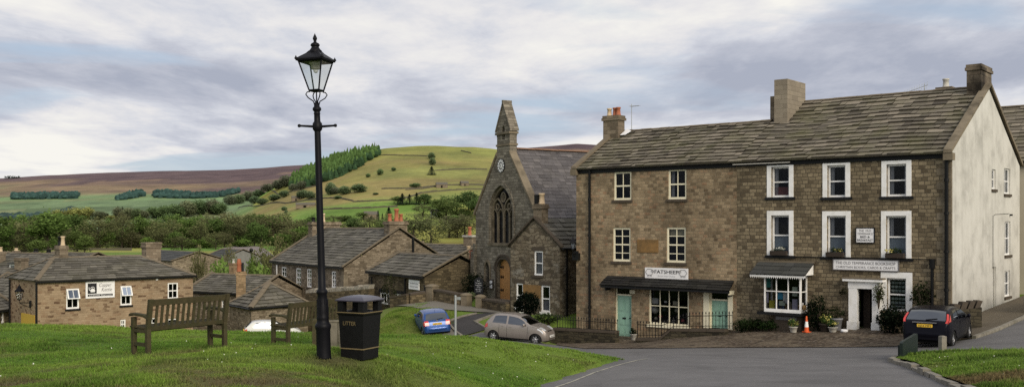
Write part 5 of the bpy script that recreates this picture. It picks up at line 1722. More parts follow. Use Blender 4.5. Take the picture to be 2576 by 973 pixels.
# ---- farm sheds beyond
def shed(label, a, b, Ya, Yb, depth, zb, rise, wallm, roofm, seed):
    pa, pb = at(a[0], a[1], Ya), at(b[0], b[1], Yb)
    return gable_house('farm_shed', label, 'shed', (pa.x, pa.y), (pb.x, pb.y), depth, zb, (pa.z + pb.z) / 2, rise, wallm, roofm, seed=seed, gutter=False, course=.8, wid=1.4)
shed('grey gabled shed showing over the ridge of the tearoom', (340, 652), (432, 656), 150, 140, 8, -13, 1.2, 'long', 'darkslate', 41)
shed('grey boarded shed with a gable left of the long stone house', (506, 650), (556, 652), 168, 163, 8, -13, 1.5, 'greyboard', 'darkslate', 42)
# house beyond the rendered gable
q0, q1 = pt2(W - 3.5, 13.2), pt2(W + 9, 13.2)
nh, nf, NP, nzr = gable_house('uphill_house', 'cream house with stone roof rising behind the rendered gable', 'house', (q0.x, q0.y), (q1.x, q1.y), 8, -4, 3.15, 3.1, 'creamwall', 'flag', seed=44)

# ---- dry stone walls of the village
def stone_wall(label, pts, h, zf=None, mat='low', cope=None, th=.45, name='stone_wall', top=None, copemat='trim'):
    """wall through plan points, its height above the ground or its top given"""
    t = thing(name, label, 'wall', (pts[0][0], pts[0][1], gz(*pts[0])))
    m = MB(); c = MB(); dist = 0
    for i in range(len(pts) - 1):
        a, b = Vector(pts[i]), Vector(pts[i + 1]); L_ = (b - a).length; n_ = max(1, int(L_ / .8)); d_ = (b - a).normalized(); nn = Vector((d_.y, -d_.x)) * th / 2
        for q in range(n_):
            s0, s1 = a + (b - a) * q / n_, a + (b - a) * (q + 1) / n_
            g0, g1 = gz(*s0), gz(*s1)
            if top: T0, T1 = [top[i] + (top[i + 1] - top[i]) * x / n_ for x in (q, q + 1)]
            else: T0, T1 = g0 + h, g1 + h
            for sg in (1, -1):
                A_, B_ = s0 + nn * sg, s1 + nn * sg; uv = [(dist, g0 - 1), (dist + L_ / n_, g1 - 1), (dist + L_ / n_, T1), (dist, T0)]
                pp_ = [Vector((A_.x, A_.y, g0 - 1)), Vector((B_.x, B_.y, g1 - 1)), Vector((B_.x, B_.y, T1)), Vector((A_.x, A_.y, T0))]
                m.face(pp_ if sg == 1 else pp_[::-1], uv if sg == 1 else uv[::-1])
            m.face([Vector((s0.x + nn.x, s0.y + nn.y, T0)), Vector((s1.x + nn.x, s1.y + nn.y, T1)), Vector((s1.x - nn.x, s1.y - nn.y, T1)), Vector((s0.x - nn.x, s0.y - nn.y, T0))])
            for e_, g_, T_ in ((s0, g0, T0), (s1, g1, T1)):
                m.face([Vector((e_.x + nn.x, e_.y + nn.y, g_ - 1)), Vector((e_.x - nn.x, e_.y - nn.y, g_ - 1)), Vector((e_.x - nn.x, e_.y - nn.y, T_)), Vector((e_.x + nn.x, e_.y + nn.y, T_))])
            dist += L_ / n_
            if cope == 'upright':
                k_ = 4
                for x in range(k_):
                    f0 = (x + .06) / k_; f1 = (x + random.uniform(.6, .92)) / k_
                    u0_, u1_ = s0 + (s1 - s0) * f0, s0 + (s1 - s0) * f1; zz = T0 + (T1 - T0) * f0
                    tl = d_ * random.uniform(.02, .14)
                    c.pbox((u0_.x + nn.x, u0_.y + nn.y, zz), (u1_.x - u0_.x, u1_.y - u0_.y, 0), (-2 * nn.x, -2 * nn.y, 0), (tl.x, tl.y, random.uniform(.2, .34)), random.random())
            elif cope == 'slab':
                u1_ = s0 + (s1 - s0) * .985; ee = nn * 1.18
                c.pbox((s0.x + ee.x, s0.y + ee.y, T0), (u1_.x - s0.x, u1_.y - s0.y, T1 - T0), (-2 * ee.x, -2 * ee.y, 0), (0, 0, .11 + random.uniform(-.01, .015)), random.random())
    m.build('wall_face', M[mat], t)
    if cope: c.build('cope_stones', M[copemat], t)
    return t


q = [at(775, 731, 72.0), at(850, 727, 69.5), at(935, 720, 66.5)]
stone_wall('retaining wall topped by pale upright cope stones below the long house', [(a.x, a.y) for a in q], 1.6, cope='upright', top=[a.z - .15 for a in q], mat='low', copemat='palecope')
def wl(*px): return [gp(*q) for q in px]
stone_wall('short low wall left of the lane gate in front of mossy house', wl((988, 772), (1030, 765), (1068, 759)), .55, cope='slab', copemat='darktrim')
stone_wall('garden wall between the lane gate and the chapel gate', wl((1099, 757.5), (1144, 766), (1163, 769)), .62, cope='slab', copemat='darktrim')
stone_wall('low wall under the chapel steps right of the chapel gate', wl((1217, 776), (1250, 782), (1281, 787)), .5, cope='slab', copemat='darktrim')


def pier(label, px, py, w, ytop, cap=True):
    X_, Y_ = gp(px, py); t = thing('gate_pier', label, 'pier', (X_, Y_, gz(X_, Y_)), 0, None)
    zt = (HY - ytop) / F * Y_
    m = MB(); m.box((X_, Y_, gz(X_, Y_) - .3), w, w, zt - .12 - gz(X_, Y_) + .3, .9); m.build('shaft', M['trim'], t)
    m = MB(); m.lathe([(w * .8, 0), (w * .8, .06), (w * .5, .14), (0, .18)], (X_, Y_, zt - .12), 4, .9 + math.pi / 4, False); m.build('cap', M['trim'], t)
    return t


pier('stone gate pier beside the dark gate of the mossy house', 1087, 757, .55, 716)
pier('round topped pier on the near side of the chapel gate opening, by the sign post', 1173, 771, .46, 738)
pier('stone pier close below the chapel door, uphill side of gate opening', 1209, 776, .42, 742)
# dark door by the low house
gX, gY = gp(1082, 757)
gt_ = thing('garden_door', 'dark garden door with a small white notice beside the mossy house', 'gate', (gX, gY, gz(gX, gY)))
gf = Fac((gX - .45, gY + .9), (gX + .25, gY + .25))
m = MB(); gf.box(m, 0, gf.L, gz(gX, gY) - .2, (HY - 719) / F * gY, -.08, 0); m.build('door_board', M['black'], gt_)
m = MB(); gf.box(m, gf.L * .35, gf.L * .62, (HY - 736) / F * gY, (HY - 729) / F * gY, .001, .012); m.build('notice', M['signwhite'], gt_)
# forecourt dwarf walls with railings
fz = lambda u, t: gz(*pt2(u, t).xy)
def tpt(px, py, out): u_, z_ = TF.hit(px, py, out); return (TF.pt(u_, 0, out).x, TF.pt(u_, 0, out).y), z_
wa, za = tpt(1390, 828, 1.55); wb, zb_ = tpt(1553, 836, 1.45)
stone_wall('dark dwarf wall with stone coping on the downhill side of the first mint door', [wa, wb], .7, cope='slab', top=[za - .02, zb_ - .02], mat='dwarf', th=.34, copemat='darktrim')
xs = [(1604, 850, 1.35), (1662, 850, 1.35), (1692, 826, 1.32), (1828, 828, 1.2)]
ps = [tpt(*q) for q in xs]
stone_wall('stepped dwarf wall with sloping coping below the shop window', [p[0] for p in ps], .6, cope='slab', top=[p[1] - .1 for p in ps], mat='dwarf', th=.34, copemat='darktrim')


def railing(label, pts, tops, bots, step=.155):
    t = thing('railing', label, 'railing', (pts[0][0], pts[0][1], bots[0]))
    m = MB()
    for i in range(len(pts) - 1):
        a, b = Vector(pts[i]), Vector(pts[i + 1]); n_ = max(1, round((b - a).length / step))
        for q in range(n_ + (1 if i == len(pts) - 2 else 0)):
            f_ = q / n_; p_ = a + (b - a) * f_; z0_, z1_ = bots[i] + (bots[i + 1] - bots[i]) * f_, tops[i] + (tops[i + 1] - tops[i]) * f_
            r_ = .02 if q % 6 == 0 else .011
            m.tube([(p_.x, p_.y, z0_ - .06), (p_.x, p_.y, z1_ - .12)], r_, 5)
            m.lathe([(r_ * 1.2, -.12), (.032, -.075), (.02, -.05), (0, .0)], (p_.x, p_.y, z1_), 6)
        for dz in (.2,):
            m.tube([(a.x, a.y, tops[i] - dz), (b.x, b.y, tops[i + 1] - dz)], .017, 5)
        m.tube([(a.x, a.y, bots[i] + .08), (b.x, b.y, bots[i + 1] + .08)], .014, 5)
    m.build('bars', M['iron'], t)
    return t


def rl(label, q):
    P_ = [tpt(x, yb, o) for x, yt, yb, o in q]; T_ = [tpt(x, yt, o)[1] for x, yt, yb, o in q]
    return railing(label, [p[0] for p in P_], T_, [p[1] for p in P_])


rl('spearhead railing standing on the dwarf wall downhill of the first mint door', [(1402, 792, 826, 1.55), (1553, 801, 835, 1.45)])
rl('spearhead railing climbing from the plant pot past the shop window to second door', [(1604, 805, 846, 1.35), (1664, 807, 847, 1.35), (1694, 796, 824, 1.32), (1735, 783, 824, 1.29), (1843, 781, 823, 1.2)])
# rough wall end beside the black car
e0, e1 = TF.pt(TF.L + .05, 0, .3), TF.pt(TF.L + .95, 0, -.3)
stone_wall('rough mossy wall end behind the black hatchback', [(e0.x, e0.y), (e1.x, e1.y)], .9, mat='dwarf', th=.5, cope='upright', copemat='darktrim')
# ================================================================ lawn furniture
def vec2(a): return Vector((a[0], a[1]))


# ---------------------------------------------------------------- lamp post
LY = 14.7
lx = (815 - CX) / F * LY
lamp = thing('lamp_post', 'tall black cast iron lamp post with a glazed lantern on the lawn', 'lamp post', (lx, LY, lz(lx, LY) - .02))
lamp.rotation_euler = (0, R(-1.62), 0)
m = MB()
m.lathe([(.0, 0), (.112, 0), (.112, .03), (.108, .06), (.106, .44), (.118, .47), (.122, .50), (.112, .53), (.098, .545), (.09, .57), (.088, .60), (.094, .62), (.088, .64), (.084, .70), (.086, .78), (.078, .82), (.075, .90), (.07, .97), (.082, .99), (.086, 1.01), (.076, 1.035), (.058, 1.05),
         (.055, 1.4), (.051, 2.4), (.046, 3.4), (.046, 3.42)], n=20)
for k_ in range(8):
    a = k_ * math.pi / 4
    for z0_, z1_, r_ in ((.66, .9, .083),): m.tube([(r_ * math.cos(a), r_ * math.sin(a), z0_), ((r_ - .008) * math.cos(a), (r_ - .008) * math.sin(a), z1_)], .012, 5)
m.build('column', M['lampblack'], lamp, local=True)
m = MB(); m.lathe([(.046, 3.4), (.07, 3.43), (.075, 3.47), (.07, 3.52), (.048, 3.55), (.045, 3.66), (.052, 3.67), (.045, 3.68), (.045, 3.70), (.062, 3.715), (.066, 3.735), (.06, 3.755), (.043, 3.77), (.041, 3.82), (.03, 3.83)], n=16)
m.build('collar', M['lampblack'], lamp, local=True)
th = R(-15.5); ux = Vector((math.cos(th), math.sin(th), 0))
lad = Vector((.98, .2, 0)).normalized()
for sg in (-1, 1):
    m = MB()
    m.tube([lad * sg * .06 + Vector((0, 0, 3.475)), lad * sg * .25 + Vector((0, 0, 3.487))], [.02, .016], 7)
    m.lathe([(0, -.026), (.02, -.02), (.027, 0), (.02, .02), (0, .026)], lad * sg * .265 + Vector((0, 0, 3.488)), 10)
    m.build('ladder_bar', M['lampblack'], lamp, local=True)
m = MB()
vy = Vector((-ux.y, ux.x, 0))
for (sx, sy) in ((1, 1), (1, -1), (-1, 1), (-1, -1)):
    d_ = (ux * sx + vy * sy).normalized()
    pts = [d_ * .035 + Vector((0, 0, 3.80)), d_ * .05 + Vector((0, 0, 3.85)), d_ * .13 + Vector((0, 0, 3.90)), d_ * .165 + Vector((0, 0, 3.95)), d_ * .14 + Vector((0, 0, 3.985)), d_ * .1 + Vector((0, 0, 3.99))]
    m.tube(pts, .009, 6)
m.tube([(0, 0, 3.8), (0, 0, 4.0)], .01, 6)
m.build('scroll_bracket', M['lampblack'], lamp, local=True)
zb_, zt_, sb, st = 4.0, 4.44, .076, .186
def lp(sx, sy, z, s_): return ux * sx * s_ + vy * sy * s_ + Vector((0, 0, z))
m = MB(); C4 = [(-1, -1), (1, -1), (1, 1), (-1, 1)]
for i in range(4):
    a, b = C4[i], C4[(i + 1) % 4]
    m.tube([lp(*a, zb_, sb), lp(*a, zt_, st)], .012, 4)
    m.tube([lp(*a, zb_ + .01, sb), lp(*b, zb_ + .01, sb)], .016, 4); m.tube([lp(*a, zt_, st), lp(*b, zt_, st)], .018, 4)
m.face([lp(*c, zb_, sb) for c in C4])
lf_ = m.build('lantern_frame', M['lampblack'], lamp, local=True)
for i in range(4):
    a, b = C4[i], C4[(i + 1) % 4]
    g = MB(); g.face([lp(*a, zb_, sb - .003), lp(*b, zb_, sb - .003), lp(*b, zt_, st - .004), lp(*a, zt_, st - .004)]); g.build('glass_pane', M['lglass'], lamp, local=True)
m = MB()
prof = [(st + .03, zt_ + .005), (st + .036, zt_ + .03), (st + .01, zt_ + .055), (st * .55, zt_ + .125), (st * .4, zt_ + .16)]
for i in range(4):
    a, b = C4[i], C4[(i + 1) % 4]
    for (r0, z0_), (r1, z1_) in zip(prof[:-1], prof[1:]): m.face([lp(*a, z0_, r0), lp(*b, z0_, r0), lp(*b, z1_, r1), lp(*a, z1_, r1)])
m.face([lp(*c, prof[0][1], prof[0][0]) for c in C4])
m.face([lp(*c, prof[-1][1], prof[-1][0]) for c in C4])
m.lathe([(.098, 4.58), (.10, 4.60), (.075, 4.625), (.06, 4.65), (.055, 4.67), (.066, 4.675), (.07, 4.69), (.055, 4.715), (.025, 4.73), (.02, 4.75), (.03, 4.775), (.034, 4.79), (.022, 4.82), (.008, 4.85), (0, 4.87)], n=14)
m.build('lantern_roof', M['lampblack'], lamp, local=True)
m = MB()
for c in C4: m.lathe([(.02, 0), (.024, .015), (.012, .035), (0, .06)], lp(*c, zt_ + .025, st + .026), 7)
m.build('corner_knob', M['lampblack'], lamp, local=True)
m = MB(); m.lathe([(.1, 4.43), (.1, 4.41), (.075, 4.40), (.07, 4.33), (.04, 4.325), (.0, 4.325)], n=12); m.build('lamp_holder', M['pot'], lamp, local=True)
m = MB(); m.lathe([(.035, 4.33), (.038, 4.30), (.02, 4.275), (0, 4.27)], n=10); m.build('bulb', M['signwhite'], lamp, local=True)

# ---------------------------------------------------------------- benches
def bench(label, px, py, Y, phi, L=1.6, tilt=0.0, pitch=0.0):
    p = at(px, py, Y)
    b = thing('park_bench', label, 'bench', (p.x, p.y, p.z), 0, 'wooden benches on the lawn')
    b.rotation_euler = (pitch, tilt, phi)
    def bx(m_, x0, x1, y0, y1, z0, z1): m_.pbox((x0, y0, z0), (x1 - x0, 0, 0), (0, y1 - y0, 0), (0, 0, z1 - z0), random.random())
    lean = -.10
    for x in (0, L - .075):
        m_ = MB()
        m_.pbox((x, -.035, -.05), (.075, 0, 0), (0, .075, 0), (0, .0, .48), .5); m_.pbox((x, -.035, .43), (.075, 0, 0), (0, .07, 0), (0, lean, .53), .5)
        m_.build('back_leg', M['wood'], b, local=True)
        m_ = MB(); bx(m_, x, x + .075, .44, .515, -.05, .62); m_.build('front_leg', M['wood'], b, local=True)
        m_ = MB(); P_ = [(-.06, .60), (.1, .645), (.3, .65), (.5, .655), (.57, .63)]
        for (ya, za), (yb, zb__) in zip(P_[:-1], P_[1:]): m_.pbox((x - .01, ya, za), (.095, 0, 0), (0, yb - ya, zb__ - za), (0, 0, .04), .6)
        m_.build('armrest', M['wood'], b, local=True)
        m_ = MB(); bx(m_, x + .015, x + .06, .04, .44, .12, .18); m_.build('lower_rail', M['wood'], b, local=True)
        m_ = MB(); bx(m_, x + .01, x + .065, .04, .44, .36, .42); m_.build('seat_rail', M['wood'], b, local=True)
    m_ = MB()
    for k_ in range(5): y0 = .02 + k_ * .104; bx(m_, -.02 if k_ == 4 else .01, L + .02 if k_ == 4 else L - .01, y0, y0 + .085, .425 + .004 * k_, .452 + .004 * k_)
    bx(m_, .075, L - .075, .46, .49, .33, .42)
    m_.build('seat', M['wood'], b, local=True)
    m_ = MB()
    zl = lambda z: lean * (z - .43) / .53
    for z0, z1 in ((.84, .95), (.40, .475)): m_.pbox((.07, zl(z0) - .012, z0), (L - .14, 0, 0), (0, .045, 0), (0, zl(z1) - zl(z0), z1 - z0), .5)
    n_ = 13
    for k_ in range(n_):
        x = .075 + (L - .15) * (k_ + 1) / (n_ + 1) - .024; m_.pbox((x, zl(.47), .47), (.048, 0, 0), (0, .02, 0), (0, zl(.85) - zl(.47), .38), random.random())
    m_.build('backrest', M['wood'], b, local=True)
    return b


bench('weathered wooden bench standing alone, seen from behind, above the tearoom roof', 368, 890, 17.2, R(50), 1.62, R(-.6))
bench('weathered wooden bench half hidden behind the lamp post and bin', 722, 873, 21.2, R(54), 1.6, R(-1))
# dark scuffed stone pad and box between lamp and bin
PX, PY = at(792, 866, 19.6).x, 19.6
pb_ = thing('planter_box', 'grey boarded wooden box with a stout post between lamp post and bin', 'planter', (PX, PY, lz(PX, PY)), R(12))
m = MB(); m.box((0, 0, -.1), .1, .1, .66); m.lathe([(.075, .56), (.06, .59), (0, .62)], (0, 0, 0), 4, math.pi / 4, False); m.build('post', M['wood'], pb_, local=True)
m = MB()
for k_ in range(4): m.box((.12 + k_ * .17 + .08, .05, -.1), .155, .03, .62 + .012 * (k_ % 2), tint=random.random())
m.box((.42, .08, .36), .72, .02, .09); m.box((.42, .08, .08), .72, .02, .09)
m.build('board_panel', M['greywood'], pb_, local=True)
m = MB(); m.box((.42, .05, .535), .74, .07, .035); m.build('cap_rail', M['greywood'], pb_, local=True)

# ---------------------------------------------------------------- litter bin
BY = 15.0
bxx = (905 - CX) / F * BY
bn = thing('litter_bin', 'black square litter bin with domed lid and gold LITTER lettering', 'bin', (bxx, BY, lz(bxx, BY) - .02), R(-27))
def sq(m_, prof, mm=0):
    for (s0, z0), (s1, z1) in zip(prof[:-1], prof[1:]):
        for i in range(4):
            a, b = C4[i], C4[(i + 1) % 4]
            m_.face([(a[0] * s0, a[1] * s0, z0), (b[0] * s0, b[1] * s0, z0), (b[0] * s1, b[1] * s1, z1), (a[0] * s1, a[1] * s1, z1)])
m = MB(); sq(m, [(.20, 0), (.205, .15), (.212, .152), (.212, .17), (.206, .172), (.228, .66), (.245, .68), (.25, .70), (.25, .715), (.235, .72), (.19, .72), (.19, .6)]); m.face([(-.19, -.19, .6), (.19, -.19, .6), (.19, .19, .6), (-.19, .19, .6)]); m.build('bin_body', M['iron'], bn, local=True)
m = MB()
for c in C4: m.box((c[0] * .19, c[1] * .19, .70), .1, .1, .18)
m.box((0, 0, .7), .16, .16, .17)
m.build('lid_post', M['iron'], bn, local=True)
m = MB(); sq(m, [(.20, .868), (.25, .87), (.268, .875), (.268, .892), (.2, .93), (.12, .952), (.04, .96)]); m.face([(-.04, -.04, .96), (.04, -.04, .96), (.04, .04, .96), (-.04, .04, .96)]); m.face([(-.2, -.2, .868), (.2, -.2, .868), (.2, .2, .868), (-.2, .2, .868)]); m.build('bin_lid', M['binlid'], bn, local=True)
m = MB(); sq(m, [(.2135, .152), (.2155, .155), (.2155, .167), (.2135, .17)]); sq(m, [(.2515, .700), (.253, .703), (.253, .711), (.2515, .714)]); m.build('gold_band', M['gold'], bn, local=True)
bf_ = Fac((-.22, -.224), (.22, -.224))
lt = text(bn, bf_, 'LITTER', .195, .515, .062, 'gold', .235, out=.006)
lt.data.transform(Matrix.Translation(ORG[bn]))

# ---------------------------------------------------------------- posts and panel near the road
X_, Y_ = (1146 - CX) / F * 44.0, 44.0
sp = thing('sign_post', 'slim galvanised post with a small sign seen edge on beside the blue car', 'sign post', (X_, Y_, gz(X_, Y_)))
zt_ = (HY - 744) / F * Y_
m = MB(); m.tube([(X_, Y_, gz(X_, Y_) - .3), (X_, Y_, zt_)], .05, 8); m.lathe([(.055, 0), (.05, .03), (0, .04)], (X_, Y_, zt_), 8); m.build('pole', M['galv'], sp)
m = MB(); m.box((X_ + .13, Y_ + .03, zt_ - .17), .2, .02, .13, R(-20)); m.build('sign_plate', M['galv'], sp)
X_, Y_ = at(2371, 878, 31.6).x, 31.6
bo_ = thing('stone_bollard', 'short square pale stone bollard at the corner of the grass verge', 'bollard', (X_, Y_, vz(X_, Y_)))
m = MB(); m.box((X_, Y_, vz(X_, Y_) - .2), .19, .16, .62, .3); m.lathe([(.13, 0), (.12, .03), (.06, .05), (0, .055)], (X_, Y_, vz(X_, Y_) + .42), 4, .3 + math.pi / 4, False); m.build('shaft', M['kerb'], bo_)
pA, pB = at(2271, 899, 28.9), at(2309, 884, 30.6)
gp_ = thing('green_panel', 'low dark green panel with rounded top at the verge corner', 'panel', (pA.x, pA.y, gz(pA.x, pA.y)))
gpf = Fac((pA.x, pA.y), (pB.x, pB.y))
m = MB(); zt0 = at(2271, 861, 28.9).z; zb0_ = gz(pA.x, pA.y) - .15
L_ = gpf.L; pr = [(0, zb0_), (L_, zb0_ + .05), (L_, zt0 - .02), (L_ - .03, zt0 + .06), (L_ - .1, zt0 + .09), (.08, zt0 + .02), (0, zt0 - .02)]
for o_ in (0, -.09): m.face([gpf.pt(u_, z_, o_) for u_, z_ in (pr if o_ == 0 else pr[::-1])])
for (a, b) in zip(pr, pr[1:] + pr[:1]): m.face([gpf.pt(*a, 0), gpf.pt(*a, -.09), gpf.pt(*b, -.09), gpf.pt(*b, 0)])
m.build('board', M['darkgreen'], gp_)
m = MB()
for uu in (.15, L_ - .25): gpf.box(m, uu, uu + .07, zb0_ - .1, zt0 - .1, -.17, -.092)
m.build('support_post', M['darkgreen'], gp_)

# ================================================================ cars
def smooth_interp(pts, x):
    xs = [p[0] for p in pts]; ys = [p[1] for p in pts]; n = len(xs)
    if x <= xs[0]: return ys[0]
    if x >= xs[-1]: return ys[-1]
    i = max(j for j in range(n) if xs[j] <= x); i = min(i, n - 2)
    h = xs[i + 1] - xs[i]; t = (x - xs[i]) / h
    def sl(j):
        if j <= 0: return (ys[1] - ys[0]) / (xs[1] - xs[0])
        if j >= n - 1: return (ys[-1] - ys[-2]) / (xs[-1] - xs[-2])
        a, b = (ys[j] - ys[j - 1]) / (xs[j] - xs[j - 1]), (ys[j + 1] - ys[j]) / (xs[j + 1] - xs[j])
        return 0 if a * b <= 0 else 2 * a * b / (a + b)
    m0, m1 = sl(i) * h, sl(i + 1) * h
    return (2 * t**3 - 3 * t**2 + 1) * ys[i] + (t**3 - 2 * t**2 + t) * m0 + (-2 * t**3 + 3 * t**2) * ys[i + 1] + (t**3 - t**2) * m1


class Car:
    def __init__(s, top, belt, wid, axles, r, sill=.21):
        s.top_, s.belt_, s.wid_, s.ax, s.r, s.sill = top, belt, wid, axles, r, sill
        s.L = top[-1][0]; s.cx = sum(axles) / 2

    def zt(s, x): return smooth_interp(s.top_, x)
    def zbelt(s, x): return min(smooth_interp(s.belt_, x), s.zt(x) - .015)
    def w(s, x): return smooth_interp(s.wid_, x)

    def zb(s, x):
        z = s.sill + .12 * max(0, .25 - x) / .25 + .06 * max(0, x - s.L + .3) / .3
        for a in s.ax:
            q = (s.r + .055) ** 2 - (x - a) ** 2
            if q > 0: z = max(z, s.r - .03 + math.sqrt(q))
        return min(z, s.zbelt(x) - .02)

    def wr(s, x): return max(.25, s.w(x) * .965 - .34 * max(0, s.zt(x) - s.zbelt(x) - .05))

    def lower(s, x, k, sg=1):
        zb, zl = s.zb(x), s.zbelt(x); z = zb + (zl - zb) * k
        kk = (z - .2) / max(.1, zl - .2)
        f = np.interp(kk, [0, .25, .55, .8, 1], [.945, .985, 1.0, .99, .965])
        return Vector((x - s.cx, sg * s.w(x) * f, z))

    def side(s, x, g, sg=1):
        zl, zr = s.zbelt(x), s.zt(x) - .05 * min(1, (s.zt(x) - s.zbelt(x)) / .3)
        a, b = s.w(x) * .965, s.wr(x)
        return Vector((x - s.cx, sg * (a + (b - a) * (g ** 1.25)), zl + (zr - zl) * g))

    def roof(s, x, f):
        zt = s.zt(x); dr = .05 * min(1, (zt - s.zbelt(x)) / .3)
        return Vector((x - s.cx, f * s.wr(x), zt - dr * abs(f) ** 2.6))

    def patch(s, m, fn, a0, a1, b0, b1, n=10, k=6, off=.006, tint=.5):
        """a panel lying on the skin; a0/a1 may be functions of b"""
        P = []
        for i in range(n + 1):
            row = []
            for j in range(k + 1):
                b = b0 + (b1 - b0) * j / k
                l = a0(j / k) if callable(a0) else a0; h = a1(j / k) if callable(a1) else a1
                a = l + (h - l) * i / n
                p = fn(a, b); e = 1e-3
                nn = (fn(a + e, b) - p).cross(fn(a, b + e) - p)
                nn = nn.normalized() if nn.length > 1e-12 else Vector((0, 0, 1))
                if nn.dot(p - Vector((p.x * .7, 0, .6))) < 0: nn = -nn
                row.append(p + nn * off)
            P.append(row)
        m.grid(P, True, tint=tint)


PAINT = {}
def paint(name, col, metal=.35, rough=.32):
    t = NT(name); pos = t.coord('Object')
    n_ = t.noise(pos, 3, 4)
    c = t.mix(n_, mul(col, .9), mul(col, 1.1))
    z = t.n('ShaderNodeSeparateXYZ', i0=pos).outputs[2]
    c = t.mix(t.ramp(z, [(.2, .5 if sum(col) > .2 else .08), (.55, 0.0)]), c, (.06, .055, .045))
    t.bsdf(c, rough, metal, None, .4 if sum(col) > .2 else .12, .45 if sum(col) > .2 else .08); return t.m


def car(name, label, S, col, loc, heading, scale=1.0, pitch=0.0, roll=0.0, plate='', rear='low', front=True, group=None, doors=2, metal=.35, emblem=True):
    o = thing(name, label, 'car', loc, 0, group)
    o.rotation_euler = (roll, pitch, heading); o.scale = (scale,) * 3
    pm = paint('car_paint_' + label.split()[0], col, metal)
    xs = sorted(set([S.L * i / 70 for i in range(71)] + [i * .012 for i in range(14)] + [S.L - i * .02 for i in range(8)] + [a + (S.r + .055) * math.cos(t_) for a in S.ax for t_ in np.linspace(0, math.pi, 17)]))
    xs = [x for x in xs if 0 <= x <= S.L]
    rows = []
    for x in xs:
        half = [S.lower(x, k_) for k_ in (0, .2, .45, .7, .88, 1)] + [S.side(x, g) for g in (.25, .5, .75, 1)] + [S.roof(x, f) for f in (.85, .65, .35)]
        oth = [Vector((p.x, -p.y, p.z)) for p in half[::-1]]
        rows.append(half + [S.roof(x, 0)] + oth)
    m = MB(); m.grid(rows, True)
    m.face(rows[0][::-1]); m.face(rows[-1])
    body = m.build('body', pm, o, local=True)
    m = MB(); m.pbox((.12 - S.cx, -S.w(1.5) * .74, .2), (S.L - .26, 0, 0), (0, S.w(1.5) * 1.48, 0), (0, 0, .42)); m.build('underbody', M['dark'], o, local=True)
    # glass
    R_ = S.rw; F_ = S.fw
    m = MB(); S.patch(m, S.roof, R_[0], R_[1], -.86, .86, 8, 10); m.build('rear_window', M['carglass'], o, local=True)
    m = MB(); S.patch(m, S.roof, F_[0], F_[1], -.88, .88, 8, 10); m.build('windscreen', M['carglass'], o, local=True)
    for sg in (1, -1):
        for (a0, a1, tw_) in S.sw:
            m = MB(); S.patch(m, lambda a, b: S.side(a, b, sg), lambda q, a0=a0, t=tw_[0]: a0 + t * q, lambda q, a1=a1, t=tw_[1]: a1 + t * q, .12, .86, 10, 6); m.build('side_window', M['carglass'], o, local=True)
        m = MB()
        for xd in S.seams:
            S.patch(m, lambda a, b: S.lower(a, b, sg), xd, xd + .012, .1, 1.0, 1, 6, .003)
        S.patch(m, lambda a, b: S.lower(a, b, sg), S.ax[0] + .36, S.ax[1] - .36, .0, .1, 6, 1, .004)
        m.build('door_gap', M['dark'], o, local=True)
        for xd in S.seams[:-1]:
            m = MB(); p = S.lower(xd + .12, .86, sg); m.pbox(p + Vector((0, -.012 if sg < 0 else -.005, 0)), (.14, 0, 0), (0, .017, 0), (0, 0, .03)); m.build('door_handle', pm, o, local=True)
        m = MB(); p = S.side(S.mx, .1, sg) + Vector((0, sg * .1, .06))
        m.lathe([(.0, -.09), (.05, -.075), (.068, 0), (.05, .06), (0, .07)], p, 10); m.tube([p, S.side(S.mx + .03, .05, sg)], .025, 6); m.build('door_mirror', S.mirror or pm, o, local=True)
    # wheels
    for a in S.ax:
        for sg in (1, -1):
            c = Vector((a - S.cx, sg * (S.w(a) - .105), S.r))
            m = MB(); r = S.r
            def wl_(prof, m_, n_=22):
                rws = [[c + Vector((rr * math.cos(2 * math.pi * k_ / n_), sg * yy, rr * math.sin(2 * math.pi * k_ / n_))) for rr, yy in prof] for k_ in range(n_)]
                m_.grid(rws, True, close_u=True)
            wl_([(r * .62, -.08), (r * .9, -.09), (r, -.06), (r, .05), (r * .94, .085), (r * .64, .085), (r * .6, .06)], m)
            ty = m.build('wheel', M['rubber'], o, local=True)
            m = MB(); wl_([(r * .63, .075), (r * .58, .05), (r * .55, .02)], m)
            for k_ in range(6):
                t_ = k_ * math.pi / 3 + .2; d_ = Vector((math.cos(t_), 0, math.sin(t_))); e_ = Vector((-d_.z, 0, d_.x)) * .035
                q = Vector((0, sg * .066, 0)); m.face([c + q + e_ * 1.3, c + q - e_ * 1.3, c + q * .9 + d_ * r * .6 - e_, c + q * .9 + d_ * r * .6 + e_])
            wl_([(0.0, .075), (.05, .072), (.06, .05)], m, 12); m.build('rim', M['rim'], ty, local=True)
    # lamps
    for sg in (1, -1):
        m = MB()
        if rear == 'high':
            S.patch(m, lambda a, b: S.side(a, b, sg), .13, lambda q: .40 + .16 * q, .02, .80, 6, 6, .012); S.patch(m, S.roof, .12, .5, sg * .9, sg * 1.0, 6, 3, .012)
        else:
            x0, x1 = S.tl; S.patch(m, S.roof, x0, x1, sg * .68, sg * 1.0, 6, 4, .012)
            S.patch(m, lambda a, b: S.lower(a, b, sg), .06, .26, .72, .99, 5, 4, .012)
        m.build('tail_light', M['red'], o, local=True)
        m = MB(); h0, h1 = S.hl
        S.patch(m, S.roof, h0, h1, sg * .52, sg * 1.0, 6, 5, .01); S.patch(m, lambda a, b: S.lower(a, b, sg), h0 - .05, h1 - .06, .78, 1.0, 5, 4, .01)
        m.build('headlight', M['lens'], o, local=True)
    m = MB(); S.patch(m, S.roof, S.hl[1] + .02, S.hl[1] + .07, -.45, .45, 4, 6, .006); m.build('grille', M['dark'], o, local=True)
    # bumpers, plates
    px_, pz_ = S.plate
    p = S.roof(px_, 0) + Vector((-.012, 0, 0)); tilt = S.ptilt
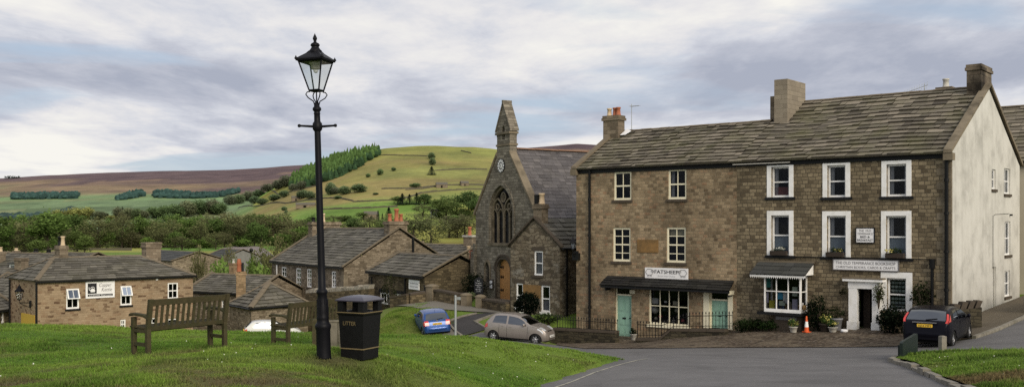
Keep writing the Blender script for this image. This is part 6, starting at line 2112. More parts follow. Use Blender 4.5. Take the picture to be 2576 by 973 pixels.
    def plate_(m_, mat, sgn, x, z, txt):
        q = Fac((x, .26 * sgn), (x, -.26 * sgn))
        m_ = MB(); q.box(m_, 0, .52, z - .055, z + .055, -.06, .02); pl = m_.build('number_plate', mat, o, local=True)
        if txt:
            ORG[pl] = Vector((0, 0, 0)); text(pl, q, txt, .26, z - .036, .072, 'inkblack', .45, out=.024)
    plate_(None, M['plateY'], 1, p.x - .01, pz_, plate)
    pf = S.roof(S.L - .01, 0); plate_(None, M['plateW'], -1, S.L - S.cx + .005, .47, plate)
    m = MB()
    for (xa, xb, zz) in ((-.035, .3, .5),):
        pass
    if S.trim:
        q = Fac((p.x - .02, .42), (p.x - .02, -.42)); m = MB(); q.box(m, .0, .84, pz_ + .1, pz_ + .135, -.05, .03); m.build('chrome_strip', M['chrome'], o, local=True)
    m = MB(); rws = []
    for i in range(13):
        f = -1 + 2 * i / 12; x = .005 - S.cx + .09 * abs(f) ** 4; rws.append([(x - .012, f * S.w(.08) * .98, .42), (x - .03, f * S.w(.08) * .99, .45), (x - .03, f * S.w(.08) * .99, .56), (x - .005, f * S.w(.08) * .98, .6)])
    m.grid(rws, True); m.build('rear_bumper', pm, o, local=True)
    m = MB(); q = S.roof(S.rw[0] + .03, -.1); m.tube([S.roof(S.rw[0] + .01, 0) + Vector((-.02, 0, .01)), S.roof(S.rw[0] + .07, -.5) + Vector((-.02, 0, .01))], .012, 5); m.build('rear_wiper', M['dark'], o, local=True)
    m = MB(); q = S.roof(S.rw[1] + .25, 0); m.tube([q, q + Vector((-.12, 0, .12))], .006, 4); m.build('roof_aerial', M['iron'], o, local=True)
    if emblem:
        m = MB(); q = S.roof(px_ + .035, 0); f_ = Fac((q.x, .05), (q.x, -.05)); f_.box(m, .0, .1, pz_ + .13, pz_ + .22, -.05, .02) if rear == 'low' else None
        if rear == 'low': m.build('badge', M['chrome'], o, local=True)
    return o


def spec(S, **k):
    S.mirror = None; S.trim = False; S.ptilt = 0
    for a, b in k.items(): setattr(S, a, b)
    return S


round_hatch = spec(Car([(0, .46), (.025, .62), (.06, .80), (.13, .98), (.24, 1.13), (.40, 1.33), (.56, 1.45), (.9, 1.525), (1.4, 1.54), (1.85, 1.50), (2.15, 1.41), (2.45, 1.22), (2.75, 1.03), (3.05, .965), (3.35, .86), (3.55, .73), (3.66, .57), (3.70, .44)],
                       [(0, .8), (.3, .97), (1, .95), (2, .93), (2.7, .95), (3.2, .86), (3.7, .5)], [(0, .60), (.08, .70), (.3, .775), (.7, .82), (1.8, .83), (2.9, .81), (3.3, .75), (3.55, .64), (3.70, .46)], (.62, 3.05), .30),
                   rw=(.2, .5), fw=(2.12, 2.72), sw=[(.55, 1.36, (.12, 0)), (1.47, 2.52, (0, -.12))], seams=[.95, 1.41, 2.6], mx=2.42, tl=(.07, .17), hl=(3.2, 3.5), plate=(.07, .80))
blue_hatch = spec(Car([(0, .46), (.02, .6), (.05, .74), (.10, .9), (.17, .99), (.34, 1.17), (.52, 1.33), (.72, 1.39), (1.2, 1.42), (1.75, 1.40), (2.05, 1.33), (2.4, 1.13), (2.72, .97), (3.1, .92), (3.45, .8), (3.66, .6), (3.77, .44)],
                      [(0, .8), (.25, .94), (1, .93), (2, .90), (2.7, .92), (3.3, .8), (3.77, .5)], [(0, .68), (.06, .74), (.25, .79), (.7, .815), (1.8, .82), (3.0, .80), (3.4, .74), (3.65, .62), (3.77, .46)], (.66, 3.12), .29),
                  rw=(.18, .53), fw=(2.02, 2.68), sw=[(.66, 1.3, (.14, 0)), (1.4, 2.44, (0, -.12))], seams=[1.36, 2.55], mx=2.36, tl=(.045, .16), hl=(3.2, 3.55), plate=(.062, .80))
dark_hatch = spec(Car([(0, .50), (.03, .66), (.07, .82), (.13, .95), (.2, 1.01), (.38, 1.17), (.6, 1.33), (.85, 1.40), (1.4, 1.43), (1.95, 1.40), (2.3, 1.32), (2.7, 1.13), (3.1, .95), (3.5, .90), (3.85, .78), (4.08, .6), (4.15, .46)],
                      [(0, .8), (.25, .97), (1, .95), (2.2, .90), (3.0, .92), (3.6, .8), (4.15, .5)], [(0, .68), (.07, .76), (.28, .825), (.8, .85), (2.0, .855), (3.3, .83), (3.75, .77), (4.0, .66), (4.15, .5)], (.74, 3.36), .31),
                  rw=(.2, .62), fw=(2.26, 3.0), sw=[(.78, 1.5, (.18, 0)), (1.62, 2.78, (0, -.14))], seams=[1.58, 2.9], mx=2.72, tl=(.1, .3), hl=(3.5, 3.9), plate=(.062, .83), trim=True)
mp = at(1307, 860, 47.6)
car('parked_car', 'taupe rounded hatchback parked nose right in front of the gabled cottage', round_hatch, (.31, .275, .25), (mp.x, mp.y, gz(mp.x, mp.y) + .0), R(-24), .90, R(2.2), 0, 'YK04 OMD', metal=.5)
cpn = at(1084, 838, 51.0)
car('parked_car', 'bright blue hatchback parked on the grass bank, seen from behind', blue_hatch, (.014, .065, .25), (cpn.x + .0, cpn.y + .9, gz(cpn.x, cpn.y + .9) - .24), R(105), .9, R(-4.5), R(-4), 'MJ05 WTC', metal=.35)
fp = at(2362, 862, 35.3)
car('parked_car', 'dark navy hatchback with tall red tail lights parked by the bookshop', dark_hatch, (.003, .003, .007), (fp.x, fp.y, gz(fp.x, fp.y) + .07), R(53), .95, R(-1.5), 0, 'AJ54 MFS', rear='high', metal=.2)
ep = (22.85, 40.4)
car('parked_car', 'dark car just showing its headlight at the right edge', dark_hatch, (.004, .004, .008), (ep[0], ep[1], gz(*ep) + .05), R(205), .95, 0, 0, '', rear='high', metal=.2)
vp = at(688, 826, 63.0)
van = car('parked_car', 'white car half hidden below the lawn behind the second bench', blue_hatch, (.62, .62, .6), (vp.x, vp.y, (HY - 803) / F * 63.0 - 1.42), R(15), 1.0, 0, 0, '', metal=0.0)

# ================================================================ signs
def sign(label, fc, rect, out, lines, board='signwhite', frame=None, name='shop_sign', th=.04, group=None):
    u0, u1, z0, z1 = rect
    t = thing(name, label, 'sign', fc.pt((u0 + u1) / 2, z0, out))
    m = MB(); fc.box(m, u0, u1, z0, z1, out, out + th); m.build('board', M[board], t)
    if frame:
        m = MB(); k = .035
        fc.box(m, u0 - k, u1 + k, z1, z1 + k, out - .005, out + th + .012); fc.box(m, u0 - k, u1 + k, z0 - k, z0, out - .005, out + th + .012)
        fc.box(m, u0 - k, u0, z0, z1, out - .005, out + th + .012); fc.box(m, u1, u1 + k, z0, z1, out - .005, out + th + .012); m.build('frame', M[frame], t)
    for (s_, cu_, cz_, h_, w_, mat, *rest) in lines:
        W_, H_ = u1 - u0, z1 - z0
        text(t, fc, s_, u0 + W_ * cu_, z0 + H_ * cz_, H_ * h_, mat, W_ * w_ if w_ else None, rest[0] if rest else 0, out + th + .006, bold=rest[1] if len(rest) > 1 else 0)
    return t


r_ = TF.rect(1623.5, 673.5, 1731.5, 700.5, .08)
fsn = sign('white FATSHEEP shop sign with two sheep outlines above the canopy', TF, r_, .08, [('FATSHEEP', .51, .47, .34, .56, 'inkblack', 0, .012), ('from the Dales', .51, .17, .16, .4, 'inkpale')])
for sg, cu_ in ((1, .11), (-1, .89)):
    m = MB(); W_, H_ = r_[1] - r_[0], r_[3] - r_[2]; c_ = Vector((r_[0] + W_ * cu_, r_[2] + H_ * .58)); pts = []
    for i in range(29):
        a = 2 * math.pi * i / 28; rr = 1 + .09 * math.cos(6 * a); pts.append(TF.pt(c_.x + .2 * rr * math.cos(a), c_.y + .15 * rr * math.sin(a), .128))
    m.tube(pts, .009, 4, False)
    hx = c_.x + sg * .17; m.tube([TF.pt(hx + .07 * math.cos(2 * math.pi * i / 10), c_.y + .05 + .05 * math.sin(2 * math.pi * i / 10), .128) for i in range(11)], .009, 4, False)
    for lx_ in (-.1, -.04, .05, .11): m.tube([TF.pt(c_.x + lx_, c_.y - .13, .128), TF.pt(c_.x + lx_, c_.y - .22, .128)], .008, 4, False)
    m.build('sheep_outline', M['inkgrey'], fsn)
r_ = TF.rect(2098.5, 654, 2261, 678.5)
sign('long white bookshop name board above the white doorway', TF, r_, .04, [('THE OLD TEMPERANCE BOOKSHOP', .5, .55, .3, .92, 'inkgrey'), ('CHRISTIAN BOOKS, CARDS & CRAFTS', .5, .14, .25, .92, 'inkgrey')], frame='inkgrey')
r_ = TF.rect(2156, 574, 2200, 609)
sign('small white bed and breakfast sign between the first floor windows', TF, r_, .04, [('THE  OLD', .5, .76, .15, .7, 'inkgrey'), ('TEMPERANCE', .5, .54, .15, .88, 'inkgrey'), ('BED &', .5, .31, .16, .55, 'inkblack', 0, .012), ('BREAKFAST', .5, .08, .16, .9, 'inkblack', 0, .012)], frame='black')
r_ = kf.rect(216, 708, 286, 747)
W_, H_ = r_[1] - r_[0], r_[3] - r_[2]
ks = sign('white tearoom sign with a black kettle panel', kf, r_, .03, [('Copper', .68, .68, .24, .44, 'inkgrey', .28), ('Kettle', .73, .38, .24, .38, 'inkgrey', .28)], frame='signwhite')
m = MB(); kf.box(m, r_[0] + W_ * .05, r_[0] + W_ * .37, r_[2] + H_ * .26, r_[2] + H_ * .92, .072, .078); kf.box(m, r_[0] + W_ * .05, r_[0] + W_ * .95, r_[2] + H_ * .08, r_[2] + H_ * .21, .072, .078); m.build('black_panel', M['signblack'], ks)
m = MB(); kc = Vector((r_[0] + W_ * .225, r_[2] + H_ * .44)); q = H_ * .15
body_ = [(math.cos(t_) * q, math.sin(t_) * q * .95) for t_ in np.linspace(-.6, math.pi + .6, 20)]
m.face([kf.pt(kc.x + a, kc.y + b, .082) for a, b in body_])
m.tube([kf.pt(kc.x + q * math.cos(t_) * .8, kc.y + q * (.9 + .75 * math.sin(t_)), .083) for t_ in np.linspace(0, math.pi, 10)], .02, 4)
m.tube([kf.pt(kc.x - q * .8, kc.y, .083), kf.pt(kc.x - q * 1.5, kc.y + q * .5, .083), kf.pt(kc.x - q * 1.55, kc.y + q * 1.6, .083)], .028, 5)
m.lathe([(0, 0), (.03, .02), (0, .05)], kf.pt(kc.x, kc.y + q * .95, .083), 6)
m.build('kettle_emblem', M['signwhite'], ks)
text(ks, kf, 'Licensed Tearoom', r_[0] + W_ * .5, r_[2] + H_ * .105, H_ * .085, 'signwhite', W_ * .8, .2, .084)
r_ = BF.rect(1032, 705, 1056, 726)
sign('white rectangular sign on the mossy low house beside its drainpipe', BF, r_, .04, [('Garden House', .5, .58, .2, .85, 'inkgrey'), ('Pottery Studio', .5, .2, .18, .85, 'inkgrey')], frame='signwhite')
# chapel boards
X_, Y_ = gp(1202, 770); Y_ += 1.4; X_ = (1204 - CX) / F * Y_
cbf = Fac((X_ - .27 * 1.0, Y_ + .12), (X_ + .27, Y_ - .12))
zb_ = (HY - 739) / F * Y_; zt_ = (HY - 700) / F * Y_
cb = thing('church_board', 'black church notice board with white lettering beside the lancet window', 'sign', (X_, Y_, gz(X_, Y_)))
m = MB(); L_ = cbf.L
cl = [(0, zb_), (L_, zb_), (L_, zt_ - .1), (L_ * .82, zt_), (L_ * .62, zt_ + .04), (L_ * .5, zt_ + .12), (L_ * .38, zt_ + .04), (L_ * .18, zt_), (0, zt_ - .1)]
m.face([cbf.pt(a, b, 0) for a, b in cl]); m.face([cbf.pt(a, b, -.05) for a, b in cl[::-1]])
for a, b in zip(cl, cl[1:] + cl[:1]): m.face([cbf.pt(*a, 0), cbf.pt(*a, -.05), cbf.pt(*b, -.05), cbf.pt(*b, 0)])
m.build('board', M['signblack'], cb)
m = MB()
for uu in (.06, L_ - .12): cbf.box(m, uu, uu + .06, gz(X_, Y_) - .1, zb_ + .3, -.12, -.052)
m.build('support_post', M['black'], cb)
H_ = zt_ - zb_
for s_, f_, w_ in (('Reeth', .82, .3), ('Evangelical', .68, .62), ('Congregational', .54, .72), ('Church', .40, .4), ('SUNDAY SERVICES', .26, .62), ('11am and 6.30pm', .14, .5)): text(cb, cbf, s_, L_ / 2, zb_ + H_ * f_, H_ * .075, 'signwhite', L_ * w_, 0, .008)
r_ = CF.rect(1233.5, 702, 1242, 727)
nb = thing('notice_board', 'white framed notice board left of the orange chapel door', 'notice board', CF.pt(r_[0], r_[2], .05))
m = MB(); CF.box(m, r_[0], r_[1], r_[2], r_[3], .02, .07); m.build('frame', M['soil'], nb)
m = MB(); CF.box(m, r_[0] + .07, r_[1] - .07, r_[2] + .08, r_[3] - .08, .071, .078); m.build('paper_sheet', M['signwhite'], nb)
m = MB(); CF.box(m, r_[0] + .17, r_[1] - .17, r_[2] + .15, r_[3] - .2, .079, .083); m.build('poster_print', M['inkpale'], nb)

# ================================================================ chapel steps and handrail
st_ = thing('chapel_steps', 'stone steps climbing to the chapel door with black handrail', 'steps', CF.pt(dl, -4.7, .6))
m = MB()
for i in range(4): CF.box(m, dl - .5, dr + .5, -5.2, -4.55 - i * .14, .02, .35 + i * .34, random.random())
m.build('treads', M['trim'], st_)
m = MB(); za = dz0 + .02
hp = [CF.pt(dl - .25, za + .95, .1), CF.pt(dl - .25, za + .55, .95), CF.pt(dl - .28, za + .36, 1.5), CF.pt(dl - 1.6, za + .3, 1.9)]
m.tube(hp, .035, 6); m.tube([hp[1], hp[1] - Vector((0, 0, 1.0))], .03, 6); m.tube([hp[2], hp[2] - Vector((0, 0, 1.0))], .035, 6); m.tube([hp[3], hp[3] - Vector((0, 0, .9))], .03, 6); m.build('handrail', M['iron'], st_)

# ================================================================ lantern on the shop corner
lu, lzz = TF.hit(1441, 626, .35)
wl2 = wall_lantern('black lantern bracketed from the corner of the sheep shop over the alley', TF, lu, lzz, .35, .68)
m = MB(); c_ = TF.pt(lu, lzz - .22, .35); m.tube([c_, TF.pt(.02, lzz - .3, .04), TF.pt(.12, lzz - .3, .03)], .03, 6); TF.box(m, -.12, .25, lzz - .56, lzz - .2, .002, .2); m.build('wall_box', M['iron'], wl2)

# ================================================================ cards and goods behind the shop panes
def card(label, fc, rect, out, mat, name='poster', cat='poster', tiltv=0.0):
    m = MB(); u0, u1, z0, z1 = rect
    fc.box(m, u0, u1, z0, z1, out - .012, out)
    return tag(m.build(name, M[mat]), label, cat)


for (a, b, c, d), mat, lab in (((1952, 735, 1969, 752), 'cyan', 'bright blue poster low in the middle of the bay window'), ((1935, 755, 1949, 776), 'yellowcard', 'yellow poster low in the left pane of the bay window'),
                               ((1970, 734, 1984, 762), 'signwhite', 'pale poster in the lower middle pane right of the blue poster'), ((1993, 721, 2006, 744), 'palegreen', 'pale green poster high in the right front pane of bay'),
                               ((1924, 698, 1938, 722), 'greencard', 'green poster with round mark top left in the bay window'), ((1993, 752, 2006, 781), 'lilac', 'lilac card at the lower right corner of the bay window'),
                               ((1923, 733, 1933, 760), 'lilac', 'lilac card at the lower left edge of the bay window'), ((1960, 756, 1975, 768), 'palegreen', 'small pale card below the blue poster')):
    card(lab, TF, TF.rect(a, b, c, d, OB - .1), OB - .1, mat)
ci = MB(); cc_ = TF.hit(1930, 707, OB - .1)
tm = thing('book_display', 'books and cards stacked on the bay window floor', 'books', TF.pt(bayu0 + .3, bz0 + .14, .3))
m = MB()
for i in range(14):
    uu = bayu0 + .15 + i * .115; hh = random.uniform(.16, .34); TF.box(m, uu, uu + random.uniform(.05, .1), bz0 + .142, bz0 + .142 + hh, .3, .42 + random.uniform(0, .1), random.random())
m.build('book_spines', M['books'], tm)
for (a, b, c, d), mat, lab in (((1640, 749, 1656, 763), 'signwhite', 'white card with a sheep sketch in the left pane of the shop window'), ((1693, 757, 1707, 767), 'palecard', 'cream card in the middle of the FATSHEEP shop window'),
                               ((1635, 769, 1643, 785), 'lilac', 'lilac notice at the lower left pane of the shop window'), ((1671, 756, 1678, 761), 'signwhite', 'tiny white price card in the second pane of the shop window'),
                               ((1584, 729, 1597, 738), 'palecard', 'small cream plate on the wall beside the first mint door')):
    o_ = .02 if a == 1584 else -.16
    card(lab, TF, TF.rect(a, b, c, d, o_), o_, mat)
gd = thing('toy_display', 'pink, white and dark knitted goods in the shop window', 'goods', TF.pt(fshop[0] + .3, fshop[2] + .1, -.3))
m = MB()
for (x, y, s_) in ((1648, 779, .2), (1661, 795, .1), (1703, 780, .13), (1672, 778, .12), (1695, 808, .12), (1718, 806, .1), (1650, 800, .1)):
    u_, z_ = TF.hit(x, y, -.3); m.lathe([(0, -s_), (s_ * .8, -s_ * .5), (s_, 0), (s_ * .6, s_ * .6), (0, s_ * .8)], TF.pt(u_, z_, -.3), 8, tint=random.random())
m.build('soft_toys', M['toys'], gd)
m = MB(); TF.box(m, fshop[0] + .1, fshop[1] - .1, fshop[2] + .12, fshop[2] + .2, -.55, -.22); m.build('display_shelf', M['soil'], gd)
# black sheets stand in for shade so the shops read as dim rooms
m = MB(); TF.quad(m, fshop[0] - .4, fshop[1] + .4, fshop[2] - .3, fshop[3] + .3, -.9); m.build('shop_shade_sheet', M['dark'], fs)
m = MB(); TF.quad(m, bayu0 + .1, bayu1 - .1, bz0 + .0, bz1 + .1, -.25); m.build('shop_shade_sheet', M['dark'], bk)
# rack of postcards in the right-hand ground window
pr_ = thing('card_rack', 'rows of pale green cards filling the ground window by the doorway', 'cards', TF.pt(gw[0], gw[2] + .1, -.3))
m = MB()
for i in range(4):
    for j in range(7):
        uu = gw[0] + .1 + (gw[1] - gw[0] - .2) * (i + .06) / 4; ww = (gw[1] - gw[0] - .2) / 4 * .84; zz = gw[2] + .1 + (gw[3] - gw[2] - .2) * (j + .1) / 7
        TF.box(m, uu, uu + ww, zz, zz + (gw[3] - gw[2] - .2) / 7 * .62, -.225, -.215, random.random())
m.build('postcards', M['cardgreen'], pr_)

# ================================================================ pots, cone, window boxes, shrubs
FOLG = {'d': (.012, .02, .009), 'm': (.04, .065, .018), 'l': (.12, .16, .045), 'y': (.33, .32, .10)}


def shrub(label, c, rad, n, size, col, seed, name='shrub', cat='shrub', shell=.5, clumps=18, stem=True, group=None):
    t = thing(name, label, cat, (c[0], c[1], c[2] - rad[2]), 0, group)
    m = MB(); leafcloud(m, c, rad, n, size, seed, shell, clumps); f_ = m.build('foliage', M['fol'], t); f_.color = col + (1,)
    if stem:
        m = MB(); rg = random.Random(seed)
        for i in range(5):
            a = rg.uniform(0, 6.28); m.tube([(c[0], c[1], c[2] - rad[2] - .1), (c[0] + rad[0] * .3 * math.cos(a), c[1] + rad[1] * .3 * math.sin(a), c[2] - .1 * rad[2]), (c[0] + rad[0] * .6 * math.cos(a), c[1] + rad[1] * .6 * math.sin(a), c[2] + rad[2] * .5)], [.03, .02, .008], 5)
        m.build('stem', M['bark'], t)
    return t


def tshrub(label, x0, y0, x1, y1, out, n, size, col, seed, dr=.4, **k):
    u0_, z0_ = TF.hit(x0, y1, out); u1_, z1_ = TF.hit(x1, y0, out); c_ = TF.pt((u0_ + u1_) / 2, (z0_ + z1_) / 2, out)
    return shrub(label, c_, ((u1_ - u0_) / 2 * 1.05, dr, (z1_ - z0_) / 2 * 1.05), n, size, col, seed, **k)


tshrub('dark clipped conical bush right of the bay window', 2031, 742, 2078, 829, .6, 1500, .05, (.010, .017, .008), 1, .42, name='topiary_bush', cat='bush')
tshrub('dark evergreen bush between the white doorway and the black car', 2211, 762, 2283, 838, .9, 2200, .06, (.009, .013, .008), 2, .6, name='evergreen_bush', cat='bush')
tshrub('loose climbing plant on the bookshop wall above the black car', 2290, 712, 2352, 775, .25, 700, .055, (.02, .027, .012), 3, .2, name='climber', cat='climber')
tshrub('thin climbing rose on the right side of the white portico', 2195, 702, 2226, 768, .36, 260, .05, (.06, .075, .025), 4, .12, name='climbing_rose', cat='climber', shell=.2)
tshrub('low dark plants along the wall left of the bay window', 1846, 802, 1916, 833, .5, 1300, .05, (.02, .033, .012), 5, .35, name='border_plants', cat='plants', clumps=26)
tshrub('low green plants under the left of bay window', 1912, 806, 1960, 832, .45, 700, .05, (.025, .045, .015), 6, .3, name='border_plants', cat='plants', clumps=16)
tshrub('hanging basket of dark flowers left of the portico', 2112, 724, 2131, 744, .35, 260, .035, (.035, .035, .02), 7, .18, name='hanging_basket', cat='basket', stem=False)


def potplant(label, px, py, out, r, h, fr, fcol, mat='pot', fl=None, seed=1, n=260):
    u_, z_ = TF.hit(px, py, out); c_ = TF.pt(u_, z_, out); c_.z = gz(c_.x, c_.y) + .06
    t = thing('potted_plant', label, 'plant pot', c_)
    m = MB(); m.lathe([(r * .7, 0), (r * .75, .02), (r, h * .85), (r * 1.12, h * .87), (r * 1.12, h), (r * .95, h), (r * .9, h * .9), (0, h * .9)], c_, 14); m.build('pot', M[mat], t)
    m = MB(); leafcloud(m, c_ + Vector((0, 0, h + fr * .6)), (fr, fr, fr * .8), n, .04, seed, .3, 10); f_ = m.build('leaves', M['fol'], t); f_.color = fcol + (1,)
    if fl:
        m = MB(); leafcloud(m, c_ + Vector((0, 0, h + fr * .75)), (fr * .9, fr * .9, fr * .6), 90, .035, seed + 1, .6, 9); f_ = m.build('flowers', M[fl], t)
    return t


potplant('stone pot of pale yellow flowers below the bay window', 1996, 828, .95, .17, .24, .24, (.06, .1, .03), 'pot', 'yellowfl', 11)
potplant('tub of yellow flowers on the ground left of the doorway, in front', 2095, 826, .9, .18, .2, .22, (.05, .09, .03), 'pot', 'yellowfl', 12)
potplant('raised dark planter of pale yellow flowers beside the conical bush', 2077, 822, .75, .26, .32, .3, (.07, .11, .03), 'soil', 'yellowfl', 13, 340)
potplant('dark leafy plant in a grey trough against the bookshop wall', 2104, 815, .4, .24, .5, .36, (.02, .03, .012), 'lead', None, 14, 420)
potplant('white pot with a dark round plant beside the first mint door', 1594, 851, .55, .15, .28, .2, (.012, .02, .01), 'pot', None, 15)
potplant('small dark plant pot standing inside the lower railings', 1531, 840, .9, .15, .2, .22, (.012, .02, .01), 'soil', None, 16)
u_, z_ = TF.hit(2029, 831, .95); c_ = TF.pt(u_, z_, .95); c_.z = gz(c_.x, c_.y) + .06
cone = thing('traffic_cone', 'orange and white traffic cone standing by the bay window', 'cone', c_)
m = MB(); m.box((c_.x, c_.y, c_.z), .27, .27, .035, .4); m.lathe([(.105, .035), (.085, .22)], c_, 14); m.lathe([(.055, .45), (.03, .66), (.02, .68), (0, .68)], c_, 14); m.build('cone_body', M['orange'], cone)
m = MB(); m.lathe([(.086, .22), (.056, .45)], c_, 14); m.build('white_band', M['white'], cone)
u_, z_ = TF.hit(2124, 829, .8); c_ = TF.pt(u_, z_, .8); c_.z = gz(c_.x, c_.y) + .05
m = MB(); m.lathe([(.0, 0), (.16, .0), (.14, .1), (.12, .1), (.1, .05), (0, .05)], c_, 12); tag(m.build('dog_bowl', M['signwhite']), 'white bowl on the ground left of the white doorway', 'bowl')
for i, (q, lab) in enumerate(((tw[3], 'window box with pale flowers below the first floor window over the bay'), (tw[4], 'window box of sparse flowers below the middle first floor window'), (tw[5], 'window box with yellow flowers below the right first floor window'))):
    c_ = TF.pt((q[0] + q[1]) / 2, q[2], .12)
    t = thing('window_box', lab, 'window box', c_)
    m = MB(); TF.box(m, q[0] + .04, q[1] - .04, q[2] + .01, q[2] + .2, .06, .26); m.build('trough', M['soil'], t)
    m = MB(); leafcloud(m, c_ + Vector((0, 0, .27)), ((q[1] - q[0]) * .42, .14, .13), 200, .035, 30 + i, .2, 12); f_ = m.build('leaves', M['fol'], t); f_.color = (.03, .045, .015, 1)
    m = MB(); leafcloud(m, c_ + Vector(((.1 if i != 2 else -.25), 0, .3)), ((q[1] - q[0]) * .25, .12, .09), 60, .035, 40 + i, .2, 6); m.build('flowers', M['yellowfl' if i else 'whitefl'], t)
c_ = KF.pt(.95, 0, .75); g_ = gz(c_.x, c_.y)
zc = (HY - 766) / F * c_.y
q = at(1326, 766, 51.6); shrub('dense rounded dark bush in front of the gabled cottage', q, (.66, .6, .66), 2600, .06, (.007, .011, .007), 50, 'round_bush', 'bush', .55, 26)
q = at(1192, 720, 61.5); shrub('dark shrub behind the church notice board', q, (.75, .6, .95), 1500, .07, (.012, .018, .009), 51, clumps=18)
q = at(1380, 800, 50.6); shrub('low garden plants under the cottage window', q, (.75, .4, .28), 700, .06, (.035, .055, .02), 52, 'garden_plants', 'plants')
q = at(1187, 745, 58.6); shrub('clump of white flowers behind the round topped gate pier', q, (.3, .3, .28), 260, .05, (.2, .24, .12), 53, 'flower_clump', 'flowers')
q = at(1310, 786, 51.0)
m = MB(); leafcloud(m, q, (.18, .15, .12), 40, .04, 54, .1, 4); tag(m.build('white_flowers', M['whitefl']), 'white flowers at the foot of the round dark bush', 'flowers')
q = at(1268, 762, 56.4); shrub('small pot flowers at the foot of the chapel steps', q, (.22, .2, .2), 160, .04, (.1, .08, .05), 55, 'flower_clump', 'flowers')
q = at(980, 735, 64.6); shrub('wiry bush climbing the front of the low mossy house', q, (.55, .4, 1.3), 500, .07, (.03, .035, .015), 56, clumps=14, shell=.2)
# ================================================================ trees
def broadleaf(seed, n, dense, spread=1.0, lean=0.0, leaf=.30, twiggy=0.0):
    """a tree about 12 m tall with trunk, limbs and a ragged crown (unit meshes, copied and scaled)"""
    rg = random.Random(seed)
    root = bpy.data.objects.new('tree', None); COL.objects.link(root)
    m = MB(); H = 12.0
    m.tube([(0, 0, -.6), (0, 0, .3), (.1 + lean, .1, 2.4), (.2 + lean, 0, 4.6), (lean * 1.4, .1, 7.5)], [.42, .34, .26, .2, .09], 8)
    tips = []
    for i in range(11):
        a = i * 2.4 + rg.uniform(-.4, .4); z0 = rg.uniform(2.0, 6.5); l = rg.uniform(2.2, 4.2) * spread * (1.0 if z0 < 5 else .75)
        p0 = Vector((lean * z0 / 6, 0, z0)); p1 = p0 + Vector((math.cos(a) * l * .5, math.sin(a) * l * .5, l * .45)); p2 = p0 + Vector((math.cos(a) * l, math.sin(a) * l, l * rg.uniform(.75, 1.15)))
        m.tube([p0, p1, p2], [.13, .08, .03], 5); tips.append(p2)
        for k in range(3):
            b = a + rg.uniform(-.9, .9); q = p1 + (p2 - p1) * rg.uniform(.2, .9)
            e = q + Vector((math.cos(b), math.sin(b), rg.uniform(.4, 1.1))) * rg.uniform(.9, 1.7); m.tube([q, e], [.045, .012], 4); tips.append(e)
    for i in range(6):
        e = Vector((lean * 1.4 + rg.gauss(0, 1.1), rg.gauss(0, 1.1), rg.uniform(8.6, 11.0))); m.tube([(lean * 1.3, .1, 7), e], [.07, .015], 4); tips.append(e)
    if twiggy:
        for e in list(tips):
            for k in range(int(twiggy)):
                d = Vector((rg.gauss(0, .7), rg.gauss(0, .7), rg.uniform(.1, 1.2))); m.tube([e - d * .3, e + d], [.03, .008], 3, False)
    m.build('trunk', M['bark'], root, local=True)
    m = MB(); cl = []
    for e in tips: cl.append((e + Vector((rg.gauss(0, .3), rg.gauss(0, .3), rg.gauss(.2, .3))), rg.uniform(.6, 1.0), rg.uniform(.2, .8)))
    for _ in range(int(46 * dense)):
        a = rg.uniform(0, 6.28); z = rg.uniform(.9, 11.6); r = 4.2 * spread * math.sqrt(max(.06, 1 - ((z - 5.3) / 6.5) ** 2)) * rg.uniform(.45, 1.0)
        cl.append((Vector((lean + r * math.cos(a), r * math.sin(a), z)), rg.uniform(.55, 1.0), rg.uniform(.1, .8)))
    for _ in range(n):
        c, s_, ti = rg.choice(cl)
        p = c + Vector((rg.gauss(0, s_), rg.gauss(0, s_), rg.gauss(0, s_ * .75)))
        a = Vector((rg.gauss(0, 1), rg.gauss(0, 1), rg.gauss(0, .7))).normalized(); b = a.cross(Vector((rg.gauss(0, 1), rg.gauss(0, 1), rg.gauss(0, 1)))).normalized()
        k = leaf * rg.uniform(.55, 1.3)
        m.face([p - a * k, p + b * k * .55, p + a * k, p - b * k * .55], uv=[(0, 0)] * 4, tint=min(1, max(0, ti * .6 + (p.z - 2.5) / 9 * .4 + rg.gauss(0, .1))))  # lower leaves tinted darker, crown shade put into the colour
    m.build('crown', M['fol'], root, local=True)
    return root


def conifer_tree(seed):
    rg = random.Random(seed)
    root = bpy.data.objects.new('tree', None); COL.objects.link(root)
    m = MB(); m.tube([(0, 0, -.6), (0, 0, 5), (0, 0, 11.6)], [.25, .18, .03], 6); m.build('trunk', M['bark'], root, local=True)
    m = MB()
    for _ in range(1500):
        z = 1.0 + 11 * rg.random() ** 1.25; r = (12.3 - z) / 11.3 * 2.7 * rg.random() ** .5; a = rg.uniform(0, 6.28)
        p = Vector((r * math.cos(a), r * math.sin(a), z - r * .25)); d = Vector((math.cos(a), math.sin(a), -.45)) * rg.uniform(.25, .5); e = Vector((-math.sin(a), math.cos(a), rg.gauss(0, .3))) * .16
        m.face([p - d * .5, p + e, p + d, p - e], uv=[(0, 0)] * 4, tint=min(1, max(0, .15 + .5 * r / 2.7 + rg.gauss(0, .15))))
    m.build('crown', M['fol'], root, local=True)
    return root


def round_tree(seed):
    root = bpy.data.objects.new('tree', None); COL.objects.link(root); rg = random.Random(seed)
    m = MB(); m.tube([(0, 0, -.6), (0, .1, 2), (.1, 0, 6)], [.3, .22, .1], 6)
    for i in range(6):
        a = i * 1.05; m.tube([(0, .1, 1.5 + .4 * i), (2.2 * math.cos(a), 2.2 * math.sin(a), 4 + .6 * i)], [.1, .03], 4)
    m.build('trunk', M['bark'], root, local=True)
    m = MB(); leafcloud(m, (0, 0, 5.6), (4.1, 4.1, 6.0), 2600, .5, seed, .25, 44); m.build('crown', M['fol'], root, local=True)
    return root


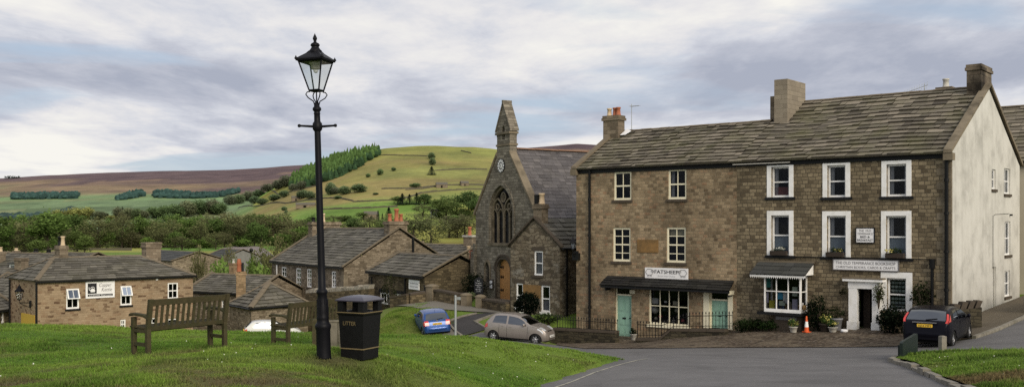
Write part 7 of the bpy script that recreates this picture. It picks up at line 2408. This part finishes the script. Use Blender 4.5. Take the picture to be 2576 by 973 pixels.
PROTO = {'g': [broadleaf(1, 2600, 1.1, 1.0, 0, .42), broadleaf(2, 2600, 1.0, 1.1, .4, .42)], 'b': [broadleaf(3, 1900, 1.0, 1.05, 0, .30, 2), broadleaf(4, 2000, 1.0, .95, -.3, .30, 2)],
         's': [round_tree(5), round_tree(8)], 'd': [conifer_tree(6)]}
USED = set()
PAL = {'g': [(.10, .155, .036), (.085, .135, .034), (.12, .165, .045)], 'b': [(.125, .132, .055), (.12, .118, .053), (.138, .148, .06)], 's': [(.14, .22, .045), (.12, .18, .045)],
       'd': [(.035, .065, .036)], 'y': [(.30, .30, .07)]}
WORDS = {'g': ('green leafy tree', 'tree'), 'b': ('brown budding tree', 'tree'), 's': ('bushy light green shrub', 'shrub'), 'd': ('dark conifer', 'conifer'), 'y': ('yellow green willow', 'tree')}
NAMES = {'g': 'leafy_tree', 'b': 'budding_tree', 's': 'hedge_shrub', 'd': 'conifer', 'y': 'willow_tree'}


def plant(kind, px, ytop, ybase, wpx, Y=None, where='', rng=random, haze=0.0, group=None, label=None, geo=None):
    if Y is None:
        h = hit(px, ybase, 120)
        if h is None: return None
        X, Yg, Z = h
    else:
        Yg = Y; X = (px - CX) / F * Y; Z = gz(X, Yg)
    top = (HY - ytop) / F * Yg
    Ht = max(1.2, top - Z)
    lst = PROTO[geo or ('s' if kind == 'y' else kind)]; src = lst[rng.randrange(len(lst))]
    if src in USED: o = copy_tree(src)
    else: o = src; USED.add(src)
    o.name = NAMES[kind]
    for c in o.children: c.name = c.name.split('.')[0]
    base_w = 7.9 if kind != 'd' else 5.0
    sz = Ht / 12.0; sx = (wpx / F * Yg) / base_w
    o.location = (X, Yg, Z); o.rotation_euler = (0, 0, rng.uniform(0, 6.28)); o.scale = (sx, sx, sz)
    col = rng.choice(PAL[kind]); k = rng.uniform(.85, 1.15)
    col = [c * k * (1 - haze) + h_ * haze for c, h_ in zip(col, (.17, .22, .19))]  # distance haze mixed into the crown colour
    for c in o.children:
        if c.name.startswith('crown'): c.color = (*col, 1)
    o['category'] = WORDS[kind][1]
    if group: o['group'] = group
    o['_k'] = kind
    TREES.append((o, px, kind, where, label))
    return o


TREES = []
rg = random.Random(77)
V_ = 'valley row beyond the roofs'
row = [('g', -10, 543, 642, 74), ('b', 42, 556, 636, 62), ('g', 92, 605, 640, 40), ('g', 120, 536, 637, 84), ('b', 62, 560, 634, 46), ('g', 188, 541, 622, 52), ('b', 160, 566, 625, 40), ('b', 246, 547, 626, 74), ('b', 306, 545, 624, 60),
       ('g', 350, 547, 622, 44), ('b', 392, 556, 622, 48), ('b', 428, 553, 622, 56), ('g', 470, 550, 620, 54), ('b', 505, 556, 621, 50), ('g', 545, 552, 619, 62), ('b', 590, 548, 620, 58), ('g', 640, 560, 618, 40),
       ('b', 690, 541, 617, 78), ('b', 632, 540, 612, 62), ('g', 655, 566, 620, 34), ('b', 742, 552, 614, 54), ('g', 775, 553, 606, 40), ('b', 722, 573, 622, 46), ('g', 440, 584, 624, 40), ('s', 522, 596, 624, 46), ('g', 268, 578, 626, 30), ('b', 212, 580, 626, 40), ('b', 330, 585, 624, 44), ('b', 565, 585, 622, 44), ('b', 14, 580, 640, 40), ('s', 372, 596, 624, 36), ('s', 480, 600, 624, 40), ('s', 610, 600, 622, 44), ('b', 800, 570, 612, 50)]
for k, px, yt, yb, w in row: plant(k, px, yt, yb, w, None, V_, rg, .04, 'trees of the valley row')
for i in range(28):
    px = -20 + i * 30 + rg.uniform(-8, 8); yb = 630 - 12 * sm(0, 800, np.array([px]))[0] + rg.uniform(-9, 7)
    plant('b' if rg.random() < .6 else 'g', px, yb - rg.uniform(28, 52), yb, rg.uniform(34, 58), None, 'low hedgerow under valley row', rg, .03, 'hedgerow bushes under the valley row')
for i in range(26):
    px = -15 + i * 32 + rg.uniform(-10, 10); yb = 622 - 10 * sm(0, 800, np.array([px]))[0] + rg.uniform(-6, 4)
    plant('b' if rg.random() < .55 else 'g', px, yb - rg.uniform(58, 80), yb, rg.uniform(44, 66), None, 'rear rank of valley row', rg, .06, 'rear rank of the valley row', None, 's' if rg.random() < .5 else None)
R_ = 'behind long house and chapel'
row = [('g', 892, 549, 596, 44), ('b', 930, 545, 600, 60), ('b', 850, 560, 600, 46), ('b', 1040, 541, 618, 88), ('b', 1085, 545, 616, 70), ('b', 1000, 552, 612, 50), ('b', 1130, 543, 598, 62), ('b', 1170, 541, 597, 66), ('g', 1012, 556, 604, 42), ('g', 965, 553, 606, 40), ('b', 1150, 556, 598, 46),
       ('d', 951, 529, 556, 14), ('d', 978, 521, 554, 30), ('d', 962, 536, 556, 10), ('g', 915, 534, 552, 34), ('b', 1064, 514, 543, 44), ('d', 1087, 531, 548, 16), ('g', 1125, 494, 552, 58), ('g', 1180, 483, 545, 62), ('b', 1105, 508, 548, 44), ('g', 1198, 500, 552, 40), ('d', 1150, 490, 515, 12), ('g', 1160, 525, 552, 36), ('s', 1145, 541, 560, 36), ('s', 870, 540, 556, 40), ('b', 838, 542, 562, 40)]
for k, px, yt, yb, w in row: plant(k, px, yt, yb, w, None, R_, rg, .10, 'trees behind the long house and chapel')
row = [('d', 1012, 486, 515, 30), ('d', 1030, 488, 514, 26), ('d', 1048, 484, 514, 26), ('g', 1066, 488, 515, 30), ('g', 1000, 494, 514, 26), ('d', 1076, 489, 513, 22)]
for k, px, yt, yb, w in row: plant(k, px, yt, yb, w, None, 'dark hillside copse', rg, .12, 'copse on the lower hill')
row = [('g', 1086, 383, 400, 18), ('g', 1088, 396, 415, 17), ('d', 1086, 418, 440, 24), ('g', 764, 477, 498, 34), ('g', 780, 480, 500, 26), ('g', 832, 458, 490, 26), ('g', 866, 467, 489, 30), ('g', 904, 462, 484, 38), ('b', 845, 470, 488, 24), ('g', 715, 519, 530, 14), ('g', 720, 527, 541, 9), ('b', 720, 440, 470, 34), ('b', 700, 452, 476, 30), ('b', 675, 462, 482, 34), ('g', 650, 476, 496, 30),
       ('g', 690, 488, 505, 30), ('b', 625, 480, 505, 34), ('g', 600, 488, 512, 30), ('g', 640, 492, 512, 26), ('b', 578, 490, 515, 30), ('g', 660, 498, 514, 30), ('b', 760, 455, 476, 28), ('b', 738, 462, 480, 24), ('g', 715, 478, 496, 24), ('s', 1045, 460, 472, 28), ('s', 956, 424, 440, 16), ('s', 990, 420, 430, 12), ('s', 926, 436, 446, 12), ('s', 945, 484, 490, 14), ('s', 850, 492, 500, 20)]
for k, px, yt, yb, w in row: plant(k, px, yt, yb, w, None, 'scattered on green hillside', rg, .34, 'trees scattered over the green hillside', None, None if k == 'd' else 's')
row = [('g', 385, 520, 548, 34), ('g', 410, 516, 550, 40), ('g', 440, 512, 552, 44), ('b', 470, 504, 545, 44), ('g', 500, 502, 540, 44), ('b', 532, 500, 538, 44), ('g', 552, 508, 540, 40), ('b', 300, 520, 552, 34), ('b', 322, 522, 552, 34), ('g', 346, 524, 552, 30), ('g', 425, 536, 556, 36), ('b', 360, 528, 552, 28), ('d', 296, 518, 550, 12), ('d', 308, 519, 550, 12),
       ('y', 150, 527, 553, 40), ('y', 185, 522, 553, 48), ('y', 216, 520, 552, 44), ('y', 280, 541, 553, 28), ('b', 250, 530, 552, 40), ('b', 120, 535, 553, 40), ('g', 60, 538, 553, 40), ('b', 20, 540, 556, 50), ('g', 95, 540, 556, 34)]
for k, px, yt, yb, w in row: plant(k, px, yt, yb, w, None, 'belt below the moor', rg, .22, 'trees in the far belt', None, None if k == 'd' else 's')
# bushes among the village houses
for lab, k, px, yt, yb, w, Y in (('bright green bush right of the small boarded shed', 's', 556, 648, 700, 66, 98), ('bright green bush between tall brick stack and long house', 's', 655, 660, 735, 62, 84), ('ragged brown bush left of the boarded shed', 'b', 495, 625, 690, 44, 105),
                                 ('brown bare bush behind the bright green bush by long house', 'b', 660, 618, 690, 56, 100), ('dark bush beside the car park lamp', 'g', 640, 652, 700, 36, 100), ('brown thicket left of the long house roof', 'b', 700, 596, 660, 70, 130), ('yellow brown budding shrub above the boarded shed', 'b', 580, 616, 660, 34, 125), ('small green shrub by the tall brick stack', 'g', 590, 660, 700, 30, 95)):
    plant(k, px, yt, yb, w, Y, '', rg, .0, None, lab)
# every tree gets the words that tell it from the others
seen = {}
for o, px, k, where, lab in sorted(TREES, key=lambda q: q[1]):
    if lab: o['label'] = lab
    else:
        i = seen.get((k, where), 0); seen[(k, where)] = i + 1
        tot = sum(1 for q in TREES if q[2] == k and q[3] == where and not q[4])
        o['label'] = f'{WORDS[k][0]} {where}' if tot == 1 else f'{WORDS[k][0]}, {ordinal(i)} of its kind from the left, {where}'
    del o['_k']
for lst in PROTO.values():
    for o in lst:
        if o not in USED:
            for c in list(o.children): bpy.data.objects.remove(c)
            bpy.data.objects.remove(o)


# ---------------------------------------------------------------- plantations: woods that read as one mass
def wood(name, label, outline, n, hgt, wid, col, tall=1.0, seed=1, rounded=0.0):
    rg = random.Random(seed); m = MB(); xs = [q[0] for q in outline]; ys = [q[1] for q in outline]; made = 0; tr = 0
    pts = []
    while len(pts) < n and tr < n * 30:
        tr += 1; x, y = rg.uniform(min(xs), max(xs)), rg.uniform(min(ys), max(ys))
        if inside((x, y), outline):
            h = hit(x, y, 400)
            if h: pts.append(h)
    for X, Y, Z in pts:
        H = hgt * rg.uniform(.7, 1.2); w = wid * rg.uniform(.7, 1.25); tt = rg.uniform(.1, .8)
        if rg.random() < rounded:
            prof = [(w * .5, H * .1), (w, H * .4), (w * .8, H * .75), (0, H * .95)]
        else:
            prof = [(w, H * .08), (w * .55, H * .42), (w * .72, H * .40), (w * .3, H * .74), (w * .42, H * .72), (0, H)]
        ph = rg.uniform(0, 6.28); k_ = 7
        rows = [[(X + r * (1 + .25 * math.sin(3 * a + ph)) * math.cos(a), Y + r * math.sin(a), Z - .5 + z) for r, z in prof] for a in [ph + 2 * math.pi * i / k_ for i in range(k_)]]
        for i in range(k_):
            for j in range(len(prof) - 1):
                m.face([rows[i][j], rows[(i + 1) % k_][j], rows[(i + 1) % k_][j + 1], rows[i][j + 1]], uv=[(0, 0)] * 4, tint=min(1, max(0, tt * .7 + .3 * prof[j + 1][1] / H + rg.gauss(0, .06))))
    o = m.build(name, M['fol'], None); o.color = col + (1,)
    return tag(o, label, 'wood', kind='stuff')


wood('conifer_plantation', 'bright green conifer plantation climbing the left shoulder of the green hill', [(722, 468), (745, 444), (800, 418), (850, 400), (900, 384), (955, 379), (952, 392), (925, 405), (890, 424), (850, 444), (815, 456), (780, 466), (740, 476)], 800, 15, 3.6, (.105, .18, .056), seed=2, rounded=.15)
wood('plantation_edge', 'darker lower edge of the conifer plantation on the hill', [(728, 470), (780, 455), (850, 436), (915, 403), (945, 388), (958, 390), (930, 406), (892, 428), (850, 447), (815, 459), (780, 470), (735, 478)], 230, 13, 4.2, (.05, .095, .045), seed=3, rounded=.3)
wood('far_plantation', 'dark oblong conifer plantation low on the far left moor', [(32, 493), (195, 491), (190, 500), (34, 502)], 420, 14, 8, (.06, .115, .10), seed=4, rounded=.5)  # bluish tone of the far woods is distance haze put into the colour
wood('far_plantation', 'small dark slanting wood below the moor, second from left', [(294, 500), (330, 488), (358, 484), (360, 494), (320, 502), (296, 504)], 130, 13, 8, (.06, .115, .10), seed=5, rounded=.5)
wood('far_plantation', 'long dark wood tapering to the green hill foot', [(388, 488), (420, 484), (500, 492), (560, 488), (600, 480), (604, 484), (560, 496), (480, 500), (390, 498)], 420, 13, 8, (.055, .105, .092), seed=6, rounded=.5)
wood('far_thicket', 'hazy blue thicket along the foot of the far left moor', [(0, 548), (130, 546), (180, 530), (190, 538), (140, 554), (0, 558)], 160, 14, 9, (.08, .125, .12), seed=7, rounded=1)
tt = hit(32, 449, 2500)
if tt:
    m = MB()
    for i in range(9): leafcloud(m, (tt[0] + i * 7 - 28, tt[1], tt[2] + 4), (8, 8, 7), 60, 2.2, 60 + i, .2, 6)
    o = m.build('moor_trees', M['fol'], None); o.color = (.045, .06, .055, 1); tag(o, 'lone clump of trees on the far left moor skyline', 'trees', kind='stuff')

# ---------------------------------------------------------------- field walls and barns on the hill
def field_wall(label, pts, h=1.6, th=1.2):
    P = [hit(*q, 300) for q in pts]
    m = MB(); Q = []
    for a, b in zip(P[:-1], P[1:]):
        for i in range(8):
            t_ = i / 8; x, y = a[0] + (b[0] - a[0]) * t_, a[1] + (b[1] - a[1]) * t_; Q.append((x, y, gz(x, y)))
    Q.append(P[-1])
    for a, b in zip(Q[:-1], Q[1:]):
        d_ = Vector((b[0] - a[0], b[1] - a[1])); nn = Vector((d_.y, -d_.x)).normalized() * th / 2
        m.pbox((a[0] + nn.x, a[1] + nn.y, a[2] - 1), (b[0] - a[0], b[1] - a[1], b[2] - a[2]), (-2 * nn.x, -2 * nn.y, 0), (0, 0, 1 + h * random.uniform(.8, 1.15)), random.random())
    return tag(m.build('field_wall', M['fieldwall']), label, 'wall', 'dry stone walls across the green hill')


for lab, pts in (('high field wall running right from the top of the plantation', [(960, 391), (1010, 392), (1075, 394)]), ('field wall below the two trees on the upper hill', [(1095, 430), (1140, 427), (1190, 426), (1225, 427)]), ('field wall crossing the middle hill above the far barn', [(960, 476), (1010, 475), (1060, 472), (1105, 468), (1150, 466), (1225, 466)]),
                 ('field wall beside the small barn at the right of the hill', [(1020, 478), (1060, 476), (1095, 470)]), ('dark field wall over the lower pasture, left stretch', [(780, 503), (830, 499), (860, 500), (888, 506)]), ('dark field wall over the lower pasture, right stretch', [(888, 508), (930, 507), (995, 504)]),
                 ('field wall at the foot of the hill behind the chimneys', [(800, 528), (880, 525), (940, 523), (1000, 520)]), ('short wall on the hill skyline pasture right of two trees', [(1160, 380), (1185, 386)]), ('field wall below the plantation reaching left', [(640, 500), (700, 490), (760, 476), (800, 468)]), ('lower field wall behind the lamp post', [(560, 534), (640, 520), (720, 512), (800, 502)]), ('wall line climbing from the copse to the far barn', [(995, 506), (1060, 486), (1160, 478), (1220, 476)])):
    field_wall(lab, pts)


def barn(label, px, py, w, d, h, mat='long', rz=.3, nm='field_barn'):
    g = hit(px, py, 300); t = thing(nm, label, 'barn', g)
    ca, sa = math.cos(rz), math.sin(rz); c = Vector(g)
    a = c + Vector((-ca * w / 2, -sa * w / 2, 0)); b = c + Vector((ca * w / 2, sa * w / 2, 0)); f = Fac(a.xy, b.xy)
    m = MB(); f.box(m, 0, w, g[2] - 1.5, g[2] + h, -d, 0)
    for u_ in (0, w): m.face([f.pt(u_, g[2] + h, 0), f.pt(u_, g[2] + h, -d), f.pt(u_, g[2] + h * 1.6, -d / 2)])
    m.build('wall', M[mat], t)
    m = MB(); f_ = .4
    m.pbox(f.pt(-f_, g[2] + h - .2, f_), f.u * (w + 2 * f_), f.pt(0, g[2] + h * 1.6 + .1, -d / 2) - f.pt(0, g[2] + h - .2, f_), (0, 0, .2)); m.pbox(f.pt(-f_, g[2] + h - .2, -d - f_), f.u * (w + 2 * f_), f.pt(0, g[2] + h * 1.6 + .1, -d / 2) - f.pt(0, g[2] + h - .2, -d - f_), (0, 0, .2)); m.build('roof', M['vflag'], t)
    m = MB(); f.box(m, w * .4, w * .55, g[2], g[2] + h * .7, .01, .05); m.build('door', M['dark'], t)
    return t


barn('small grey barn in the pasture left of the lamp post', 745, 505, 11, 6, 4, 'long')
barn('long low barn in the pasture below the first barn', 768, 522, 22, 8, 3.5, 'long', .1)
barn('pale field barn at the right of the green hill', 1112, 473, 14, 7, 4.5, 'chim', .2)
barn('tiny far barn right of the pale field barn', 1170, 468, 10, 6, 4, 'chim', .4)
barn('small white farmhouse below the chapel side woods', 1096, 545, 8, 6, 4.5, 'white', .3, 'farmhouse')
barn('white cottage among trees under the far moor', 545, 517, 14, 9, 6, 'white', .2, 'farmhouse')
barn('grey cottage left of the white one under the moor', 430, 527, 14, 9, 5, 'long', .1, 'farmhouse')
barn('stone farmhouse behind the long house chimneys', 935, 552, 14, 8, 5, 'long', .3, 'farmhouse')

# ---------------------------------------------------------------- car park and wall beyond the roofs
sheet('car_park', [hit(*q_, 120)[:2] for q_ in ((540, 643), (690, 646), (668, 627), (650, 621), (600, 619), (560, 625))], ground_z, M['carpark'], .35, 9)
for i, (px, py) in enumerate(((616, 631), (630, 634), (645, 632), (655, 635))):
    g = hit(px, py, 120); m = MB()
    m.face([(g[0] - 1.6, g[1] - 4, gz(g[0] - 1.6, g[1] - 4) + .39), (g[0] - 1.0, g[1] - 4, gz(g[0] - 1, g[1] - 4) + .39), (g[0] + 1.6, g[1] + 5, gz(g[0] + 1.6, g[1] + 5) + .39), (g[0] + 1.0, g[1] + 5, gz(g[0] + 1, g[1] + 5) + .39)])
    o = m.build('parking_line', M['roadpaint']); o['kind'] = 'structure'
lpx, lpY = (632 - CX) / F * 108, 108.0
t = thing('car_park_lamp', 'thin dark lamp standing in front of the distant car park', 'lamp post', (lpx, lpY, gz(lpx, lpY)))
m = MB(); zt = (HY - 634) / F * lpY; m.tube([(lpx, lpY, gz(lpx, lpY)), (lpx, lpY, zt)], .07, 6); m.build('pole', M['iron'], t)
m = MB(); m.lathe([(.08, 0), (.2, .1), (.22, .3), (.1, .42), (0, .45)], (lpx, lpY, zt), 8); m.build('lamp_head', M['iron'], t)
def valley_wall(label, pts, h=1.3):
    P = [hit(*q, 150) for q in pts]; m = MB(); Q = []
    for a, b in zip(P[:-1], P[1:]):
        for i in range(6):
            s_ = i / 6; x, y = a[0] + (b[0] - a[0]) * s_, a[1] + (b[1] - a[1]) * s_; Q.append((x, y, gz(x, y)))
    Q.append(P[-1])
    for a, b in zip(Q[:-1], Q[1:]): m.pbox((a[0], a[1], a[2] - .6), (b[0] - a[0], b[1] - a[1], b[2] - a[2]), (.1, .7, 0), (0, 0, .6 + h * random.uniform(.85, 1.15)), random.random())
    return tag(m.build('field_wall', M['fieldwall']), label, 'wall', 'field walls on the valley floor')


valley_wall('field wall along the near valley meadow behind the tearoom chimney', [(50, 634), (130, 629), (220, 629), (330, 630)])
valley_wall('farther field wall under the valley row of trees', [(190, 619), (290, 621), (380, 622), (520, 622)])
valley_wall('field wall below the bright meadow left of the chapel', [(1120, 633), (1150, 632), (1200, 631)], 1.0)

# ---------------------------------------------------------------- daisies and dandelions in the turf
m = MB(); rg = random.Random(99)
for i in range(110):
    if i < 75: x, y, f_ = rg.uniform(-9, 3), rg.uniform(12, 26), lz
    else: x, y, f_ = rg.uniform(9.5, 17), rg.uniform(19, 31), vz
    if not inside((x, y), LAWNP if f_ is lz else VERGEP): continue
    z = f_(x, y) + rg.uniform(.03, .07); r = rg.uniform(.005, .011)
    m.face([(x + r * math.cos(a), y + r * math.sin(a), z + .004 * math.sin(a * 2)) for a in (0, 1.05, 2.1, 3.14, 4.2, 5.24)])
    m.face([(x - r, y, z - r), (x + r, y, z - r), (x + r, y, z + r), (x - r, y, z + r)])
tag(m.build('daisies', M['whitefl']), 'tiny white daisies dotted through the grass', 'flowers', kind='stuff')
# ================================================================ light, sky, camera
SUN_EL, SUN_AZ = 27.0, 152.0        # behind the viewer's right shoulder, low and veiled


def make_world():
    w = bpy.data.worlds.new('World'); SC.world = w; w.use_nodes = True
    t = NT.__new__(NT); t.t = w.node_tree; t.t.nodes.clear(); t.m = None
    out = t.n('ShaderNodeOutputWorld'); bg = t.n('ShaderNodeBackground')
    sky = t.n('ShaderNodeTexSky', _sky_type='NISHITA', _sun_disc=False, _sun_elevation=R(SUN_EL), _sun_rotation=R(SUN_AZ), _altitude=250.0, _air_density=1.0, _dust_density=1.5)
    d = t.coord('Generated')
    s = t.n('ShaderNodeSeparateXYZ', i0=d)
    z = t.math('MAXIMUM', s.outputs[2], 0.0)
    zz = t.math('ADD', z, .085)
    px = t.math('DIVIDE', s.outputs[0], zz); py = t.math('DIVIDE', s.outputs[1], zz)
    v = t.n('ShaderNodeCombineXYZ', i0=px, i1=py, i2=0.0)
    mpb = t.n('ShaderNodeMapping', Vector=v, Location=(5.2, 1.4, 0), Scale=(.95, .62, 1))
    big = t.n('ShaderNodeTexNoise', Vector=mpb.outputs[0], Scale=.62, Detail=10.0, Roughness=.56, Distortion=.25).outputs[0]
    mp = t.n('ShaderNodeMapping', Vector=v, Location=(3.3, 7.7, 0), Scale=(1.3, .8, 1))
    fine = t.n('ShaderNodeTexNoise', Vector=mp.outputs[0], Scale=1.7, Detail=9.0, Roughness=.62, Distortion=.2).outputs[0]
    mp2 = t.n('ShaderNodeMapping', Vector=v, Location=(11.3, 2.7, 0), Scale=(.7, 1, 1))
    gap = t.n('ShaderNodeTexNoise', Vector=mp2.outputs[0], Scale=.7, Detail=6.0, Roughness=.5, Distortion=.5).outputs[0]
    k = t.math('ADD', t.math('MULTIPLY', big, .68), t.math('MULTIPLY', fine, .32))
    # broad bands: bright above the hills, grey belt, paler again higher up
    band = t.ramp(z, [(0, .10), (.035, .09), (.065, .075), (.09, .05), (.12, .03), (.155, .035), (.185, .055), (.23, .075), (.5, .06), (1, .06)])
    k = t.math('ADD', k, t.math('SUBTRACT', band, .05))
    cloud = t.ramp(k, [(.385, (.44, .475, .575)), (.46, (.585, .61, .695)), (.505, (.72, .74, .805)), (.55, (.87, .86, .87)), (.62, (1.02, 1.0, .94))])
    blue = t.mix(1.0, sky.outputs[0], (.07, .07, .07), 'MULTIPLY')
    blue = t.mix(.55, blue, (.66, .80, 1.0))
    c = t.mix(t.ramp(gap, [(.54, 0.0), (.64, .8)]), cloud, blue)
    t.set(bg, 'Color', c); bg.inputs[1].default_value = 0.92
    t.t.links.new(bg.outputs[0], out.inputs[0])


make_world()
sd = bpy.data.lights.new('sun', 'SUN'); sd.energy = 2.9; sd.angle = R(30); sd.color = (1, .90, .74)
so = bpy.data.objects.new('sun', sd); COL.objects.link(so)
az, el = R(SUN_AZ), R(SUN_EL)
dirv = Vector((math.sin(az) * math.cos(el), math.cos(az) * math.cos(el), math.sin(el)))
so.rotation_euler = dirv.to_track_quat('Z', 'Y').to_euler()
so.location = (-20, -20, 30)

cd = bpy.data.cameras.new('camera'); cam = bpy.data.objects.new('camera', cd); COL.objects.link(cam)
cam.location = (0, 0, 0); cam.rotation_euler = (R(90), 0, 0)
cd.sensor_width = 36; cd.lens = 36 * F / 2576.0
cd.shift_y = (HY - 486.5) / 2576.0
cd.clip_start = .1; cd.clip_end = 20000
SC.camera = cam
SC.view_settings.view_transform = 'Standard'; SC.view_settings.look = 'None'; SC.view_settings.exposure = 0; SC.view_settings.gamma = 1
SC.render.engine = 'CYCLES'
SC.cycles.max_bounces = 6; SC.cycles.transparent_max_bounces = 10
SC.cycles.use_denoising = False
